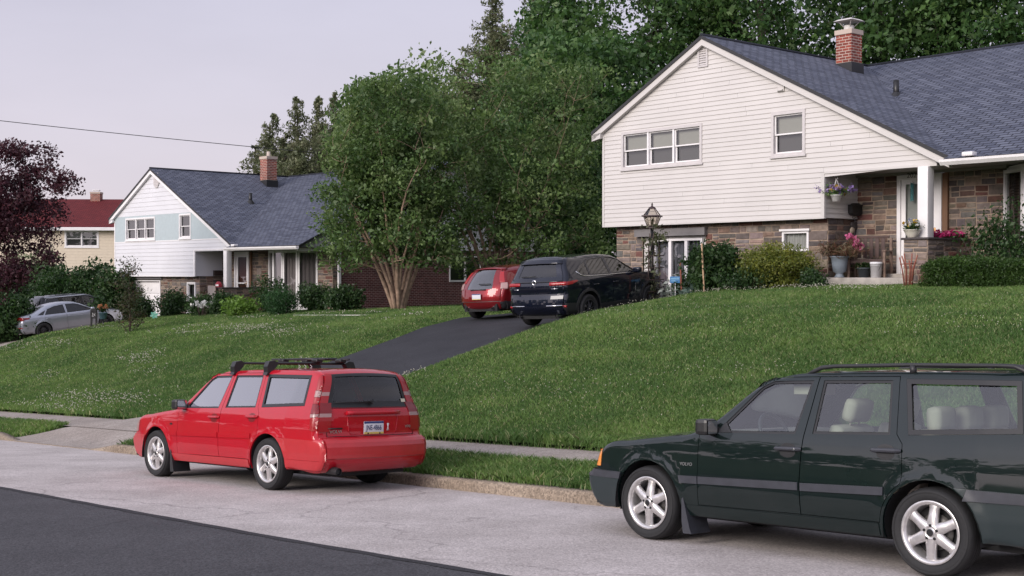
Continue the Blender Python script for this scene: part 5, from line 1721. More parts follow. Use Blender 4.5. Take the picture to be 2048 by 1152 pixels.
        # plate recess edge
        part("plate_recess", lambda m: m.tube([rear_pt(-.38, .91, .002), rear_pt(-.36, .72, .002), rear_pt(-.33, .70, .002), rear_pt(.33, .70, .002), rear_pt(.36, .72, .002), rear_pt(.38, .91, .002)], .006, 5), body_m, root)
        px, pz = rear_pt(0.0, .785, .012), .785
        n_ = Matrix.Translation(px) @ Matrix.Rotation(-math.pi/2, 4, 'Z') @ Matrix.Rotation(math.radians(4), 4, 'X')
        # plate frame: local x to the right as seen from behind
        PM = Matrix.Translation(px) @ Matrix(((0, 0, -1, 0), (-1, 0, 0, 0), (0, 1, 0, 0), (0, 0, 0, 1)))
        mb = MB(); mb.M = PM
        mb.box(-.152, .152, -.077, .077, -.006, .002, 0, bev=.004); mb.box(-.150, .150, .051, .075, .0022, .004, 1); mb.box(-.150, .150, -.075, -.052, .0022, .004, 2)
        for sx in (-.09, .09): mb.lathe([(.010, .004), (.009, .008), (0, .009)], 10, 3, (sx, -.066, 0))
        pl = mb.build("licence_plate", [M_PLATE_W, M_PLATE_B, M_PLATE_Y, M_BLACK], root)
        text_mesh("plate_number", "JNE-4866", .088, M_INK, pl, PM @ Matrix.Translation((0, -.002, .004)), .0012, xs=.70)
        PV = Matrix.Translation(rear_pt(.52, .735, .006)) @ Matrix(((0, 0, -1, 0), (-1, 0, 0, 0), (0, 1, 0, 0), (0, 0, 0, 1)))
        text_mesh("badge", "VOLVO", .052, M_BADGE, root, PV, .002, xs=1.25)
        PV = Matrix.Translation(rear_pt(-.56, .765, .006)) @ Matrix(((0, 0, -1, 0), (-1, 0, 0, 0), (0, 1, 0, 0), (0, 0, 0, 1)))
        text_mesh("badge", "V70", .046, M_BADGE, root, PV, .002, xs=1.2)
        mb = MB(); mb.tube([rear_pt(.64, .775, .004), rear_pt(.45, .775, .004)], .010, 6); mb.build("tailgate_lock_trim", M_BLACK, root)
        def ribbon(m):
            c = [(-.212, .735), (-.236, .790), (-.234, .815), (-.224, .822), (-.214, .815), (-.212, .790), (-.238, .735)]
            m.tube([rear_pt(y, z, .006) for y, z in c], .006, 5)
        part("ribbon_sticker", ribbon, M_WHITE, root)
        def wiper(m):
            m.tube([rear_pt(.0, 1.065, .03), rear_pt(.0, 1.065, .05)], .03, 8); m.tube([rear_pt(.0, 1.07, .045), rear_pt(.25, 1.06, .04), rear_pt(.52, 1.065, .03)], [.012, .008, .006], 6); m.box(*[0]*6) if False else None
        part("rear_wiper", wiper, M_BLACK, root)
        part("window_sticker", lambda m: m.poly([rear_pt(y, z, .004) for y, z in ((-.57, 1.075), (-.50, 1.075), (-.495, 1.11), (-.515, 1.10), (-.53, 1.125), (-.55, 1.10), (-.575, 1.11))][::-1]), simple("cream_sticker", (.6, .55, .42), .6), root)
        part("exhaust_pipe", lambda m: (m.tube([(-2.1, .62, .285), (-2.40, .62, .28), (-2.455, .62, .272)], .045, 14, caps=False), m.tube([(-2.1, .62, .285), (-2.43, .62, .276)], .036, 12)), M_PLASTIC, root)
        part("repeater_lamp", lambda m: [sh.side(m, [(.955, .72), (.90, .72), (.90, .745), (.955, .745)], [], off=.005, skirt=.01, step=.05)], M_BLACK, root)
    # interior
    mb = MB()
    um = 0
    mb.box(-.92, .75, -.72, .72, .38, .42, 1); mb.box(-2.1, -.92, -.49, .49, .42, .52, 1); mb.box(-2.1, -.95, -.70, .70, .70, .72, 1)
    for y in (.36, -.36): seat(mb, -.02, y, m=0)
    rbox(mb, -1.05, -.60, -.62, .62, .40, .54, .05)
    mb.M = Matrix.Translation((-1.02, 0, .50)) @ Matrix.Rotation(-.30, 4, 'Y'); rbox(mb, -.07, .07, -.64, .64, 0, .55, .05); mb.M = None
    for y in (.42, 0, -.42):
        mb.M = Matrix.Translation((-1.20, y, 1.03)); rbox(mb, -.06, .06, -.14, .14, -.02, .17, .05); mb.M = None
    rbox(mb, .42, .78, -.70, .70, .74, .96, .06, 0 if green else 1)
    for sg in (1, -1): mb.box(-.95, .60, sg*.765, sg*.79, .42, .93, 0 if green else 1); mb.box(-2.1, -1.2, sg*.74, sg*.78, .73, .98, 0 if green else 1)
    mb.build("interior", [M_BEIGE if green else M_GREYSEAT, M_GREYSEAT], root)
    mb = MB()
    mb.M = Matrix.Translation((.34, .36, .93)) @ Matrix.Rotation(-1.15, 4, 'Y')
    ring = [(.185*math.cos(a), .185*math.sin(a), 0) for a in np.linspace(0, 2*math.pi, 25)]
    mb.tube(ring, .016, 8, caps=False); rbox(mb, -.05, .05, -.15, .15, -.03, .01, .015); mb.M = None
    mb.build("steering_wheel", M_GREYPL if green else M_BLACK, root)
    part("headliner", lambda m: m.box(-1.9, .02, -.55, .55, 1.40, 1.415), M_HEADLINER if green else M_GREYSEAT, root)
    if green: part("sun_visor", lambda m: rbox(m, -.18, .02, .25, .55, 1.27, 1.36, .01), M_BEIGE, root)
    part("inner_mirror", lambda m: rbox(m, .12, .15, -.12, .12, 1.27, 1.33, .012), M_BLACK, root)
    # wheels
    for x in (1.332, -1.332):
        for sg in (1, -1):
            w = wheel(root, x, sg*.755, .316, .222, .205, 'six', sg)
            for k, c in enumerate(w.children): pass
    if green:
        for sg in (1, -1):
            mb = MB(); y = sg*.60
            P = [(-.16, y, 1.435), (-.22, y, 1.46), (-.29, y, 1.487), (-.40, y, 1.497), (-1.05, y, 1.507), (-1.75, y, 1.500), (-1.86, y, 1.495), (-1.93, y, 1.465), (-1.95, y, 1.44)]
            mb.tube(P, [.014, .017, .017, .015, .015, .015, .017, .02, .016], 8); mb.tube([(-1.08, y, 1.44), (-1.08, y, 1.505)], .026, 8)
            mb.build("roof_rail", M_PLASTIC, root)
        # rust-brown exhaust and tow bar glimpsed low at the back
        part("tow_bar", lambda m: (m.box(-2.42, -2.05, -.35, .45, .27, .32), m.tube([(-2.3, .5, .26), (-1.9, .5, .27)], .03, 8)), M_TERRA, root)
    else:
        rk = empty("roof_rack"); rk.parent = root
        for x in (-.27, -1.02):
            mb = MB(); mb.tube([(x, -.66, 1.545), (x, .66, 1.545)], .016, 8)
            for sg in (1, -1):
                mb.prism([(sg*.70, 1.395), (sg*.685, 1.43), (sg*.69, 1.50), (sg*.66, 1.565), (sg*.58, 1.575), (sg*.52, 1.545), (sg*.56, 1.49), (sg*.60, 1.455), (sg*.62, 1.42)], x - .045, x + .045, 0, 'yz')
            mb.build("cross_bar", M_BLACK, rk)
        def carrier(m):
            for y in (-.10, -.48):
                for x in (-.27, -1.02): rbox(m, x - .06, x + .06, y - .05, y + .05, 1.555, 1.605, .015, 0)
                m.tube([(.0, y, 1.60), (-1.2, y, 1.60)], .012, 8, 0)
            m.tube([(-.27, -.05, 1.60), (-.6, -.30, 1.615), (-1.02, -.5, 1.60)], .010, 6, 0)
            rbox(m, -.85, -.45, -.56, -.40, 1.60, 1.625, .01, 0)
            for k in range(3): m.tube([(-1.02, .20 - .09*k, 1.54), (-1.05, .18 - .09*k, 1.50), (-1.0, .22 - .09*k, 1.46)], .004, 5, 1)
        part("carrier", carrier, [M_BLACK, M_ALLOY], rk)
    return root

# ------------------------------------------------ plainer modern cars
def modern(M, sp):
    root = empty(sp['name'], mat=M)
    body_m = sp['paint']; wb = sp['wb']/2; r = sp['r']; ar = sp.get('arch', r + .055)
    arches = [(wb, r, ar), (-wb, r, ar)]
    sh = Shell(sp['out'], sp['ytab'], sp['taper'], arches, sp['sill'], edge=sp.get('edge', .07), flare=.02)
    so = side_outline(sh, arches, sp['sill'])
    t = sh.tags
    wins = sp['wins']
    ws = (t['w0'] + .03, t['w1'] - .02, -.9, .9); rw = (t['r1'] + .02, t['r2'] - .02, -sp['rwv'], sp['rwv'])
    doors = sp['doors']
    mb = MB(); sh.side(mb, so, [offset_poly(d, .005) for d in doors] + [w for w in wins if not any(in_poly(np.array([np.mean([p[0] for p in w])]), np.array([np.mean([p[1] for p in w])]), d)[0] for d in doors)], step=.06)
    sh.cap(mb, 0, sh.len, skip=[ws, rw]); mb.build("body", body_m, root)
    mb = MB()
    mb.box(-wb - .75, wb + .6, -.58, .58, .22, .42); mb.box(-wb + ar, wb - ar, -.78, .78, .26, .36)
    for (cx, cz, rr) in arches:
        for sg in (1, -1):
            a = arc(cx, cz, rr + .004, -10, 190, 14)
            for p, q in zip(a, a[1:]): mb.poly([(p[0], sg*.5, p[1]), (q[0], sg*.5, q[1]), (q[0], sg*(sp['hw'] - .03), q[1]), (p[0], sg*(sp['hw'] - .03), p[1])])
            mb.poly([(p[0], sg*.5, p[1]) for p in a])
    mb.build("underbody", M_DARK, root)
    for sg in (1, -1):
        used = []
        for d in doors:
            holes = [w for w in wins if in_poly(np.array([np.mean([p[0] for p in w])]), np.array([np.mean([p[1] for p in w])]), d)[0]]
            mb = MB(); sh.side(mb, d, holes, sides=(sg,), step=.06, skirt=.02); do = mb.build("door", body_m, root)
            for w in holes:
                used.append(w)
                mb = MB(); sh.side(mb, w, [], off=-.008, sides=(sg,), skirt=0, step=.1); sh.side(mb, w, [offset_poly(w, -.018)], off=-.004, m=1, sides=(sg,), skirt=.01, step=.08)
                mb.build("window", [sp['glass'], M_BLACK], do)
            hx = min(p[0] for p in d) + .13; hz = sp['handle_z']
            mb = MB(); x, y, z = sh.S(hx, hz, .025, sg); mb.tube([(x + .10, y - sg*.025, z), (x + .08, y, z), (x - .08, y, z), (x - .10, y - sg*.025, z)], .012, 6); mb.build("handle", sp.get('handle_m', body_m), do)
        for w in wins:
            if w in used: continue
            mb = MB(); sh.side(mb, w, [], off=-.008, sides=(sg,), skirt=0, step=.1); mb.build("quarter_window", sp['glass'], root)
        mb = MB(); x, y, z = sh.S(*sp['mirror'], 0, sg)
        mb.M = Matrix.Translation((x, y + sg*.12, z + .03)); rbox(mb, -.05, .09, -.10, .10, -.07, .07, .04); mb.M = None
        mb.tube([(x, y - sg*.03, z), (x, y + sg*.05, z)], .025, 6); mb.build("mirror", sp.get('mirror_m', body_m), root)
        if sp.get('chrome'):
            mb = MB(); mb.tube([sh.S(px, pz, .004, sg) for px, pz in sp['chrome']], sp.get('chrome_w', .010), 6); mb.build("chrome_strip", M_CHROME, root)
        if sp.get('clad'):
            mb = MB()
            for (cx, cz, rr) in arches:
                a = arc(cx, cz, rr + .001, 0, 180, 16); b = arc(cx, cz, rr + .065, 180, 0, 16); sh.side(mb, a + b, [], off=.010, sides=(sg,), skirt=.015, step=.06)
            sh.side(mb, [(wb - ar - .06, sp['sill'] + .16), (-wb + ar + .06, sp['sill'] + .16), (-wb + ar + .02, sp['sill'] + .005), (wb - ar - .02, sp['sill'] + .005)], [], off=.010, sides=(sg,), skirt=.015)
            mb.build("cladding", M_PLASTIC, root)
    part("windscreen", lambda m: sh.cap(m, ws[0], ws[1], -.9, .9, off=-.006), sp['glass'], root)
    part("rear_window", lambda m: (sh.cap(m, rw[0], rw[1], -sp['rwv'], sp['rwv'], off=-.006)), sp.get('rear_glass', sp['glass']), root)
    # rear fittings given as (name, kind, data, material)
    def rear_pt(y, z, off=0.0):
        s = sh.s_at(z, True); p = sh.capP(s, 0); hw = float(sh.Yraw(p[0], z)) - sh.edge
        return Vector(sh.capP(s, max(-1, min(1, y/hw)), off))
    for (name, kind, data, mat) in sp['rear']:
        mb = MB()
        if kind == 'cap':
            z1, z0, y0, y1, off = data
            sA, sB = sh.s_at(z1, True), sh.s_at(z0, True)
            hw = float(sh.Yraw(sh.capP((sA+sB)/2, 0)[0], (z0+z1)/2)) - sh.edge
            sh.cap(mb, sA, sB, y0/hw, y1/hw, off=off, nv=8, skirt=.012)
        elif kind == 'tube': mb.tube([rear_pt(*p) for p in data[0]], data[1], 8)
        elif kind == 'side':
            sh.side(mb, data[0], [], off=data[2] if len(data) > 2 else .008, sides=(1,), skirt=.014, step=.05)
            mb.build(name, mat, root); mb = MB()
            sh.side(mb, data[0], [], off=data[2] if len(data) > 2 else .008, sides=(-1,), skirt=.014, step=.05)
        elif kind == 'plate':
            y, z = data; PM = Matrix.Translation(rear_pt(y, z, .04)) @ Matrix(((0, 0, -1, 0), (-1, 0, 0, 0), (0, 1, 0, 0), (0, 0, 0, 1)))
            mb.M = PM; mb.box(-.152, .152, -.077, .077, -.006, .002, 0, bev=.004); mb.box(-.150, .150, .053, .075, .0022, .004, 1); mb.box(-.150, .150, -.075, -.060, .0022, .004, 2)
        elif kind == 'pipe':
            for y in data: mb.tube([(sp['tail'] + .18, y, .30), (sp['tail'] - .01, y, .30)], .042, 12, caps=False, m=0); mb.tube([(sp['tail'] + .18, y, .30), (sp['tail'] + .03, y, .30)], .035, 12, m=1)
        elif kind == 'ring': P = rear_pt(data[0], data[1], .012); mb.lathe([(data[2], 0), (data[2]*.78, .008), (data[2]*.6, .0)], 20, 0, (0,0,0), 'y'); mb.v = [(P[0] - v[1], P[1] + v[0], P[2] + v[2]) for v in mb.v]
        mb.build(name, mat, root)
    mb = MB()
    mb.box(-wb - .55, wb - .55, -.66, .66, .40, .44, 0)
    for y in (.38, -.38): seat(mb, .12, y)
    rbox(mb, -1.05, -.55, -.62, .62, .42, .58, .05)
    mb.M = Matrix.Translation((-.98, 0, .54)) @ Matrix.Rotation(-.3, 4, 'Y'); rbox(mb, -.07, .07, -.62, .62, 0, .52, .05); mb.M = None
    rbox(mb, wb - .72, wb - .40, -.68, .68, .78, 1.0, .06)
    mb.build("interior", M_GREYSEAT, root)
    for x in (wb, -wb):
        for sg in (1, -1): wheel(root, x, sg*(sp['hw'] - .115), r, sp['rim'], .225, sp['wstyle'], sg, rim_mat=sp['rim_m'])
    return root
M_PL = [M_PLATE_W, M_PLATE_B, M_PLATE_Y]
M_NAVY = paint("navy_car_paint", (.004, .006, .016), metal=.3, rough=.35)
M_WINE = paint("wine_red_car_paint", (.20, .010, .014), metal=.4, rough=.35)
M_SILVER = paint("silver_car_paint", (.40, .42, .48), metal=.75, rough=.35)
M_BLACKP = paint("black_car_paint", (.006, .006, .008), metal=.2, rough=.35)
M_RIMD = simple("dark_rim", (.05, .05, .055), .35, metal=.6)

CX = dict(name="suv", paint=M_NAVY, wb=2.70, r=.362, sill=.30, hw=.915, edge=.09, arch=.43, rim=.235, wstyle='ten', rim_m=M_RIMD, glass=M_GLASS_T, rwv=.80, tail=-2.22, handle_z=.93, mirror=(.66, 1.12), clad=True,
    out=[(1.86, .27, .12, 0), (2.06, .34, .16, 0), (2.12, .58, .18, 0), (2.08, .85, .18, 0), (1.94, .99, .12, .02), (1.3, 1.07, .05, .05), (.98, 1.10, .06, .05), (.88, 1.13, .08, .04, 'w0'), (.10, 1.555, .06, .035, 'w1'), (-.2, 1.60, 0, .03), (-.8, 1.625, 0, .03), (-1.4, 1.605, 0, .03), (-1.86, 1.565, -.03, .03, 'sp'), (-1.90, 1.53, -.05, .02, 'r1'), (-2.08, 1.17, -.09, .0, 'r2'), (-2.13, 1.10, -.10, 0), (-2.17, .96, -.10, 0), (-2.14, .80, -.10, 0), (-2.17, .68, -.10, 0), (-2.17, .46, -.10, 0), (-2.06, .30, -.06, 0), (-1.82, .28, 0, 0)],
    ytab=[(.25, .80), (.4, .875), (.62, .90), (.92, .915), (1.06, .90), (1.12, .875), (1.56, .66), (1.66, .60)], taper=[(-2.25, .90), (-1.9, .955), (-1.3, 1), (.9, 1), (1.5, .98), (2.2, .86)],
    wins=[[(.80, 1.125), (.22, 1.46), (.02, 1.525), (-.30, 1.545), (-.27, 1.13)], [(-.36, 1.13), (-.39, 1.545), (-.85, 1.535), (-1.12, 1.49), (-1.14, 1.16)], [(-1.20, 1.165), (-1.18, 1.475), (-1.40, 1.40), (-1.62, 1.27), (-1.50, 1.19)]],
    doors=[[(.90, .86), (.88, 1.115), (.22, 1.49), (.02, 1.555), (-.335, 1.573), (-.31, 1.10), (-.30, .36), (.86, .36)], [(-.345, 1.573), (-.85, 1.563), (-1.15, 1.50), (-1.17, 1.10), (-1.12, .86)] + arc(-1.35, .362, .50, 50, 8, 5) + [(-.85, .36), (-.31, .36), (-.32, 1.10)]],
    chrome=[(.85, 1.098), (.3, 1.105), (-.5, 1.118), (-1.2, 1.138), (-1.42, 1.155), (-1.52, 1.185), (-1.66, 1.275)], chrome_w=.011, glass_tint=0,
    rear=[("spoiler", 'cap', (1.57, 1.475, -.60, .60, .02), M_NAVY), ("tail_light", 'side', ([(-2.14, 1.06), (-1.78, 1.085), (-1.70, 1.06), (-1.95, 1.0), (-2.165, .985)],), M_LAMP_RED), ("tail_light", 'cap', (1.065, .98, .42, .82, .012), M_LAMP_RED), ("tail_light", 'cap', (1.065, .98, -.82, -.42, .012), M_LAMP_RED),
          ("trim_bar", 'cap', (1.10, 1.072, -.74, .74, .012), M_BLACKP), ("licence_plate", 'plate', (0, .90), M_PL), ("emblem", 'ring', (0, 1.055, .062), M_CHROME), ("badge", 'tube', ([(-.46, .93, .006), (-.62, .93, .006)], .009), M_CHROME), ("badge", 'tube', ([(.62, .93, .006), (.46, .93, .006)], .009), M_CHROME),
          ("rear_wiper", 'tube', ([(0, 1.19, .03), (.28, 1.19, .025), (.42, 1.2, .02)], .010), M_BLACK), ("lower_bumper", 'cap', (.46, .32, -.80, .80, .012), M_PLASTIC), ("lower_bumper", 'side', ([(-1.79, .56), (-2.165, .58), (-2.165, .46), (-2.06, .31), (-1.80, .31)], (1, -1), .012), M_PLASTIC), ("bumper_strip", 'tube', ([(.74, .52, .02), (.5, .545, .02), (-.5, .545, .02), (-.74, .52, .02)], .012), M_CHROME), ("reflector", 'cap', (.52, .46, -.80, -.60, .02), M_LAMP_RED), ("reflector", 'cap', (.52, .46, .60, .80, .02), M_LAMP_RED), ("exhaust_pipe", 'pipe', (.55, -.55), [M_CHROME, M_DARK])])

C3 = dict(name="hatchback", paint=M_WINE, wb=2.64, r=.32, sill=.24, hw=.885, edge=.10, arch=.37, rim=.22, wstyle='five', rim_m=M_ALLOY, glass=M_GLASS_T, rear_glass=M_GLASS_C, rwv=.66, tail=-2.10, handle_z=.85, mirror=(.66, .98),
    out=[(1.80, .22, .12, 0), (1.98, .28, .18, 0), (2.03, .5, .2, 0), (1.95, .72, .18, .02), (1.4, .86, .06, .05), (1.0, .92, .05, .05), (.90, .96, .08, .04, 'w0'), (.10, 1.355, .06, .035, 'w1'), (-.2, 1.40, 0, .035), (-.8, 1.415, 0, .035), (-1.3, 1.375, 0, .03), (-1.62, 1.33, -.04, .03, 'r1'), (-1.93, .94, -.14, .0), (-1.985, .80, -.16, 0, 'r2'), (-2.0, .75, -.16, 0), (-2.03, .62, -.16, 0), (-2.03, .45, -.15, 0), (-1.95, .28, -.12, 0), (-1.75, .25, 0, 0)],
    ytab=[(.2, .78), (.35, .85), (.55, .875), (.80, .885), (.92, .86), (1.34, .60), (1.42, .55)], taper=[(-2.1, .84), (-1.75, .93), (-1.2, 1), (.9, 1), (1.5, .97), (2.1, .85)],
    wins=[[(.78, .955), (.2, 1.29), (0, 1.325), (-.42, 1.335), (-.45, .965)], [(-.52, .97), (-.50, 1.335), (-.95, 1.315), (-1.45, 1.12), (-1.40, 1.03)]],
    doors=[[(.88, .80), (.86, .95), (.2, 1.32), (0, 1.352), (-.46, 1.358), (-.50, .90), (-.50, .34), (.84, .32)]],
    rear=[("lower_bumper", 'cap', (.475, .28, -.78, .78, .014), M_PLASTIC), ("lower_bumper", 'side', ([(-1.70, .47), (-2.03, .475), (-2.02, .40), (-1.95, .28), (-1.66, .28)], (1, -1), .014), M_PLASTIC), ("tail_light", 'cap', (.965, .80, .62, .78, .014), M_LAMP_CLR), ("tail_light", 'cap', (.965, .80, -.78, -.62, .014), M_LAMP_CLR), ("tail_light", 'cap', (1.27, .97, .52, .64, .012), M_LAMP_RED), ("tail_light", 'cap', (1.27, .97, -.64, -.52, .012), M_LAMP_RED), ("licence_plate", 'plate', (0, .60), M_PL), ("rear_wiper", 'tube', ([(0, .93, .03), (-.2, .93, .03), (-.36, .95, .025)], .012), M_BLACK), ("badge", 'tube', ([(-.25, .80, .008), (.25, .80, .008)], .02), M_BLACK), ("spoiler", 'cap', (1.36, 1.31, -.56, .56, .02), M_WINE), ("exhaust_pipe", 'pipe', (.45, -.45), [M_CHROME, M_DARK])])

SED = dict(name="sedan", paint=M_SILVER, wb=2.83, r=.335, sill=.25, hw=.93, edge=.09, arch=.385, rim=.24, wstyle='ten', rim_m=M_RIMD, glass=M_GLASS_T, rwv=.80, tail=-2.42, handle_z=.84, mirror=(.78, 1.0),
    out=[(2.0, .22, .12, 0), (2.22, .3, .18, 0), (2.28, .55, .2, 0), (2.2, .76, .18, .02), (1.6, .90, .06, .05), (1.1, .97, .05, .05), (1.0, 1.0, .08, .04, 'w0'), (.18, 1.37, .06, .035, 'w1'), (-.1, 1.42, 0, .035), (-.6, 1.43, 0, .035), (-1.1, 1.36, 0, .03, 'r1'), (-1.85, 1.09, -.05, .03, 'r2'), (-2.2, 1.04, -.06, .02), (-2.29, 1.02, -.08, 0), (-2.30, .85, -.12, 0), (-2.34, .7, -.13, 0), (-2.34, .42, -.12, 0), (-2.25, .27, -.1, 0), (-1.9, .25, 0, 0)],
    ytab=[(.2, .82), (.35, .89), (.6, .925), (.8, .93), (.95, .90), (1.38, .60), (1.45, .56)], taper=[(-2.4, .87), (-2.0, .94), (-1.3, 1), (1.0, 1), (1.6, .97), (2.3, .84)],
    wins=[[(.92, .98), (.3, 1.29), (.1, 1.345), (-.28, 1.36), (-.30, .985)], [(-.37, .985), (-.37, 1.36), (-.8, 1.325), (-1.12, 1.235), (-1.3, 1.0)], [(-1.36, 1.0), (-1.2, 1.205), (-1.42, 1.12), (-1.62, 1.02)]],
    doors=[[(1.0, .85), (.98, .97), (.3, 1.32), (.1, 1.372), (-.32, 1.387), (-.34, .9), (-.33, .32), (.96, .32)], [(-.33, 1.387), (-.8, 1.352), (-1.14, 1.26), (-1.33, .98), (-1.3, .85)] + arc(-1.415, .335, .46, 55, 8, 5) + [(-.95, .32), (-.34, .32), (-.35, .9)]],
    rear=[("tail_light", 'cap', (.985, .86, .25, .86, .012), M_LAMP_DRED), ("tail_light", 'cap', (.985, .86, -.86, -.25, .012), M_LAMP_DRED), ("tail_light", 'side', ([(-2.27, .985), (-1.95, .96), (-1.98, .90), (-2.30, .87)],), M_LAMP_DRED), ("trim_bar", 'cap', (.985, .87, -.25, .25, .010), M_BLACK), ("licence_plate", 'plate', (0, .74), M_PL), ("lower_bumper", 'cap', (.40, .28, -.80, .80, .012), M_PLASTIC), ("reflector", 'cap', (.56, .52, -.82, -.55, .014), M_LAMP_RED), ("exhaust_pipe", 'pipe', (.6, -.6), [M_CHROME, M_DARK])])

SUV = dict(name="suv", paint=M_BLACKP, wb=2.90, r=.375, sill=.32, hw=.97, edge=.09, arch=.44, rim=.25, wstyle='five', rim_m=M_ALLOY, glass=M_GLASS_T, rwv=.80, tail=-2.42, handle_z=.98, mirror=(.86, 1.18), clad=False,
    out=[(2.0, .28, .12, 0), (2.25, .36, .16, 0), (2.30, .70, .18, 0), (2.24, .98, .18, .02), (1.5, 1.12, .05, .05), (1.12, 1.16, .06, .05), (1.02, 1.19, .08, .04, 'w0'), (.28, 1.62, .06, .035, 'w1'), (0, 1.69, 0, .035), (-.8, 1.73, 0, .035), (-1.7, 1.70, 0, .03), (-2.04, 1.65, -.03, .03), (-2.08, 1.60, -.05, .02, 'r1'), (-2.24, 1.2, -.08, 0, 'r2'), (-2.30, 1.1, -.10, 0), (-2.32, .7, -.10, 0), (-2.30, .48, -.10, 0), (-2.2, .32, -.06, 0), (-1.95, .30, 0, 0)],
    ytab=[(.25, .86), (.4, .93), (.65, .96), (1.0, .97), (1.15, .94), (1.62, .74), (1.73, .68)], taper=[(-2.4, .90), (-2.0, .96), (-1.3, 1), (1.0, 1), (1.7, .97), (2.3, .86)],
    wins=[[(.92, 1.19), (.4, 1.52), (.2, 1.59), (-.16, 1.615), (-.16, 1.2)], [(-.24, 1.2), (-.24, 1.615), (-1.1, 1.61), (-1.14, 1.215)], [(-1.22, 1.22), (-1.20, 1.605), (-1.80, 1.575), (-1.95, 1.30)]],
    doors=[[(1.02, .9), (1.0, 1.17), (.4, 1.55), (.2, 1.617), (-.195, 1.643), (-.20, 1.1), (-.20, .4), (.98, .4)], [(-.205, 1.643), (-1.13, 1.638), (-1.18, 1.1), (-1.15, .95)] + arc(-1.45, .375, .52, 52, 8, 5) + [(-.93, .4), (-.21, .4), (-.21, 1.1)]],
    chrome=[(.98, 1.165), (0, 1.172), (-1.2, 1.185), (-2.0, 1.255), (-1.84, 1.60), (-1.1, 1.64), (-.2, 1.645), (.2, 1.625)], chrome_w=.012,
    rear=[("tail_light", 'side', ([(-2.27, 1.14), (-2.02, 1.12), (-2.02, .86), (-2.31, .86)],), M_LAMP_DRED), ("tail_light", 'cap', (1.12, .84, .62, .86, .012), M_LAMP_DRED), ("tail_light", 'cap', (1.12, .84, -.86, -.62, .012), M_LAMP_DRED), ("licence_plate", 'plate', (0, .86), M_PL), ("roof_rail", 'side', ([(.1, 1.66), (-1.9, 1.645), (-1.9, 1.665), (.1, 1.68)],), M_CHROME), ("lower_bumper", 'cap', (.55, .34, -.8, .8, .012), M_PLASTIC)])

c_red = wagon(car_matrix(5.48, -.81, .083), 'red')
tag(c_red, "bright red station wagon with black roof bars parked at the kerb", "car")
c_grn = wagon(car_matrix(-3.23, -.33, .033), 'green')
tag(c_grn, "dark green station wagon with beige seats parked nearest the camera", "car")
def on_drive(s, t, yaw, sp):
    h = sp['wb']/2; d = math.cos(yaw)*N + math.sin(yaw)*U
    x, y = stw(s, t); a = wst(x + d[0]*h, y + d[1]*h); b = wst(x - d[0]*h, y - d[1]*h)
    f = drive_z if s < 25 else (lambda p, q: ground(p, q) + .03)
    za, zb = float(f(*a)), float(f(*b))
    return drive_matrix(s, t, yaw, (za - zb)/(2*h), (za + zb)/2, roll=-.035 if s < 25 else 0)
c_cx = modern(on_drive(12.85, 12.45, 0.20, CX), CX)
tag(c_cx, "dark navy compact SUV with chrome window line on the asphalt drive", "car")
c_c3 = modern(on_drive(17.2, 14.2, 0.18, C3), C3)
tag(c_c3, "wine red hatchback parked on the drive left of the navy SUV", "car")
c_sed = modern(on_drive(46.5, 12.3, 0.0, SED), SED)
tag(c_sed, "silver sedan on the neighbour's drive at the far left", "car")
c_suv = modern(on_drive(49.4, 14.0, 0.0, SUV), SUV)
tag(c_suv, "black SUV with chrome trim half hidden behind the silver sedan", "car")
# ---------------------------------------------------------------- plants
def zpx(py, dist): return (HORIZON - py) / FPX * dist

def leaf_cloud(C, spread, per, size, pal, rng, flat=.35, aspect=.5, droop=0.0, jit=.25, tone=None):
    """leaves scattered round the clump centres C; each leaf a small folded four-corner blade"""
    n = len(C) * per
    c = np.repeat(C, per, 0)
    sp = np.asarray(spread) * np.ones(3)
    if sp.ndim == 2: sp = np.repeat(sp, per, 0)
    g = rng.normal(0, 1, (n, 3)); L = np.linalg.norm(g, axis=1, keepdims=True)
    g = g / L * np.minimum(L, 1.9)
    P = c + g * sp
    nrm = rng.normal(0, 1, (n, 3)); nrm /= np.linalg.norm(nrm, axis=1, keepdims=True)
    nrm[:, 2] = nrm[:, 2] * (1 - flat) + flat * 1.3
    nrm /= np.linalg.norm(nrm, axis=1, keepdims=True)
    d = rng.normal(0, 1, (n, 3)); d[:, 2] -= droop
    d -= nrm * (d * nrm).sum(1, keepdims=True); d /= np.linalg.norm(d, axis=1, keepdims=True) + 1e-9
    w = np.cross(nrm, d)
    s = size * np.clip(rng.lognormal(-.08, .34, (n, 1)), .4, 1.9)
    fold = nrm * s * .12
    V = np.stack([P - d*s*.5, P + w*s*aspect*.5 - d*s*.05 + fold, P + d*s*.5, P - w*s*aspect*.5 - d*s*.05 + fold], 1).reshape(-1, 3)
    F = np.arange(n)[:, None]*4 + np.arange(4)[None]
    pal = np.asarray(pal)
    t = np.repeat(rng.random(len(C)), per) * .7 + rng.random(n) * .3
    k = np.clip(t * (len(pal) - 1), 0, len(pal) - 1.001); i = k.astype(int); f = (k - i)[:, None]
    col = pal[i]*(1-f) + pal[i+1]*f
    col = col * rng.uniform(1 - jit, 1 + jit, (n, 1))
    if tone is not None: col = col * np.repeat(tone, per)[:, None]
    return V, F, col

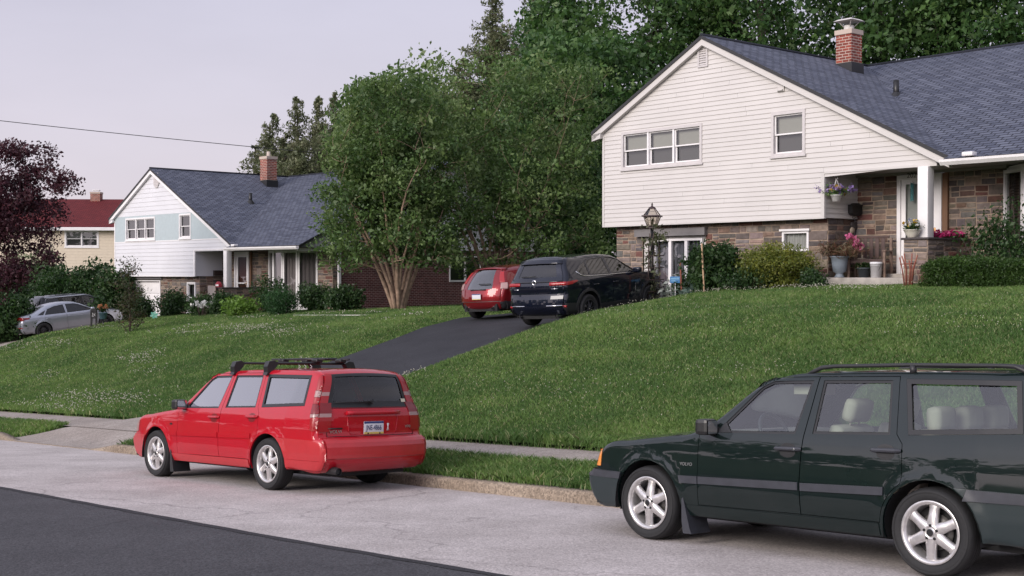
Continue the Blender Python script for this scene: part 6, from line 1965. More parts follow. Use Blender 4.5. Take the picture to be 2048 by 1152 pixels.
def crown_points(n, c, r, rng, lump=.28, inner=.45, flat_bottom=None):
    """clump centres through an uneven ellipsoid"""
    out = []
    ph = rng.uniform(0, 6.28, 12); kx = rng.normal(0, 2.4, (12, 3))
    while len(out) < n:
        d = rng.normal(0, 1, 3); d /= np.linalg.norm(d)
        f = 1 + lump * np.sum(np.sin(kx @ d + ph)) / 3.2
        rad = f * (inner + (1 - inner) * rng.random() ** .6)
        p = np.array(c) + d * np.array(r) * rad
        if flat_bottom is not None and p[2] < flat_bottom: continue
        out.append(p)
    return np.array(out)

def limbs(mb, trunk, targets, rng, r0=.2, rmin=.008, wander=.15, n=6):
    """grow branches from the trunk polyline to each clump centre along nearest earlier wood"""
    nodes = [np.array(p, float) for p in trunk]; rad = list(np.linspace(r0, r0*.5, len(trunk)))
    mb.tube([tuple(p) for p in trunk], rad, 9)
    root = nodes[0]
    order = np.argsort(np.linalg.norm(targets - np.array(trunk[-1]), axis=1))
    for i in order:
        t = targets[i]; A = np.array(nodes)
        d = np.linalg.norm(A - t, axis=1) + np.where(A[:, 2] > t[2] - .1, .8, 0) + .25*np.linalg.norm(A - root, axis=1)*0
        j = int(np.argmin(d)); a = nodes[j]; r = max(rmin, rad[j]*.62)
        L = np.linalg.norm(t - a); k = max(2, int(L / .5) + 1)
        pts, rr = [], []
        off = rng.normal(0, wander*L*.5, 3)
        for q in range(k + 1):
            f = q / k; p = a + (t - a)*f + off*math.sin(math.pi*f)*.6 + np.array([0, 0, .12*L*math.sin(math.pi*f)])
            pts.append(tuple(p)); rr.append(max(rmin*.6, r*(1 - .65*f)))
            if q: nodes.append(p); rad.append(rr[-1])
        mb.tube(pts, rr, 5, caps=False)

M_BARK = simple("grey_brown_bark", (.075, .055, .045), .9, var=.3, vscale=8, bump=.6, bscale=30)
M_BARK_T = simple("smooth_tan_bark", (.30, .205, .145), .75, var=.38, vscale=7, bump=.25, bscale=14)

def tree(name, base, clumps, leafargs, rng, bark, r0=.2, trunk=None, stems=None, ntarget=None, label=None, group=None, cat="tree"):
    root = empty(name, base)
    b = np.array(base)
    mb = MB()
    tg = clumps if ntarget is None else clumps[rng.permutation(len(clumps))[:ntarget]]
    if stems is None:
        trunk = trunk or [(0, 0, -.2), (0.02, .03, 1.2), (.05, 0, float((clumps[:, 2].min() - b[2]) * .6 + 1.0))]
        limbs(mb, trunk, tg - b, rng, r0)
    else: stems(mb, tg - b)
    mb.build("trunk", bark, root)
    V, F, c = leaf_cloud(clumps - b, rng=rng, **leafargs)
    o = tri_mesh("crown", V, F, c, M_LEAF, 4); o.parent = root
    tag(root, label, cat, group)
    return root

PAL_CRAPE = [(.042, .086, .028), (.076, .135, .040), (.115, .180, .055), (.18, .24, .095)]
PAL_DARK = [(.026, .064, .022), (.045, .100, .030), (.072, .140, .040), (.125, .20, .062)]
PAL_CON = [(.085, .112, .055), (.145, .165, .085), (.23, .23, .14)]
PAL_PURPLE = [(.026, .012, .018), (.050, .017, .026), (.080, .028, .038), (.12, .058, .070)]

# ---- two multi-stemmed trees between the houses
def crape(px, dist, zb, cpx, top, bot, halfw, seed, label, nst, spread0):
    rng = np.random.default_rng(seed)
    x, y = at_px(px, dist)
    cx = at_px(cpx, dist)[0]
    zt, z0 = zpx(top, dist), zpx(bot, dist)
    c = np.array([cx, y + .4, (zt + z0)/2]); r = np.array([halfw, halfw*.9, (zt - z0)/2])
    C = crown_points(400, c, r, rng, lump=.36, inner=.28)
    # vase shape: pull the lower clumps towards the axis
    k = np.clip((C[:, 2] - z0) / (zt - z0), 0, 1)
    s = (1.0 - .10 * k) if px < 900 else (.80 + .24 * k ** .6)
    C[:, 0] = x + (C[:, 0] - x) * s + 0*k; C[:, 1] = y + (C[:, 1] - y) * s
    # feathery leader twigs on top
    tx = rng.uniform(-.8, .8, 44)*halfw
    T = np.c_[cx + tx, y + rng.uniform(-.7, .7, 44)*halfw, zt - .30 - .22*(tx/halfw)**2*2.4 + rng.uniform(-.35, .40, 44)]
    C = np.r_[C, T]
    # drooping skirt of outer branches
    a = rng.uniform(0, 6.28, 170); rr = halfw * np.sqrt(rng.uniform(.10, 1.05, 170))
    K = np.c_[x + (cx - x)*.6 + np.cos(a)*rr, y + np.sin(a)*rr*.85, z0 + rng.uniform(-.35, 2.3, 170) + .25*np.cos(rr*2)]
    C = np.r_[C, K]
    if px < 900:      # its left shoulder slopes down towards the left house
        rel = (C[:, 0] - (x - 3.0)) / 2.2; lim = zpx(350, dist) + np.clip(rel, 0, 1) * (zpx(160, dist) - zpx(350, dist))
        C = C[C[:, 2] < lim + .3]
    b = np.array([x, y, zb])
    def stems(mb, tg):
        nodes, rad = [], []
        for i in range(nst):
            a = 2*math.pi*i/nst + rng.uniform(-.3, .3); ro = rng.uniform(.05, .14)
            top_h = (zt - zb) * rng.uniform(.42, .62); lean = rng.uniform(.5, 1.1) * spread0
            pts, rr = [], []
            for q in range(9):
                f = q / 8; o = ro + lean * f ** 1.15
                p = np.array([math.cos(a + .3*math.sin(f*3 + i))*o, math.sin(a + .3*math.sin(f*3 + i))*o, -.15 + top_h*f]) + rng.normal(0, .03, 3)*f
                pts.append(tuple(p)); rr.append(.070*(1 - f)**.8*rng.uniform(.9, 1.1) + .010)
                if q > 2: nodes.append(p); rad.append(rr[-1])
            mb.tube(pts, rr, 8)
        mb.tube([(0, 0, -.2), (0, 0, .25), (0.02, 0, .7)], [.24, .20, .12], 12)
        for t in tg:
            A = np.array(nodes); d = np.linalg.norm((A - t) * np.array([1, 1, .75]), axis=1) + np.where(A[:, 2] > t[2], 1.2, 0)
            j = int(np.argmin(d)); a = nodes[j]; L = np.linalg.norm(t - a); pts, rr = [], []
            off = rng.normal(0, .12*L, 3)
            for q in range(5):
                f = q/4; pts.append(tuple(a + (t - a)*f + off*math.sin(math.pi*f))); rr.append(max(.005, min(.03, rad[j])*(1 - .75*f)))
            mb.tube(pts, rr, 5, caps=False); nodes.append(a + (t-a)*.5); rad.append(rr[2])
    return tree("crape_myrtle", tuple(b), C, dict(spread=(.25, .25, .17), per=72, size=.13, pal=PAL_CRAPE, flat=.3, aspect=.52), rng, M_BARK_T, stems=stems, label=label, group="multi-stemmed trees between the houses", ntarget=330)
crape(797, 42.3, gxy(*at_px(797, 42.3)) - .02, 768, 165, 500, 2.35, 41, "multi-stemmed tree with bare tan trunks fanning up from the lawn before the brick wall", 13, 1.75)
crape(990, 45.5, gxy(*at_px(990, 45.5)), 1015, 140, 515, 3.75, 43, "multi-stemmed leafy tree rising directly behind the wine red hatchback", 13, 2.2)

# ---- tall broadleaf trees behind the pale house
def maple(px, dist, top, bot, hw, seed, label, n=420, pal=PAL_DARK, leaf=.24, per=60, name="broadleaf_tree", group="tall dark trees behind the pale house", inner=.35, sp=.55):
    rng = np.random.default_rng(seed)
    x, y = at_px(px, dist); zb = gxy(x, y); zt, z0 = zpx(top, dist), zpx(bot, dist)
    c = np.array([x, y, (zt + z0)/2]); r = np.array([hw, hw*.9, (zt - z0)/2])
    C = crown_points(n, c, r, rng, lump=.32, inner=inner)
    h = z0 - zb
    trunk = [(0, 0, -.3), (.05, .05, max(1.0, h*.6)), (.1, -.05, max(2.0, h + (zt - z0)*.25)), (.0, .1, max(3., h + (zt - z0)*.5))]
    return tree(name, (x, y, zb), C, dict(spread=(sp, sp, sp*.7), per=per, size=leaf, pal=pal, flat=.35, aspect=.6), rng, M_BARK, r0=.32, trunk=trunk, ntarget=130, label=label, group=group)
maple(1150, 54, 30, 470, 3.0, 51, "dense dark tree whose crown fills the gap left of the pale house's eave", n=430)
maple(1112, 62, -10, 420, 2.1, 58, "tall bright-topped dark tree just right of the two highest conifers", n=330)
maple(1300, 60, -160, 300, 5.0, 52, "big dark tree behind the pale gable's left slope", n=300)
maple(1520, 58, -200, 240, 5.2, 53, "big dark tree rising behind the gable peak", n=290)
maple(1760, 60, -190, 230, 5.4, 54, "big dark tree directly behind the brick chimney of the pale house", n=310)
maple(2010, 57, -150, 240, 5.2, 55, "big dark tree at the right edge behind the long slate roof", n=400)
maple(775, 60, 178, 420, 2.4, 56, "mid-green tree behind the left multi-stemmed tree", n=220, group="trees behind the brick wing", pal=PAL_CRAPE)
maple(745, 66, 200, 420, 1.7, 60, "round mid-green tree between the conifer row and the left multi-stemmed tree", n=200, group="trees behind the brick wing", pal=PAL_CRAPE)
maple(885, 63, 160, 430, 2.6, 57, "mid-green tree behind the gap between the two multi-stemmed trees", n=220, group="trees behind the brick wing", pal=PAL_CRAPE)
maple(1190, 50, 330, 560, 1.7, 59, "low dark understorey tree beside the pale house's stone corner", n=150, group=None, leaf=.18, sp=.4)

# ---- conifers
def conifer(px, top, dist, hw, seed, label, pal=PAL_CON, group="slender conifers behind the left house", gap=.0):
    rng = np.random.default_rng(seed)
    x, y = at_px(px, dist); zb = gxy(x, y); zt = zpx(top, dist); H = zt - zb
    root = empty("conifer", (x, y, zb))
    mb = MB(); mb.tube([(0, 0, -.3), (.03, .02, H*.5), (.0, 0, H - .2)], [.20, .11, .02], 8)
    C = []
    z = H - .15
    while z > H * .12:
        f = (H - z) / H
        R = hw * (f * 1.1) ** .66 * rng.uniform(.75, 1.2) + .03
        nb = 3 if f < .15 else 5
        for k in range(nb):
            if rng.random() < gap: continue
            a = rng.uniform(0, 6.28); L = R * rng.uniform(.55, 1.2)
            tip = np.array([math.cos(a)*L, math.sin(a)*L, z + L*rng.uniform(-.05, .35)])
            mb.tube([(0, 0, z - .05), tuple(tip*.5 + np.array([0, 0, z*.5 - .05])), tuple(tip)], [.03, .018, .006], 4, caps=False)
            m = max(2, int(L / .25))
            for q in range(m):
                g = (q + .6) / m
                C.append(np.array([tip[0]*g, tip[1]*g, z + (tip[2] - z)*g]) + rng.normal(0, .07, 3))
        z -= .24 + .16 * f
    mb.build("trunk", M_BARK, root)
    C = np.array(C); sc_ = np.clip(.04 + (H - C[:, 2:3]) / H * .9, .04, .15)
    V, F, c = leaf_cloud(C, spread=sc_ * np.array([[1, 1, 1.2]]), per=22, size=.19, pal=pal, rng=rng, flat=0, aspect=.42, droop=-.4)
    o = tri_mesh("crown", V, F, c, M_LEAF, 4); o.parent = root
    return tag(root, label, "tree", group)
G2 = "tall conifers above the multi-stemmed trees"
conifer(985, -18, 72, 4.4, 61, "tallest conifer, left of the two that top the picture", group=G2)
conifer(1068, -25, 71, 4.6, 62, "tall ragged conifer touching the dark broadleaf tree's left side", group=G2, gap=.15)
conifer(925, 118, 70, 3.6, 63, "shorter conifer at the left foot of the tallest one", group=G2)
for (px, top, d, hw, sd, lab) in ((546, 228, 78, 2.3, 64, "lowest-topped slender conifer, standing just above the left chimney"), (595, 192, 80, 1.9, 65, "slender conifer with a dense pointed top, second from the left of its row"),
                                   (637, 196, 80, 1.5, 66, "narrowest spire of the conifer row"), (668, 186, 82, 1.7, 67, "conifer spire at the right end of its row, nearest the leafy trees"),
                                   (512, 292, 76, 2.0, 68, "low spreading conifer reaching out left of the chimney"), (570, 268, 75, 2.6, 69, "bushy conifer filling the row behind the chimney"), (650, 250, 74, 3.4, 70, "broad conifer in front of the spires"), (600, 275, 73, 3.2, 72, "wide low conifer between the chimney and the multi-stemmed tree"), (545, 300, 74, 2.2, 73, "low conifer right behind the left house's brick chimney"), (715, 205, 78, 2.4, 71, "conifer partly swallowed by the leafy trees' left edge")):
    conifer(px, top, d, hw*(1.5 if top < 240 else 1.5), sd, lab, gap=.22)

# ---- purple-leaved tree at the left edge
def purple():
    rng = np.random.default_rng(81)
    D = 47.0; x, y = at_px(-75, D); zb = gxy(x, y)
    C = crown_points(300, (at_px(0, D)[0], y, zpx(425, D)), (1.75, 1.7, zpx(350, D) - zpx(425, D) + .85), rng, lump=.30, inner=.25)
    ex = []
    for (px, py) in ((60, 300), (40, 320), (95, 330), (90, 300), (120, 352), (140, 362), (105, 372), (130, 380), (60, 350), (30, 296), (75, 345), (110, 412), (115, 428), (95, 520), (20, 300), (5, 310), (-20, 305)):
        for q in range(4): ex.append((at_px(px, D)[0] + rng.normal(0, .12), y + rng.normal(0, .3), zpx(py, D) + rng.normal(0, .10)))
    for (px, py) in ((20, 540), (30, 550), (0, 550), (40, 535), (-20, 560), (10, 565)):
        for q in range(9): ex.append((at_px(px, D)[0] + rng.normal(0, .25), y + rng.normal(0, .4), zpx(py, D) + rng.normal(0, .2)))
    C = np.r_[C, np.array(ex)]
    tree("purple_leaf_tree", (x, y, zb), C, dict(spread=(.24, .24, .15), per=60, size=.12, pal=PAL_PURPLE, flat=.4, aspect=.55), rng, M_BARK, r0=.16, ntarget=220, label="purple-leaved tree at the left edge in front of the beige house")
purple()

# ---- shrubs
def rh_at(px, b, M=None):
    """world point seen in column px on the plane b metres in front (negative) or behind the facade"""
    M = M or M_RH
    Mi = M.inverted(); o = Mi @ Vector((0, 0, 0)); d = (Mi.to_3x3() @ Vector(((px - 1024)/FPX, 1, 0)))
    k = (b - o.y) / d.y
    p = o + d*k; w = M @ Vector((p.x, p.y, 0))
    return w.x, w.y

def shrub(name, px, b, M, pxw, top, bot, pal, seed, label, per=46, leaf=.07, n=120, depth=.8, group=None, cat="shrub", flat=.3, zt=None, lump=.25, inner=.35, sp=.11, aspect=.5, stem=True):
    rng = np.random.default_rng(seed)
    x, y = rh_at(px, b, M); D = y
    zb = gxy(x, y); z1 = zpx(top, D)
    hw = pxw / FPX * D / 2; h = z1 - zb
    c = np.array([0, 0, h*.45]); r = np.array([hw*.98, hw*depth, h*.56])
    C = crown_points(n, c, r, rng, lump=lump, inner=inner)
    C[:, 2] = np.maximum(C[:, 2], .05)
    root = empty(name, (x, y, zb))
    mb = MB()
    if stem:
        for i in range(0, len(C), 4):
            mb.tube([(0 + C[i][0]*.1, C[i][1]*.1, -.05), tuple(C[i]*np.array([.6, .6, .5])), tuple(C[i])], [.014, .009, .004], 4, caps=False)
        mb.build("stem", M_BARK, root)
    V, F, cc = leaf_cloud(C, spread=sp, per=per, size=leaf, pal=pal, rng=rng, flat=flat, aspect=aspect)
    o = tri_mesh("foliage", V, F, cc, M_LEAF, 4); o.parent = root
    return tag(root, label, cat, group)
PAL_YG = [(.060, .085, .018), (.105, .135, .024), (.16, .18, .032), (.23, .23, .045)]
PAL_BUSH = [(.014, .036, .012), (.026, .060, .018), (.042, .085, .026), (.07, .12, .04)]
PAL_FERN = [(.09, .17, .03), (.14, .25, .045), (.20, .32, .07)]
GB = "shrubs along the pale house's front bed"
shrub("shrub", 1432, -1.0, M_RH, 108, 490, 586, PAL_BUSH, 101, "dark leafy shrub between the bamboo stake and the yellow-green bush", per=60, leaf=.095, n=150, group=GB)
shrub("shrub", 1375, -.8, M_RH, 40, 540, 590, PAL_BUSH, 102, "small dark shrub left of the bamboo stake", n=50, leaf=.08, group=GB)
shrub("shrub", 1556, -1.0, M_RH, 165, 492, 582, PAL_YG, 103, "rounded yellow-green bush under the small low window", per=70, leaf=.055, n=260, group=GB, lump=.15)
shrub("shrub", 1625, -1.15, M_RH, 36, 545, 585, PAL_BUSH, 104, "little dark shrub at the right foot of the yellow-green bush", n=40, group=GB)
shrub("shrub", 1500, -1.6, M_RH, 80, 548, 586, PAL_BUSH, 105, "low dark shrub at the lower front of the yellow-green bush", n=60, leaf=.06, group=GB)
shrub("rose_bush", 1985, .1, M_RH, 120, 405, 545, PAL_BUSH, 106, "loose dark rose bush climbing in front of the bow window", per=26, n=95, leaf=.085, lump=.5, inner=.2, sp=.15)
shrub("rose_bush", 2040, -.1, M_RH, 60, 430, 545, PAL_BUSH, 107, "dark rose bush at the right edge of the picture", per=26, n=60, leaf=.085, lump=.4, sp=.15)
# garden foliage by the lamp post
shrub("hosta", 1342, -1.1, M_RH, 34, 562, 592, [(.20, .24, .20), (.35, .38, .34), (.5, .52, .48)], 108, "variegated white-edged plant beside the lamp post", per=14, leaf=.13, n=26, sp=.10, cat="plant", flat=.6, stem=False)
shrub("hosta", 1376, -1.2, M_RH, 36, 566, 592, [(.06, .11, .09), (.12, .18, .15), (.2, .26, .22)], 109, "grey-green leafy plant left of the bamboo stake", per=14, leaf=.14, n=26, sp=.10, cat="plant", flat=.6, stem=False)
# clipped hedge at the right
def hedge():
    rng = np.random.default_rng(111)
    x0, y0 = rh_at(1858, -.9); x1, y1 = rh_at(2085, -.9)
    zb = gxy(x0, y0); L = math.hypot(x1 - x0, y1 - y0); a = math.atan2(y1 - y0, x1 - x0)
    top = zpx(523, (y0 + y1)/2)
    root = empty("hedge", mat=Matrix.Translation((x0, y0, zb)) @ Matrix.Rotation(a, 4, 'Z'))
    H = top - zb
    n = 900
    P = np.c_[rng.uniform(0, L, n), rng.uniform(-.35, .35, n), rng.uniform(.02, H, n)]
    s = rng.integers(0, 3, n)
    P[s == 0, 2] = H - np.abs(rng.normal(0, .03, (s == 0).sum())) + .04*np.sin(P[s == 0, 0]*2.1)
    P[s == 1, 1] = -.35 - .03*np.abs(rng.normal(0, 1, (s == 1).sum())) * 1 + .05*(1 - P[s == 1, 2]/H)
    P[:, 2] *= 1 - .25*np.clip(1 - P[:, 0]/.35, 0, 1)
    V, F, c = leaf_cloud(P, spread=.055, per=44, size=.04, pal=[(.024, .055, .014), (.045, .09, .02), (.075, .135, .03)], rng=rng, flat=.4, aspect=.45)
    o = tri_mesh("foliage", V, F, c, M_LEAF, 4); o.parent = root
    mb = MB()
    for i in range(30):
        x = L*(i + .5)/30; mb.tube([(x, 0, -.05), (x + .05, .02, H*.6)], [.02, .01], 5)
    mb.build("stem", M_BARK, root)
    tag(root, "low clipped green hedge running along the front of the bow window", "hedge")
hedge()
# bushes along the left house
GL = "shrubs along the white house's front bed"
for (px, b, w, top, pal, sd, lab, kw) in (
    (345, -1.2, 60, 588, PAL_BUSH, 121, "dark rounded shrub between the garage door and the narrow window", {}),
    (285, -1.6, 42, 600, PAL_BUSH, 122, "dark shrub in front of the white garage door", {}),
    (405, -1.8, 56, 597, PAL_BUSH, 123, "loose shrub carrying white blossom beneath the leaning board", {}),
    (450, -1.6, 50, 592, PAL_BUSH, 124, "dark shrub at the foot of the white house's porch planter", {}),
    (482, -2.4, 62, 600, PAL_FERN, 125, "bright lime-green fern-like bush in the front bed", dict(leaf=.13, per=24, aspect=.35, flat=.45)),
    (540, -1.0, 70, 566, PAL_BUSH, 126, "tall dark shrub left of the bow window", {}),
    (566, -2.2, 66, 580, [(.02, .06, .02), (.035, .09, .03), (.05, .12, .04)], 127, "neat round evergreen bush before the bow window", dict(per=70, leaf=.06, lump=.12)),
    (632, -1.1, 66, 571, PAL_BUSH, 128, "dark shrub at the right end of the bow window", {}),
    (690, -1.0, 64, 571, PAL_BUSH, 129, "dark shrub at the corner of the brick wall beside the downspout", {})):
    shrub("shrub", px, b, M_LH, w, top, 625, pal, sd, lab, group=GL, **{**dict(n=90, leaf=.10, per=40, sp=.14), **kw})
# dark hedge bushes behind the neighbour's cars
for i, (px, top, w, d) in enumerate(((-10, 550, 130, 57), (60, 545, 120, 66), (125, 538, 110, 64), (190, 528, 110, 63), (235, 545, 70, 58), (20, 600, 80, 55))):
    rng = np.random.default_rng(140 + i)
    x, y = at_px(px, d); zb = gxy(x, y); H = zpx(top, d) - zb; hw = w/FPX*d/2
    C = crown_points(150, (0, 0, H*.48), (hw*1.1, hw*.9, H*.54), rng, lump=.22, inner=.45); C[:, 2] = np.maximum(C[:, 2], .05)
    root = empty("laurel_bush", (x, y, zb))
    V, F, c = leaf_cloud(C, spread=.24, per=50, size=.17, pal=PAL_BUSH, rng=rng, flat=.3)
    o = tri_mesh("foliage", V, F, c, M_LEAF, 4); o.parent = root
    mb = MB()
    for k in range(0, len(C), 6): mb.tube([(0, 0, -.1), tuple(C[k]*.55), tuple(C[k])], [.04, .025, .01], 4, caps=False)
    mb.build("stem", M_BARK, root)
    tag(root, ["dark bush at the far left edge under the purple tree", "dark bush below the beige house's left part", "dark bush below the beige house's double window", "tallest dark bush, reaching up beside the white house's siding", "dark bush squeezed between the black SUV and the white house's stone wall", "low dark bush left of the black SUV's tail"][i], "shrub", "dark bushes behind the neighbour's cars")
maple(80, 76, 508, 580, 1.6, 149, "pale green tree peeping out under the purple tree", n=60, pal=[(.10, .14, .07), (.18, .22, .12), (.26, .30, .17)], group=None, leaf=.2, per=40, name="pale_tree", sp=.35)

# young staked tree on the left lawn
def sapling():
    rng = np.random.default_rng(151)
    D = 44.6; x, y = at_px(259, D); zb = gxy(x, y)
    C, tone = [], []
    for (px, py, n) in ((262, 545, 9), (255, 570, 10), (265, 590, 10), (250, 600, 9), (262, 612, 9), (248, 640, 6), (275, 640, 5), (240, 625, 4), (285, 575, 4), (255, 530, 5), (270, 628, 6)):
        for q in range(n): C.append((at_px(px, D)[0] + rng.normal(0, .13), y + rng.normal(0, .22), zpx(py, D) + rng.normal(0, .14)))
    tree("young_tree", (x, y, zb), np.array(C), dict(spread=.13, per=20, size=.085, pal=[(.035, .045, .02), (.06, .07, .03), (.10, .05, .04)], flat=.2), rng, M_BARK, r0=.035, trunk=[(0, 0, -.1), (.02, 0, .8), (-.03, .0, 1.6)], label="spindly young tree standing alone on the left lawn")
sapling()

# woods across the street behind the photographer, only seen in reflections
def back_wood():
    rng = np.random.default_rng(161)
    C = []
    for k in range(26):
        s = -55 + k*5.2 + rng.uniform(-1.5, 1.5); t = -34 + rng.uniform(-5, 3); x, y = stw(s, t)
        h = rng.uniform(4.5, 8.0)
        C.append(crown_points(26, (x, y, h*.5 - 1.5), (3.4, 3.0, h*.5), rng, lump=.3, inner=.5))
    C = np.concatenate(C)
    V, F, c = leaf_cloud(C, spread=.9, per=30, size=.75, pal=PAL_DARK, rng=rng, flat=.3, aspect=.7)
    o = tri_mesh("wooded_row", V, F, c, M_LEAF, 4)
    tag(o, "row of dark trees across the street", "trees", kind='stuff')
back_wood()
# ---------------------------------------------------------------- small things round the houses
def local_mat(M, x, y, z, rot=0.0): return M @ Matrix.Translation((x, y, z)) @ Matrix.Rotation(rot, 4, 'Z')
def rh_local(px, b, M=None):
    M = M or M_RH
    w = rh_at(px, b, M); p = M.inverted() @ Vector((w[0], w[1], 0)); return p.x, w
M_LGLASS = simple("lantern_glass", (.55, .50, .44), .25, var=.1)
def lamp_post():
    x, y = rh_at(1304, -1.35); zb = gxy(x, y); D = y
    zt = zpx(405, D)
    root = empty("lamp_post", mat=Matrix.Translation((x, y, zb)) @ Matrix.Rotation(math.radians(-20), 4, 'Z'))
    H = zt - zb; k = 1 / FPX * D
    hb = H - .63; hw = 35*k/2
    part("post", lambda m: m.tube([(0, 0, -.2), (0, 0, hb*.55), (0, 0, hb + .02)], [.055, .050, .042], 12), M_BLACK, root)
    z0, z1, z2, z3 = hb, hb + .27, hb + .30, hb + .52
    b0, b1, t1 = hw*.42, hw*.80, hw*.30
    def cage(m):
        for sx in (-1, 1):
            for sy in (-1, 1):
                m.tube([(sx*b0, sy*b0, z0), (sx*b1, sy*b1, z1)], .011, 5); m.tube([(sx*b1, sy*b1, z2), (sx*t1, sy*t1, z3 - .04)], .010, 5)
        for s in (-1, 1): m.tube([(s*b0, 0, z0), (s*b1, 0, z1)], .008, 5); m.tube([(0, s*b0, z0), (0, s*b1, z1)], .008, 5)
        m.box(-b1 - .045, b1 + .045, -b1 - .045, b1 + .045, z1 - .005, z2 + .005, 0, bev=.01); m.box(-b0 - .01, b0 + .01, -b0 - .01, b0 + .01, z0 - .02, z0 + .015)
        m.lathe([(t1*1.5, z3 - .045), (t1*1.2, z3 - .01), (.03, z3 + .01), (.018, z3 + .04), (.026, z3 + .06), (.004, z3 + .11)], 12)
    ln = part("lantern", cage, simple("dark_bronze", (.035, .018, .02), .5), root)
    def panes(m):
        for a in range(4):
            R = Matrix.Rotation(a*math.pi/2, 4, 'Z'); m.M = R
            q = .97
            m.poly([(b0*q, -b0*q, z0), (b0*q, b0*q, z0), (b1*q, b1*q, z1), (b1*q, -b1*q, z1)]); m.poly([(b1*q, -b1*q, z2), (b1*q, b1*q, z2), (t1, t1, z3 - .045), (t1, -t1, z3 - .045)])
        m.M = None
    part("pane", panes, glass("lantern_pane", (.80, .76, .70), .8, .08), ln)
    part("bulb", lambda m: m.lathe([(.012, z0 + .02), (.02, z0 + .08), (.035, z0 + .14), (.02, z0 + .19), (0, z0 + .2)], 12), M_LGLASS, ln)
    tag(root, "garden lamp post with a pointed lantern wrapped in climbing vine", "lamp")
    # trellis leaning on the post
    tr = empty("trellis", root.location, math.radians(30))
    mb = MB()
    for dx in (-.20, .17): mb.tube([(dx, -.10, -.1), (dx*.9, -.10, 1.75)], .013, 5)
    for i in range(5): zz = .55 + i*.30; mb.tube([(-.31, -.12, zz), (.29, -.12, zz + .02)], .012, 5)
    mb.build("trellis_frame", simple("dark_stained_wood", (.05, .03, .025), .7), tr)
    tag(tr, "narrow dark ladder trellis leaning against the garden lamp post", "trellis")
    rng = np.random.default_rng(201)
    C = np.c_[rng.normal(0, .09, 46), rng.normal(-.03, .09, 46), rng.uniform(.1, 1.6, 46)]
    top = np.c_[rng.normal(.08, .17, 26), rng.normal(-.05, .12, 26), rng.normal(hb - .28, .16, 26)]
    C = np.r_[C, top]
    V, F, c = leaf_cloud(C, spread=.06, per=9, size=.085, pal=[(.04, .05, .025), (.09, .11, .05), (.2, .2, .13)], rng=rng, flat=.2)
    vn = empty("climbing_vine", root.location)
    o = tri_mesh("foliage", V, F, c, M_LEAF, 4); o.parent = vn
    mb = MB()
    for k in range(5):
        a = k*1.3; mb.tube([(.07*math.cos(a + z*2.6), .07*math.sin(a + z*2.6), z) for z in np.linspace(0, hb - .15, 24)], .011, 5)
    mb.build("stem", M_BARK, vn)
    tag(vn, "vine climbing the garden lamp post up to its lantern", "vine")
lamp_post()

def railing():
    (x0, y0), (x1, y1) = rh_at(1250, -1.9), rh_at(1328, -1.2)
    zb0, zb1 = gxy(x0, y0), gxy(x1, y1); L = math.hypot(x1-x0, y1-y0); a = math.atan2(y1-y0, x1-x0)
    root = empty("iron_railing", mat=Matrix.Translation((x0, y0, zb0)) @ Matrix.Rotation(a, 4, 'Z'))
    dz = zb1 - zb0; H = .82
    part("top_rail", lambda m: m.tube([(-.05, 0, H - .08), (.1, 0, H), (L - .08, 0, H + dz), (L + .03, 0, H + dz - .10), (L - .03, 0, H + dz - .16)], .016, 6), M_BLACK, root)
    for f in (0, .34, .68, 1.0): part("baluster", lambda m: m.tube([(L*f, 0, -.2), (L*f, 0, H + dz*f)], .013, 6), M_BLACK, root)
    def scr(m):
        for c in (.17, .51, .84):
            for s in (1, -1): m.tube([(L*c + s*.10*math.sin(q*math.pi*2)*(1 - q*.3), 0, .06 + dz*c + .64*q) for q in np.linspace(0, 1, 17)], .007, 5)
    part("scroll", scr, M_BLACK, root)
    tag(root, "black wrought-iron railing with scrolls beside the navy SUV's nose", "railing")
railing()
def stake(px, top, b, r, mat, label, name="garden_stake", lean=.03):
    x, y = rh_at(px, b); zb = gxy(x, y); H = zpx(top, y) - zb
    mb = MB()
    P = [(lean*H*(1 - q) * 1.0, 0, -.15 + (H + .15)*q) for q in np.linspace(0, 1, 8)]
    P = [(-.10 + .10*(1 - q)*1.0 if False else -.07*q, 0, -.15 + (H + .15)*q) for q in np.linspace(0, 1, 8)]
    mb.tube(P, [r*(1.12 if i % 2 else 1) for i in range(8)], 8)
    o = mb.build(name, mat); o.location = (x + .05, y, zb)
    tag(o, label, "stake", "stakes in the front bed")
stake(1405, 487, -1.7, .020, M_WOOD_L, "tall pale bamboo stake leaning beside the dark shrub")
stake(1362, 525, -1.1, .020, M_TERRA, "short reddish stake beside the small blue sign")
def small_sign():
    x, y = rh_at(1350, -1.15); zb = gxy(x, y); z0, z1 = zpx(566, y) - zb, zpx(553, y) - zb
    root = empty("garden_sign", (x, y, zb), math.radians(-35))
    part("sign_board", lambda m: (m.box(-.14, .14, -.006, .006, z0, z1, 0, bev=.004), m.box(-.11, .11, -.0085, -.0065, z0 + (z1-z0)*.55, z0 + (z1-z0)*.75, 1), m.box(-.11, .02, -.0085, -.0065, z0 + (z1-z0)*.25, z0 + (z1-z0)*.40, 1)), [simple("blue_sign", (.03, .15, .34), .5), simple("pale_blue_print", (.16, .34, .5), .5)], root)
    part("sign_post", lambda m: m.tube([(0, .015, -.15), (0, .015, z1 - .02)], .010, 6), M_WHITE, root)
    tag(root, "small blue garden sign standing before the patio door", "sign")
small_sign()

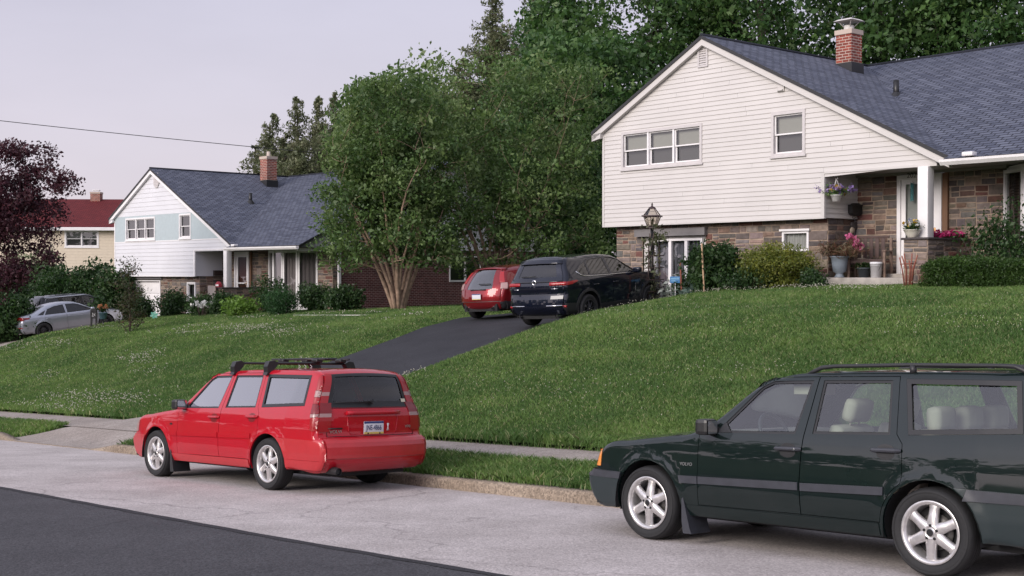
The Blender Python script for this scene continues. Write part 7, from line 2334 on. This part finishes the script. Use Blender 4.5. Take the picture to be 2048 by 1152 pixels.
# ---- porch of the pale house
SLABZ = -.09
def bench():
    lx, w = rh_local(1738, .75)
    root = empty("bench", mat=local_mat(M_RH, lx, .78, SLABZ, math.radians(12)))
    W, Dp = .43, .42
    for sx in (-1, 1):
        for sy in (-1, 1): part("leg", lambda m: m.box(sx*W - .03, sx*W + .03, sy*Dp/2 - .03, sy*Dp/2 + .03, 0, .60 if sy < 0 else .92, 0, bev=.006), M_WOOD, root)
        part("armrest", lambda m: m.box(sx*W - .045, sx*W + .045, -Dp/2 - .05, Dp/2 - .032, .602, .635, 0, bev=.008), M_WOOD, root)
    part("seat", lambda m: [m.box(-W + .035, W - .035, -Dp/2 + i*.105, -Dp/2 + i*.105 + .09, .40, .43, 0, bev=.005) for i in range(4)] and m.box(-W + .035, W - .035, -Dp/2 - .012, -Dp/2 - .001, .34, .40), simple("dark_bench_wood", (.075, .045, .04), .7, var=.2), root)
    part("backrest", lambda m: [m.box(-W + .06 + i*.145, -W + .06 + i*.145 + .09, Dp/2 - .05, Dp/2 - .03, .46, .92, 0, bev=.004) for i in range(5)] and m.box(-W + .032, W - .032, Dp/2 - .055, Dp/2 - .01, .92, .98, 0, bev=.01), simple("dark_bench_wood", (.075, .045, .04), .7, var=.2), root)
    tag(root, "dark slatted wooden bench on the porch of the pale house", "bench")
bench()
def pot_plant(name, M, prof, mat, label, cat, C, spread, per, size, pal, seed, aspect=.4, flat=.1, droop=0., pm=None, extra=None, blades=None):
    root = empty(name, mat=M)
    mb = MB(); mb.lathe(prof, 24)
    h = prof[-1][1]
    mb.lathe([(prof[-1][0] - .02, h - .03), (0, h - .03)], 24, 1)
    mb.build("pot", [mat, M_DARK], root)
    rng = np.random.default_rng(seed)
    V, F, c = leaf_cloud(np.asarray(C), spread=spread, per=per, size=size, pal=pal, rng=rng, flat=flat, aspect=aspect, droop=droop)
    o = tri_mesh("foliage", V, F, c, M_LEAF, 4); o.parent = root
    if extra:
        for (nm, CC, sp, pr, sz, pl) in extra:
            V, F, c = leaf_cloud(np.asarray(CC), spread=sp, per=pr, size=sz, pal=pl, rng=rng, flat=.3, aspect=.85)
            o = tri_mesh(nm, V, F, c, M_PETAL, 4); o.parent = root
    return tag(root, label, cat)
def urn():
    lx, w = rh_local(1679, .25)
    zb = SLABZ
    rng = np.random.default_rng(211)
    C = []
    for k in range(150):
        a = rng.uniform(0, 6.28); L = rng.uniform(.15, .62); e = rng.uniform(.35, 1.2)
        for q in (.45, .75, 1.0): C.append((math.cos(a)*L*q*math.cos(e)*1.5, math.sin(a)*L*q*math.cos(e)*1.1, .50 + L*q*math.sin(e)*.95 - .1*q*q))
    M = local_mat(M_RH, lx, .25, zb)
    root = pot_plant("urn", M, [(.0, 0), (.11, 0), (.12, .02), (.09, .06), (.085, .10), (.15, .14), (.175, .30), (.195, .46), (.225, .48), (.225, .50), (.20, .50)], simple("blue_grey_resin", (.17, .20, .235), .6, var=.12), "blue-grey footed urn of reddish grass at the left end of the porch", "planter",
        C, .04, 4, .13, [(.05, .07, .03), (.10, .08, .04), (.17, .075, .055), (.10, .12, .05)], 212, aspect=.12)
urn()
def pink_flower():
    lx, w = rh_local(1708, .45)
    M = local_mat(M_RH, lx, .42, SLABZ)
    root = empty("pink_flowers", mat=M)
    rng = np.random.default_rng(221)
    zz = lambda py: (HORIZON - py)/FPX*w[1] - SLABZ
    P0, P1 = np.array([-.12, 0, zz(471)]), np.array([.14, 0, zz(496)])
    C = np.array([P0 + (P1 - P0)*f + rng.normal(0, .055, 3) for f in rng.random(46)])
    V, F, c = leaf_cloud(C, spread=.018, per=9, size=.055, pal=[(.45, .08, .20), (.62, .16, .32), (.70, .30, .42)], rng=rng, flat=.2, aspect=.9)
    o = tri_mesh("blossom", V, F, c, M_PETAL, 4); o.parent = root
    part("stem", lambda m: (m.tube([(-.18, -.05, .49), (-.02, -.03, zz(500)), tuple(P1*.4 + P0*.6)], .012, 6), m.tube([(-.05, -.05, .49), (.05, -.04, zz(506)), tuple(P1)], .010, 6), m.tube([(-.25, -.05, .49), (-.1, -.05, zz(512)), (.1, -.05, zz(500))], .010, 6)), M_WOOD_L, root)
    tag(root, "spray of pink blossom arching out of the blue-grey urn towards the bench", "flowers")
pink_flower()
def bucket():
    lx, w = rh_local(1752, .5); r = 11.5/FPX*w[1]
    root = empty("bucket", mat=local_mat(M_RH, lx, .5, SLABZ))
    h = .36
    part("pail", lambda m: (m.lathe([(0, .0), (r*.88, 0), (r*1.0, h), (r*1.05, h), (r*1.05, h - .05), (r*1.0, h - .055), (r*.97, h - .01), (r*.85, .02), (0, .02)], 28), m.lathe([(r*1.0, h*.80), (r*1.03, h*.79), (r*1.0, h*.775)], 28)), simple("white_plastic", (.66, .66, .68), .4, var=.06), root)
    part("handle", lambda m: m.tube([(r*1.03*math.cos(a), -r*.35*math.sin(a) - .05*math.sin(a), h*.86 - .22*math.sin(a)) for a in np.linspace(0, math.pi, 15)], .005, 5), M_GREYPL, root)
    tag(root, "white plastic bucket with a wire handle under the porch bench", "bucket")
bucket()
def dark_pot():
    lx, w = rh_local(1728, .62)
    rng = np.random.default_rng(231)
    C = np.c_[rng.normal(0, .09, 26), rng.normal(0, .08, 26), rng.uniform(.22, .36, 26)]
    pot_plant("flower_pot", local_mat(M_RH, lx, .62, SLABZ), [(0, 0), (.11, 0), (.15, .20), (.165, .20), (.165, .23), (.15, .23)], simple("dark_slate_pot", (.05, .06, .07), .6), "small dark pot of foliage tucked under the porch bench beside the bucket", "planter", C, .04, 14, .06, PAL_BUSH, 232, aspect=.5)
dark_pot()
def bowl():
    rng = np.random.default_rng(241)
    up = lambda n, s, z, dz: np.c_[rng.normal(0, s, n), rng.normal(0, s, n), rng.normal(z, dz, n)]
    pot_plant("flower_bowl", local_mat(M_RH, 4.345, -.245, .782), [(0, 0), (.09, 0), (.10, .02), (.155, .10), (.175, .155), (.185, .16), (.185, .175), (.16, .175)], simple("cream_glaze", (.58, .55, .47), .4, var=.06), "cream bowl of yellow and white flowers on the stone planter by the porch post", "planter",
        up(40, .085, .24, .04), .035, 16, .05, PAL_BUSH, 242, aspect=.5, extra=[("yellow_flower", up(12, .10, .28, .03) - np.array([.06, 0, 0]), .02, 10, .05, [(.55, .33, .03), (.7, .5, .06)]), ("white_flower", up(9, .09, .29, .03) + np.array([.06, 0, 0]), .02, 10, .05, [(.6, .6, .58), (.7, .7, .68)]), ("blue_flower", up(9, .06, .36, .03), .025, 8, .04, [(.25, .27, .34), (.4, .42, .5)])])
bowl()
def planter_flowers():
    rng = np.random.default_rng(251)
    root = empty("petunias", mat=local_mat(M_RH, 4.52, .85, .72))
    C = np.c_[rng.uniform(-.22, .22, 90), rng.uniform(-.42, .42, 90), rng.uniform(.02, .12, 90)]
    V, F, c = leaf_cloud(C, spread=.04, per=10, size=.06, pal=PAL_BUSH, rng=rng); o = tri_mesh("foliage", V, F, c, M_LEAF, 4); o.parent = root
    C = np.c_[rng.uniform(-.2, .24, 46), np.where(rng.random(46) < .7, rng.uniform(-.42, -.02, 46), rng.uniform(.2, .42, 46)), rng.uniform(.10, .19, 46)]
    V, F, c = leaf_cloud(C, spread=.03, per=8, size=.07, pal=[(.30, .012, .09), (.48, .03, .16), (.6, .10, .26)], rng=rng, aspect=.9); o = tri_mesh("blossom", V, F, c, M_PETAL, 4); o.parent = root
    tag(root, "magenta petunias growing in the top of the stone planter wall", "flowers")
planter_flowers()
def hanging_basket():
    lx, w = rh_local(1671, .12)
    D = w[1]; zc = zpx(397, D)
    root = empty("hanging_basket", mat=local_mat(M_RH, lx, .14, zc))
    rng = np.random.default_rng(261)
    part("pot", lambda m: (m.lathe([(0, -.07), (.085, -.07), (.12, .06), (.135, .065), (.135, .085), (.11, .085)], 22), m.lathe([(.11, .06), (0, .06)], 22)), M_WHITE, root)
    up = lambda n, s, z, dz: np.c_[rng.normal(0, s, n), rng.normal(0, s, n), rng.normal(z, dz, n)]
    V, F, c = leaf_cloud(up(44, .12, .15, .05), spread=.04, per=13, size=.06, pal=PAL_CRAPE, rng=rng); o = tri_mesh("foliage", V, F, c, M_LEAF, 4); o.parent = root
    V, F, c = leaf_cloud(up(46, .16, .22, .045), spread=.03, per=8, size=.055, pal=[(.17, .11, .30), (.28, .2, .42), (.38, .32, .5)], rng=rng, aspect=.9); o = tri_mesh("purple_flower", V, F, c, M_PETAL, 4); o.parent = root
    V, F, c = leaf_cloud(up(16, .12, .20, .05), spread=.025, per=8, size=.05, pal=[(.5, .30, .05), (.6, .42, .1)], rng=rng, aspect=.9); o = tri_mesh("yellow_flower", V, F, c, M_PETAL, 4); o.parent = root
    top = 2.335 - zc
    def hook(m):
        m.tube([(0, 0, top), (0, 0, top - .05), (.035, 0, top - .08), (.04, 0, top - .12), (0, 0, top - .14), (-.035, 0, top - .11)], .009, 6)
        for k in range(3):
            a = k*2.1 + .4; m.tube([(0, 0, top - .13), (.03*math.cos(a), .03*math.sin(a), top - .2), (.125*math.cos(a), .125*math.sin(a), .075)], .006, 5)
    part("hook", hook, M_WHITE, root)
    tag(root, "white hanging basket of purple and yellow flowers under the porch beam", "hanging basket")
hanging_basket()
def on_right_wall(px, xplane, M=None):
    """depth b on the plane x = xplane seen in column px"""
    M = M or M_RH
    Mi = M.inverted(); o = Mi @ Vector((0, 0, 0)); d = Mi.to_3x3() @ Vector(((px - 1024)/FPX, 1, 0))
    k = (xplane - o.x)/d.x; return o.y + d.y*k, (M @ (o + d*k)).y
def mailbox():
    b, D = on_right_wall(1706, 1.91); z0, z1 = zpx(431, D), zpx(409, D)
    root = empty("mailbox", mat=M_RH @ Matrix.Translation((1.905, b, z0)))
    H = z1 - z0
    def box(m):
        # curved-bottom tray seen from the front: profile in (y, z), depth along x
        prof = [(-.20, .05), (-.15, .01), (-.08, -.012), (.08, -.012), (.15, .01), (.20, .05), (.21, H*.86), (-.21, H*.86)]
        m.prism(prof, .0, .12, 0, 'yz')
        m.prism([(-.215, H*.862), (.215, H*.862), (.20, H*.95), (.10, H*1.0), (.06, H*1.10), (-.06, H*1.10), (-.10, H*1.0), (-.20, H*.95)], -.0, .135, 0, 'yz')
    part("mailbox_body", box, M_BLACK, root)
    for s in (-1, 1): part("paper_hook", lambda m: m.tube([(.05, s*.09, .0), (.05, s*.09, -.06), (.10, s*.09, -.085), (.13, s*.09, -.05)], .007, 6), M_BLACK, root)
    tag(root, "black curved wall mailbox on the pale siding beside the porch", "mailbox")
mailbox()
def ornament():
    b, D = on_right_wall(1708, 1.82); z0, z1 = zpx(469, D), zpx(442, D)
    root = empty("wall_ornament", mat=M_RH @ Matrix.Translation((1.825, b, z0)))
    H = z1 - z0
    def blob(m, y, z, ry, rz, i, tilt=0):
        bm = bmesh.new(); bmesh.ops.create_uvsphere(bm, u_segments=16, v_segments=10, radius=1.0)
        bm.transform(Matrix.Translation((.03, y, z)) @ Matrix.Rotation(tilt, 4, 'X') @ Matrix.Diagonal((.035, ry, rz, 1))); m.add_bm(bm, i, True)
    part("carved_birds", lambda m: (blob(m, -.13, H*.30, .10, H*.24, 1, .5), blob(m, .13, H*.30, .09, H*.22, 1, -.4), blob(m, -.06, H*.62, .15, H*.26, 0, -.4), blob(m, .12, H*.66, .13, H*.24, 0, .5), blob(m, .0, H*.95, .05, .05, 0)), [simple("charcoal_carving", (.07, .06, .058), .8, var=.2), simple("cream_carving", (.42, .35, .27), .8, var=.15)], root)
    tag(root, "dark and cream carved bird plaque on the stone under the black mailbox", "ornament")
ornament()
def chime():
    lx, w = rh_local(1822, 1.20); D = w[1]; z0, z1 = zpx(402, D), zpx(366, D)
    root = empty("door_hanging", mat=local_mat(M_RH, lx, 1.235, z0))
    H = z1 - z0
    def sp(m):
        n = 60
        for ph in (0, math.pi):
            m.tube([(.032*math.sin(q*26 + ph), .022*math.cos(q*26 + ph) - .005, H*q) for q in np.linspace(0, 1, n)], .012, 6)
    part("twist", sp, simple("teal_metal", (.02, .22, .24), .35, coat=.5), root)
    part("cord", lambda m: m.tube([(0, 0, H), (0, 0.02, H + .05)], .003, 4), M_BLACK, root)
    tag(root, "teal twisted ornament hanging on the front door of the pale house", "ornament")
chime()
def obelisk():
    x, y = rh_at(1817, -.85); zb = gxy(x, y); H = zpx(506, y) - zb
    root = empty("stick_trellis", (x, y, zb))
    rng = random.Random(5)
    def sticks(m):
        for k in range(7):
            a = k*.9; r0, r1 = .06, .17
            m.tube([(r0*math.cos(a)*1.2, r0*math.sin(a), -.1), (r1*.6*math.cos(a) + rng.uniform(-.03, .03), r1*.6*math.sin(a), H*.5), (r1*1.1*math.cos(a), r1*math.sin(a), H*rng.uniform(.75, 1.0))], .014, 6)
        m.tube([(-.18, 0, H*.66), (.0, -.05, H*.68), (.18, .02, H*.70)], .012, 6)
    part("sticks", sticks, M_TERRA, root)
    tag(root, "rusty red bundle of stakes before the stone planter", "trellis")
obelisk()

# ---- round the white house
def lh_box():
    b, D = on_right_wall(437, 1.93, M_LH); z0 = zpx(551.5, D); h = zpx(542, D) - z0
    root = empty("mailbox", mat=M_LH @ Matrix.Translation((1.925, b, z0 - M_LH.translation.z)))
    part("mailbox_body", lambda m: m.box(0, .12, -.26, .26, 0, h, 0, bev=.012), simple("brown_metal", (.03, .018, .016), .5), root)
    part("lid", lambda m: m.box(0.002, .135, -.265, .265, h + .001, h + .03, 0, bev=.008), simple("brown_metal", (.03, .018, .016), .5), root)
    tag(root, "dark brown wall mailbox on the white house's porch siding", "mailbox")
    lx, w = rh_local(445, -.2, M_LH)
    root = empty("box", mat=M_LH @ Matrix.Translation((4.35, -.30, .782)))
    part("carton", lambda m: m.box(-.13, .13, -.08, .08, 0, .16, 0, bev=.008), simple("red_card", (.34, .03, .05), .6), root)
    part("paper_label", lambda m: m.box(-.12, .12, -.083, -.0805, .05, .12), M_WHITE, root)
    part("lid", lambda m: m.prism([(-.10, .161), (.10, .161), (.03, .24), (-.03, .24)], -.06, .06, 0), simple("red_card", (.34, .03, .05), .6), root)
    tag(root, "small red and white box on the white house's planter beside the porch post", "box")
    x, y = rh_at(424, -.55, M_LH); zb = gxy(x, y); z0, z1 = zpx(593, y) - zb, zpx(571.5, y) - zb
    root = empty("board", mat=Matrix.Translation((x, y, zb)) @ Matrix.Rotation(math.atan2(-ad[1], -ad[0]), 4, 'Z'))
    part("panel", lambda m: m.prism([(-.30, -.1), (.30, -.1), (.27, z1 - .01), (-.30, z1)], -.02, .02, 0), simple("grey_panel", (.27, .23, .215), .8, var=.12), root)
    part("edge_frame", lambda m: (m.tube([(-.305, 0, -.1), (-.305, 0, z1)], .018, 5), m.tube([(.295, 0, 0), (.28, 0, z1)], .02, 5), m.tube([(-.305, 0, z1), (.28, 0, z1 - .01)], .018, 5)), M_WOOD, root)
    tag(root, "grey board propped against the white house's stone wall", "board")
lh_box()
def pinwheel():
    x, y = rh_at(308, -3.0, M_LH); zb = gxy(x, y); zc = zpx(630, y) - zb; r = 7.5/FPX*y
    root = empty("pinwheel", (x, y, zb), math.radians(15))
    part("stick", lambda m: m.tube([(0, .02, -.2), (0, .02, zc)], .009, 6), M_WHITE, root)
    def pet(m):
        for k in range(6):
            a = k*math.pi/3 + .3; c, s = math.cos(a), math.sin(a)
            pts = [(0, -.01), (r*.55, -r*.34), (r*1.0, -r*.22), (r*1.05, r*.12), (r*.6, r*.30)]
            m.prism([(p*c - q*s, zc + p*s + q*c) for p, q in pts], -.012 - .004*(k % 2), -.004 - .004*(k % 2), k % 2)
        m.lathe([(.03, -.02), (0, -.03)], 10, 0, (0, 0, zc), 'y')
    part("petal", pet, [simple("mint_plastic", (.16, .50, .36), .4), simple("pale_mint", (.30, .62, .48), .4)], root)
    tag(root, "mint green garden pinwheel on the edge of the left lawn", "pinwheel")
pinwheel()
def number_post():
    D = 50.5; x, y = at_px(187.5, D); zb = gxy(x, y) - .02; zt = zpx(617, D) - zb
    sc = D/FPX; root = empty("number_post", (x, y, zb), math.radians(-8))
    for s in (-1, 1): part("post", lambda m: m.box(s*5.2*sc - .03, s*5.2*sc + .03, -.03, .03, -.3, zt - .05), M_BLACK, root)
    part("plaque", lambda m: (m.box(-5.2*sc + .031, 5.2*sc - .031, -.012, .012, zt - .42, zt - .06), m.prism([(-7*sc, zt - .10), (7*sc, zt - .10), (4.6*sc, zt), (-4.6*sc, zt)], -.04, .04)), simple("black_plaque", (.03, .028, .03), .5), root)
    text_mesh("house_number", "24", .22, M_WHITE, root, Matrix.Translation((0, -.016, zt - .26)) @ Matrix.Rotation(math.pi/2, 4, 'X'), .003)
    tag(root, "black house-number post with white digits before the silver sedan", "sign")
    x2, y2 = at_px(206, D); z0 = zpx(638, D); zg = gxy(x2, y2); h = zpx(626, D) - z0
    rng = np.random.default_rng(271)
    up = lambda n, s, z, dz: np.c_[rng.normal(0, s, n), rng.normal(0, s, n), rng.normal(z, dz, n)]
    root = pot_plant("flower_pot", Matrix.Translation((x2, y2, z0)), [(0, 0), (.125, 0), (.165, h), (.18, h), (.18, h + .02), (.15, h + .02)], simple("pale_blue_glaze", (.20, .34, .42), .5, var=.08), "pale blue pot of orange flowers on a post in front of the silver sedan", "planter", up(30, .10, h + .13, .05), .04, 12, .08, PAL_BUSH, 272, extra=[("orange_flower", up(14, .10, h + .26, .05), .03, 7, .09, [(.5, .2, .08), (.65, .36, .2)])])
    part("stand", lambda m: m.tube([(0, 0, zg - z0 - .2), (0, 0, -.001)], .03, 8), M_BLACK, root)
number_post()
def bed_edge():
    (x0, y0), (x1, y1) = rh_at(588, -3.0, M_LH), rh_at(737, -3.4, M_LH)
    mb = MB(); a = math.atan2(y1 - y0, x1 - x0); L = math.hypot(x1-x0, y1-y0)
    z0, z1 = gxy(x0, y0), gxy(x1, y1)
    mb.prism([(0, -.2), (L, -.2 + z1 - z0), (L, .03 + z1 - z0), (0, .03)], -.03, .03)
    o = mb.build("bed_edging", M_SIDING); o.matrix_world = Matrix.Translation((x0, y0, z0)) @ Matrix.Rotation(a, 4, 'Z')
    tag(o, "pale edging board between the white house's bed and the lawn", "edging")
bed_edge()
def white_blossom():
    x, y = rh_at(404, -2.3, M_LH); zb = gxy(x, y); rng = np.random.default_rng(281); zc = zpx(608, y) - zb
    root = empty("white_flowers", (x, y, zb))
    C = np.c_[rng.normal(0, .18, 16), rng.normal(0, .1, 16), rng.normal(zc, .06, 16)]
    V, F, c = leaf_cloud(C, spread=.04, per=10, size=.08, pal=[(.6, .6, .58), (.72, .72, .70)], rng=rng, aspect=.9); o = tri_mesh("blossom", V, F, c, M_PETAL, 4); o.parent = root
    part("stem", lambda m: [m.tube([(p[0]*.3, p[1], -.05), tuple(p)], .008, 4) for p in C[:8]], M_BARK, root)
    tag(root, "cluster of white flowers below the leaning grey board", "flowers")
white_blossom()
def wire():
    P = []
    a = np.array([*at_px(-1400, 58), zpx(60, 58)]); b = np.array([*at_px(760, 74), zpx(317, 74)])
    for f in np.linspace(0, 1, 60): P.append(tuple(a + (b - a)*f - np.array([0, 0, .42*4*f*(1 - f)])))
    mb = MB(); mb.tube(P, .020, 5); o = mb.build("power_line", M_BLACK)
    tag(o, "thin black overhead wire sagging across the sky to the conifers", "wire")
wire()
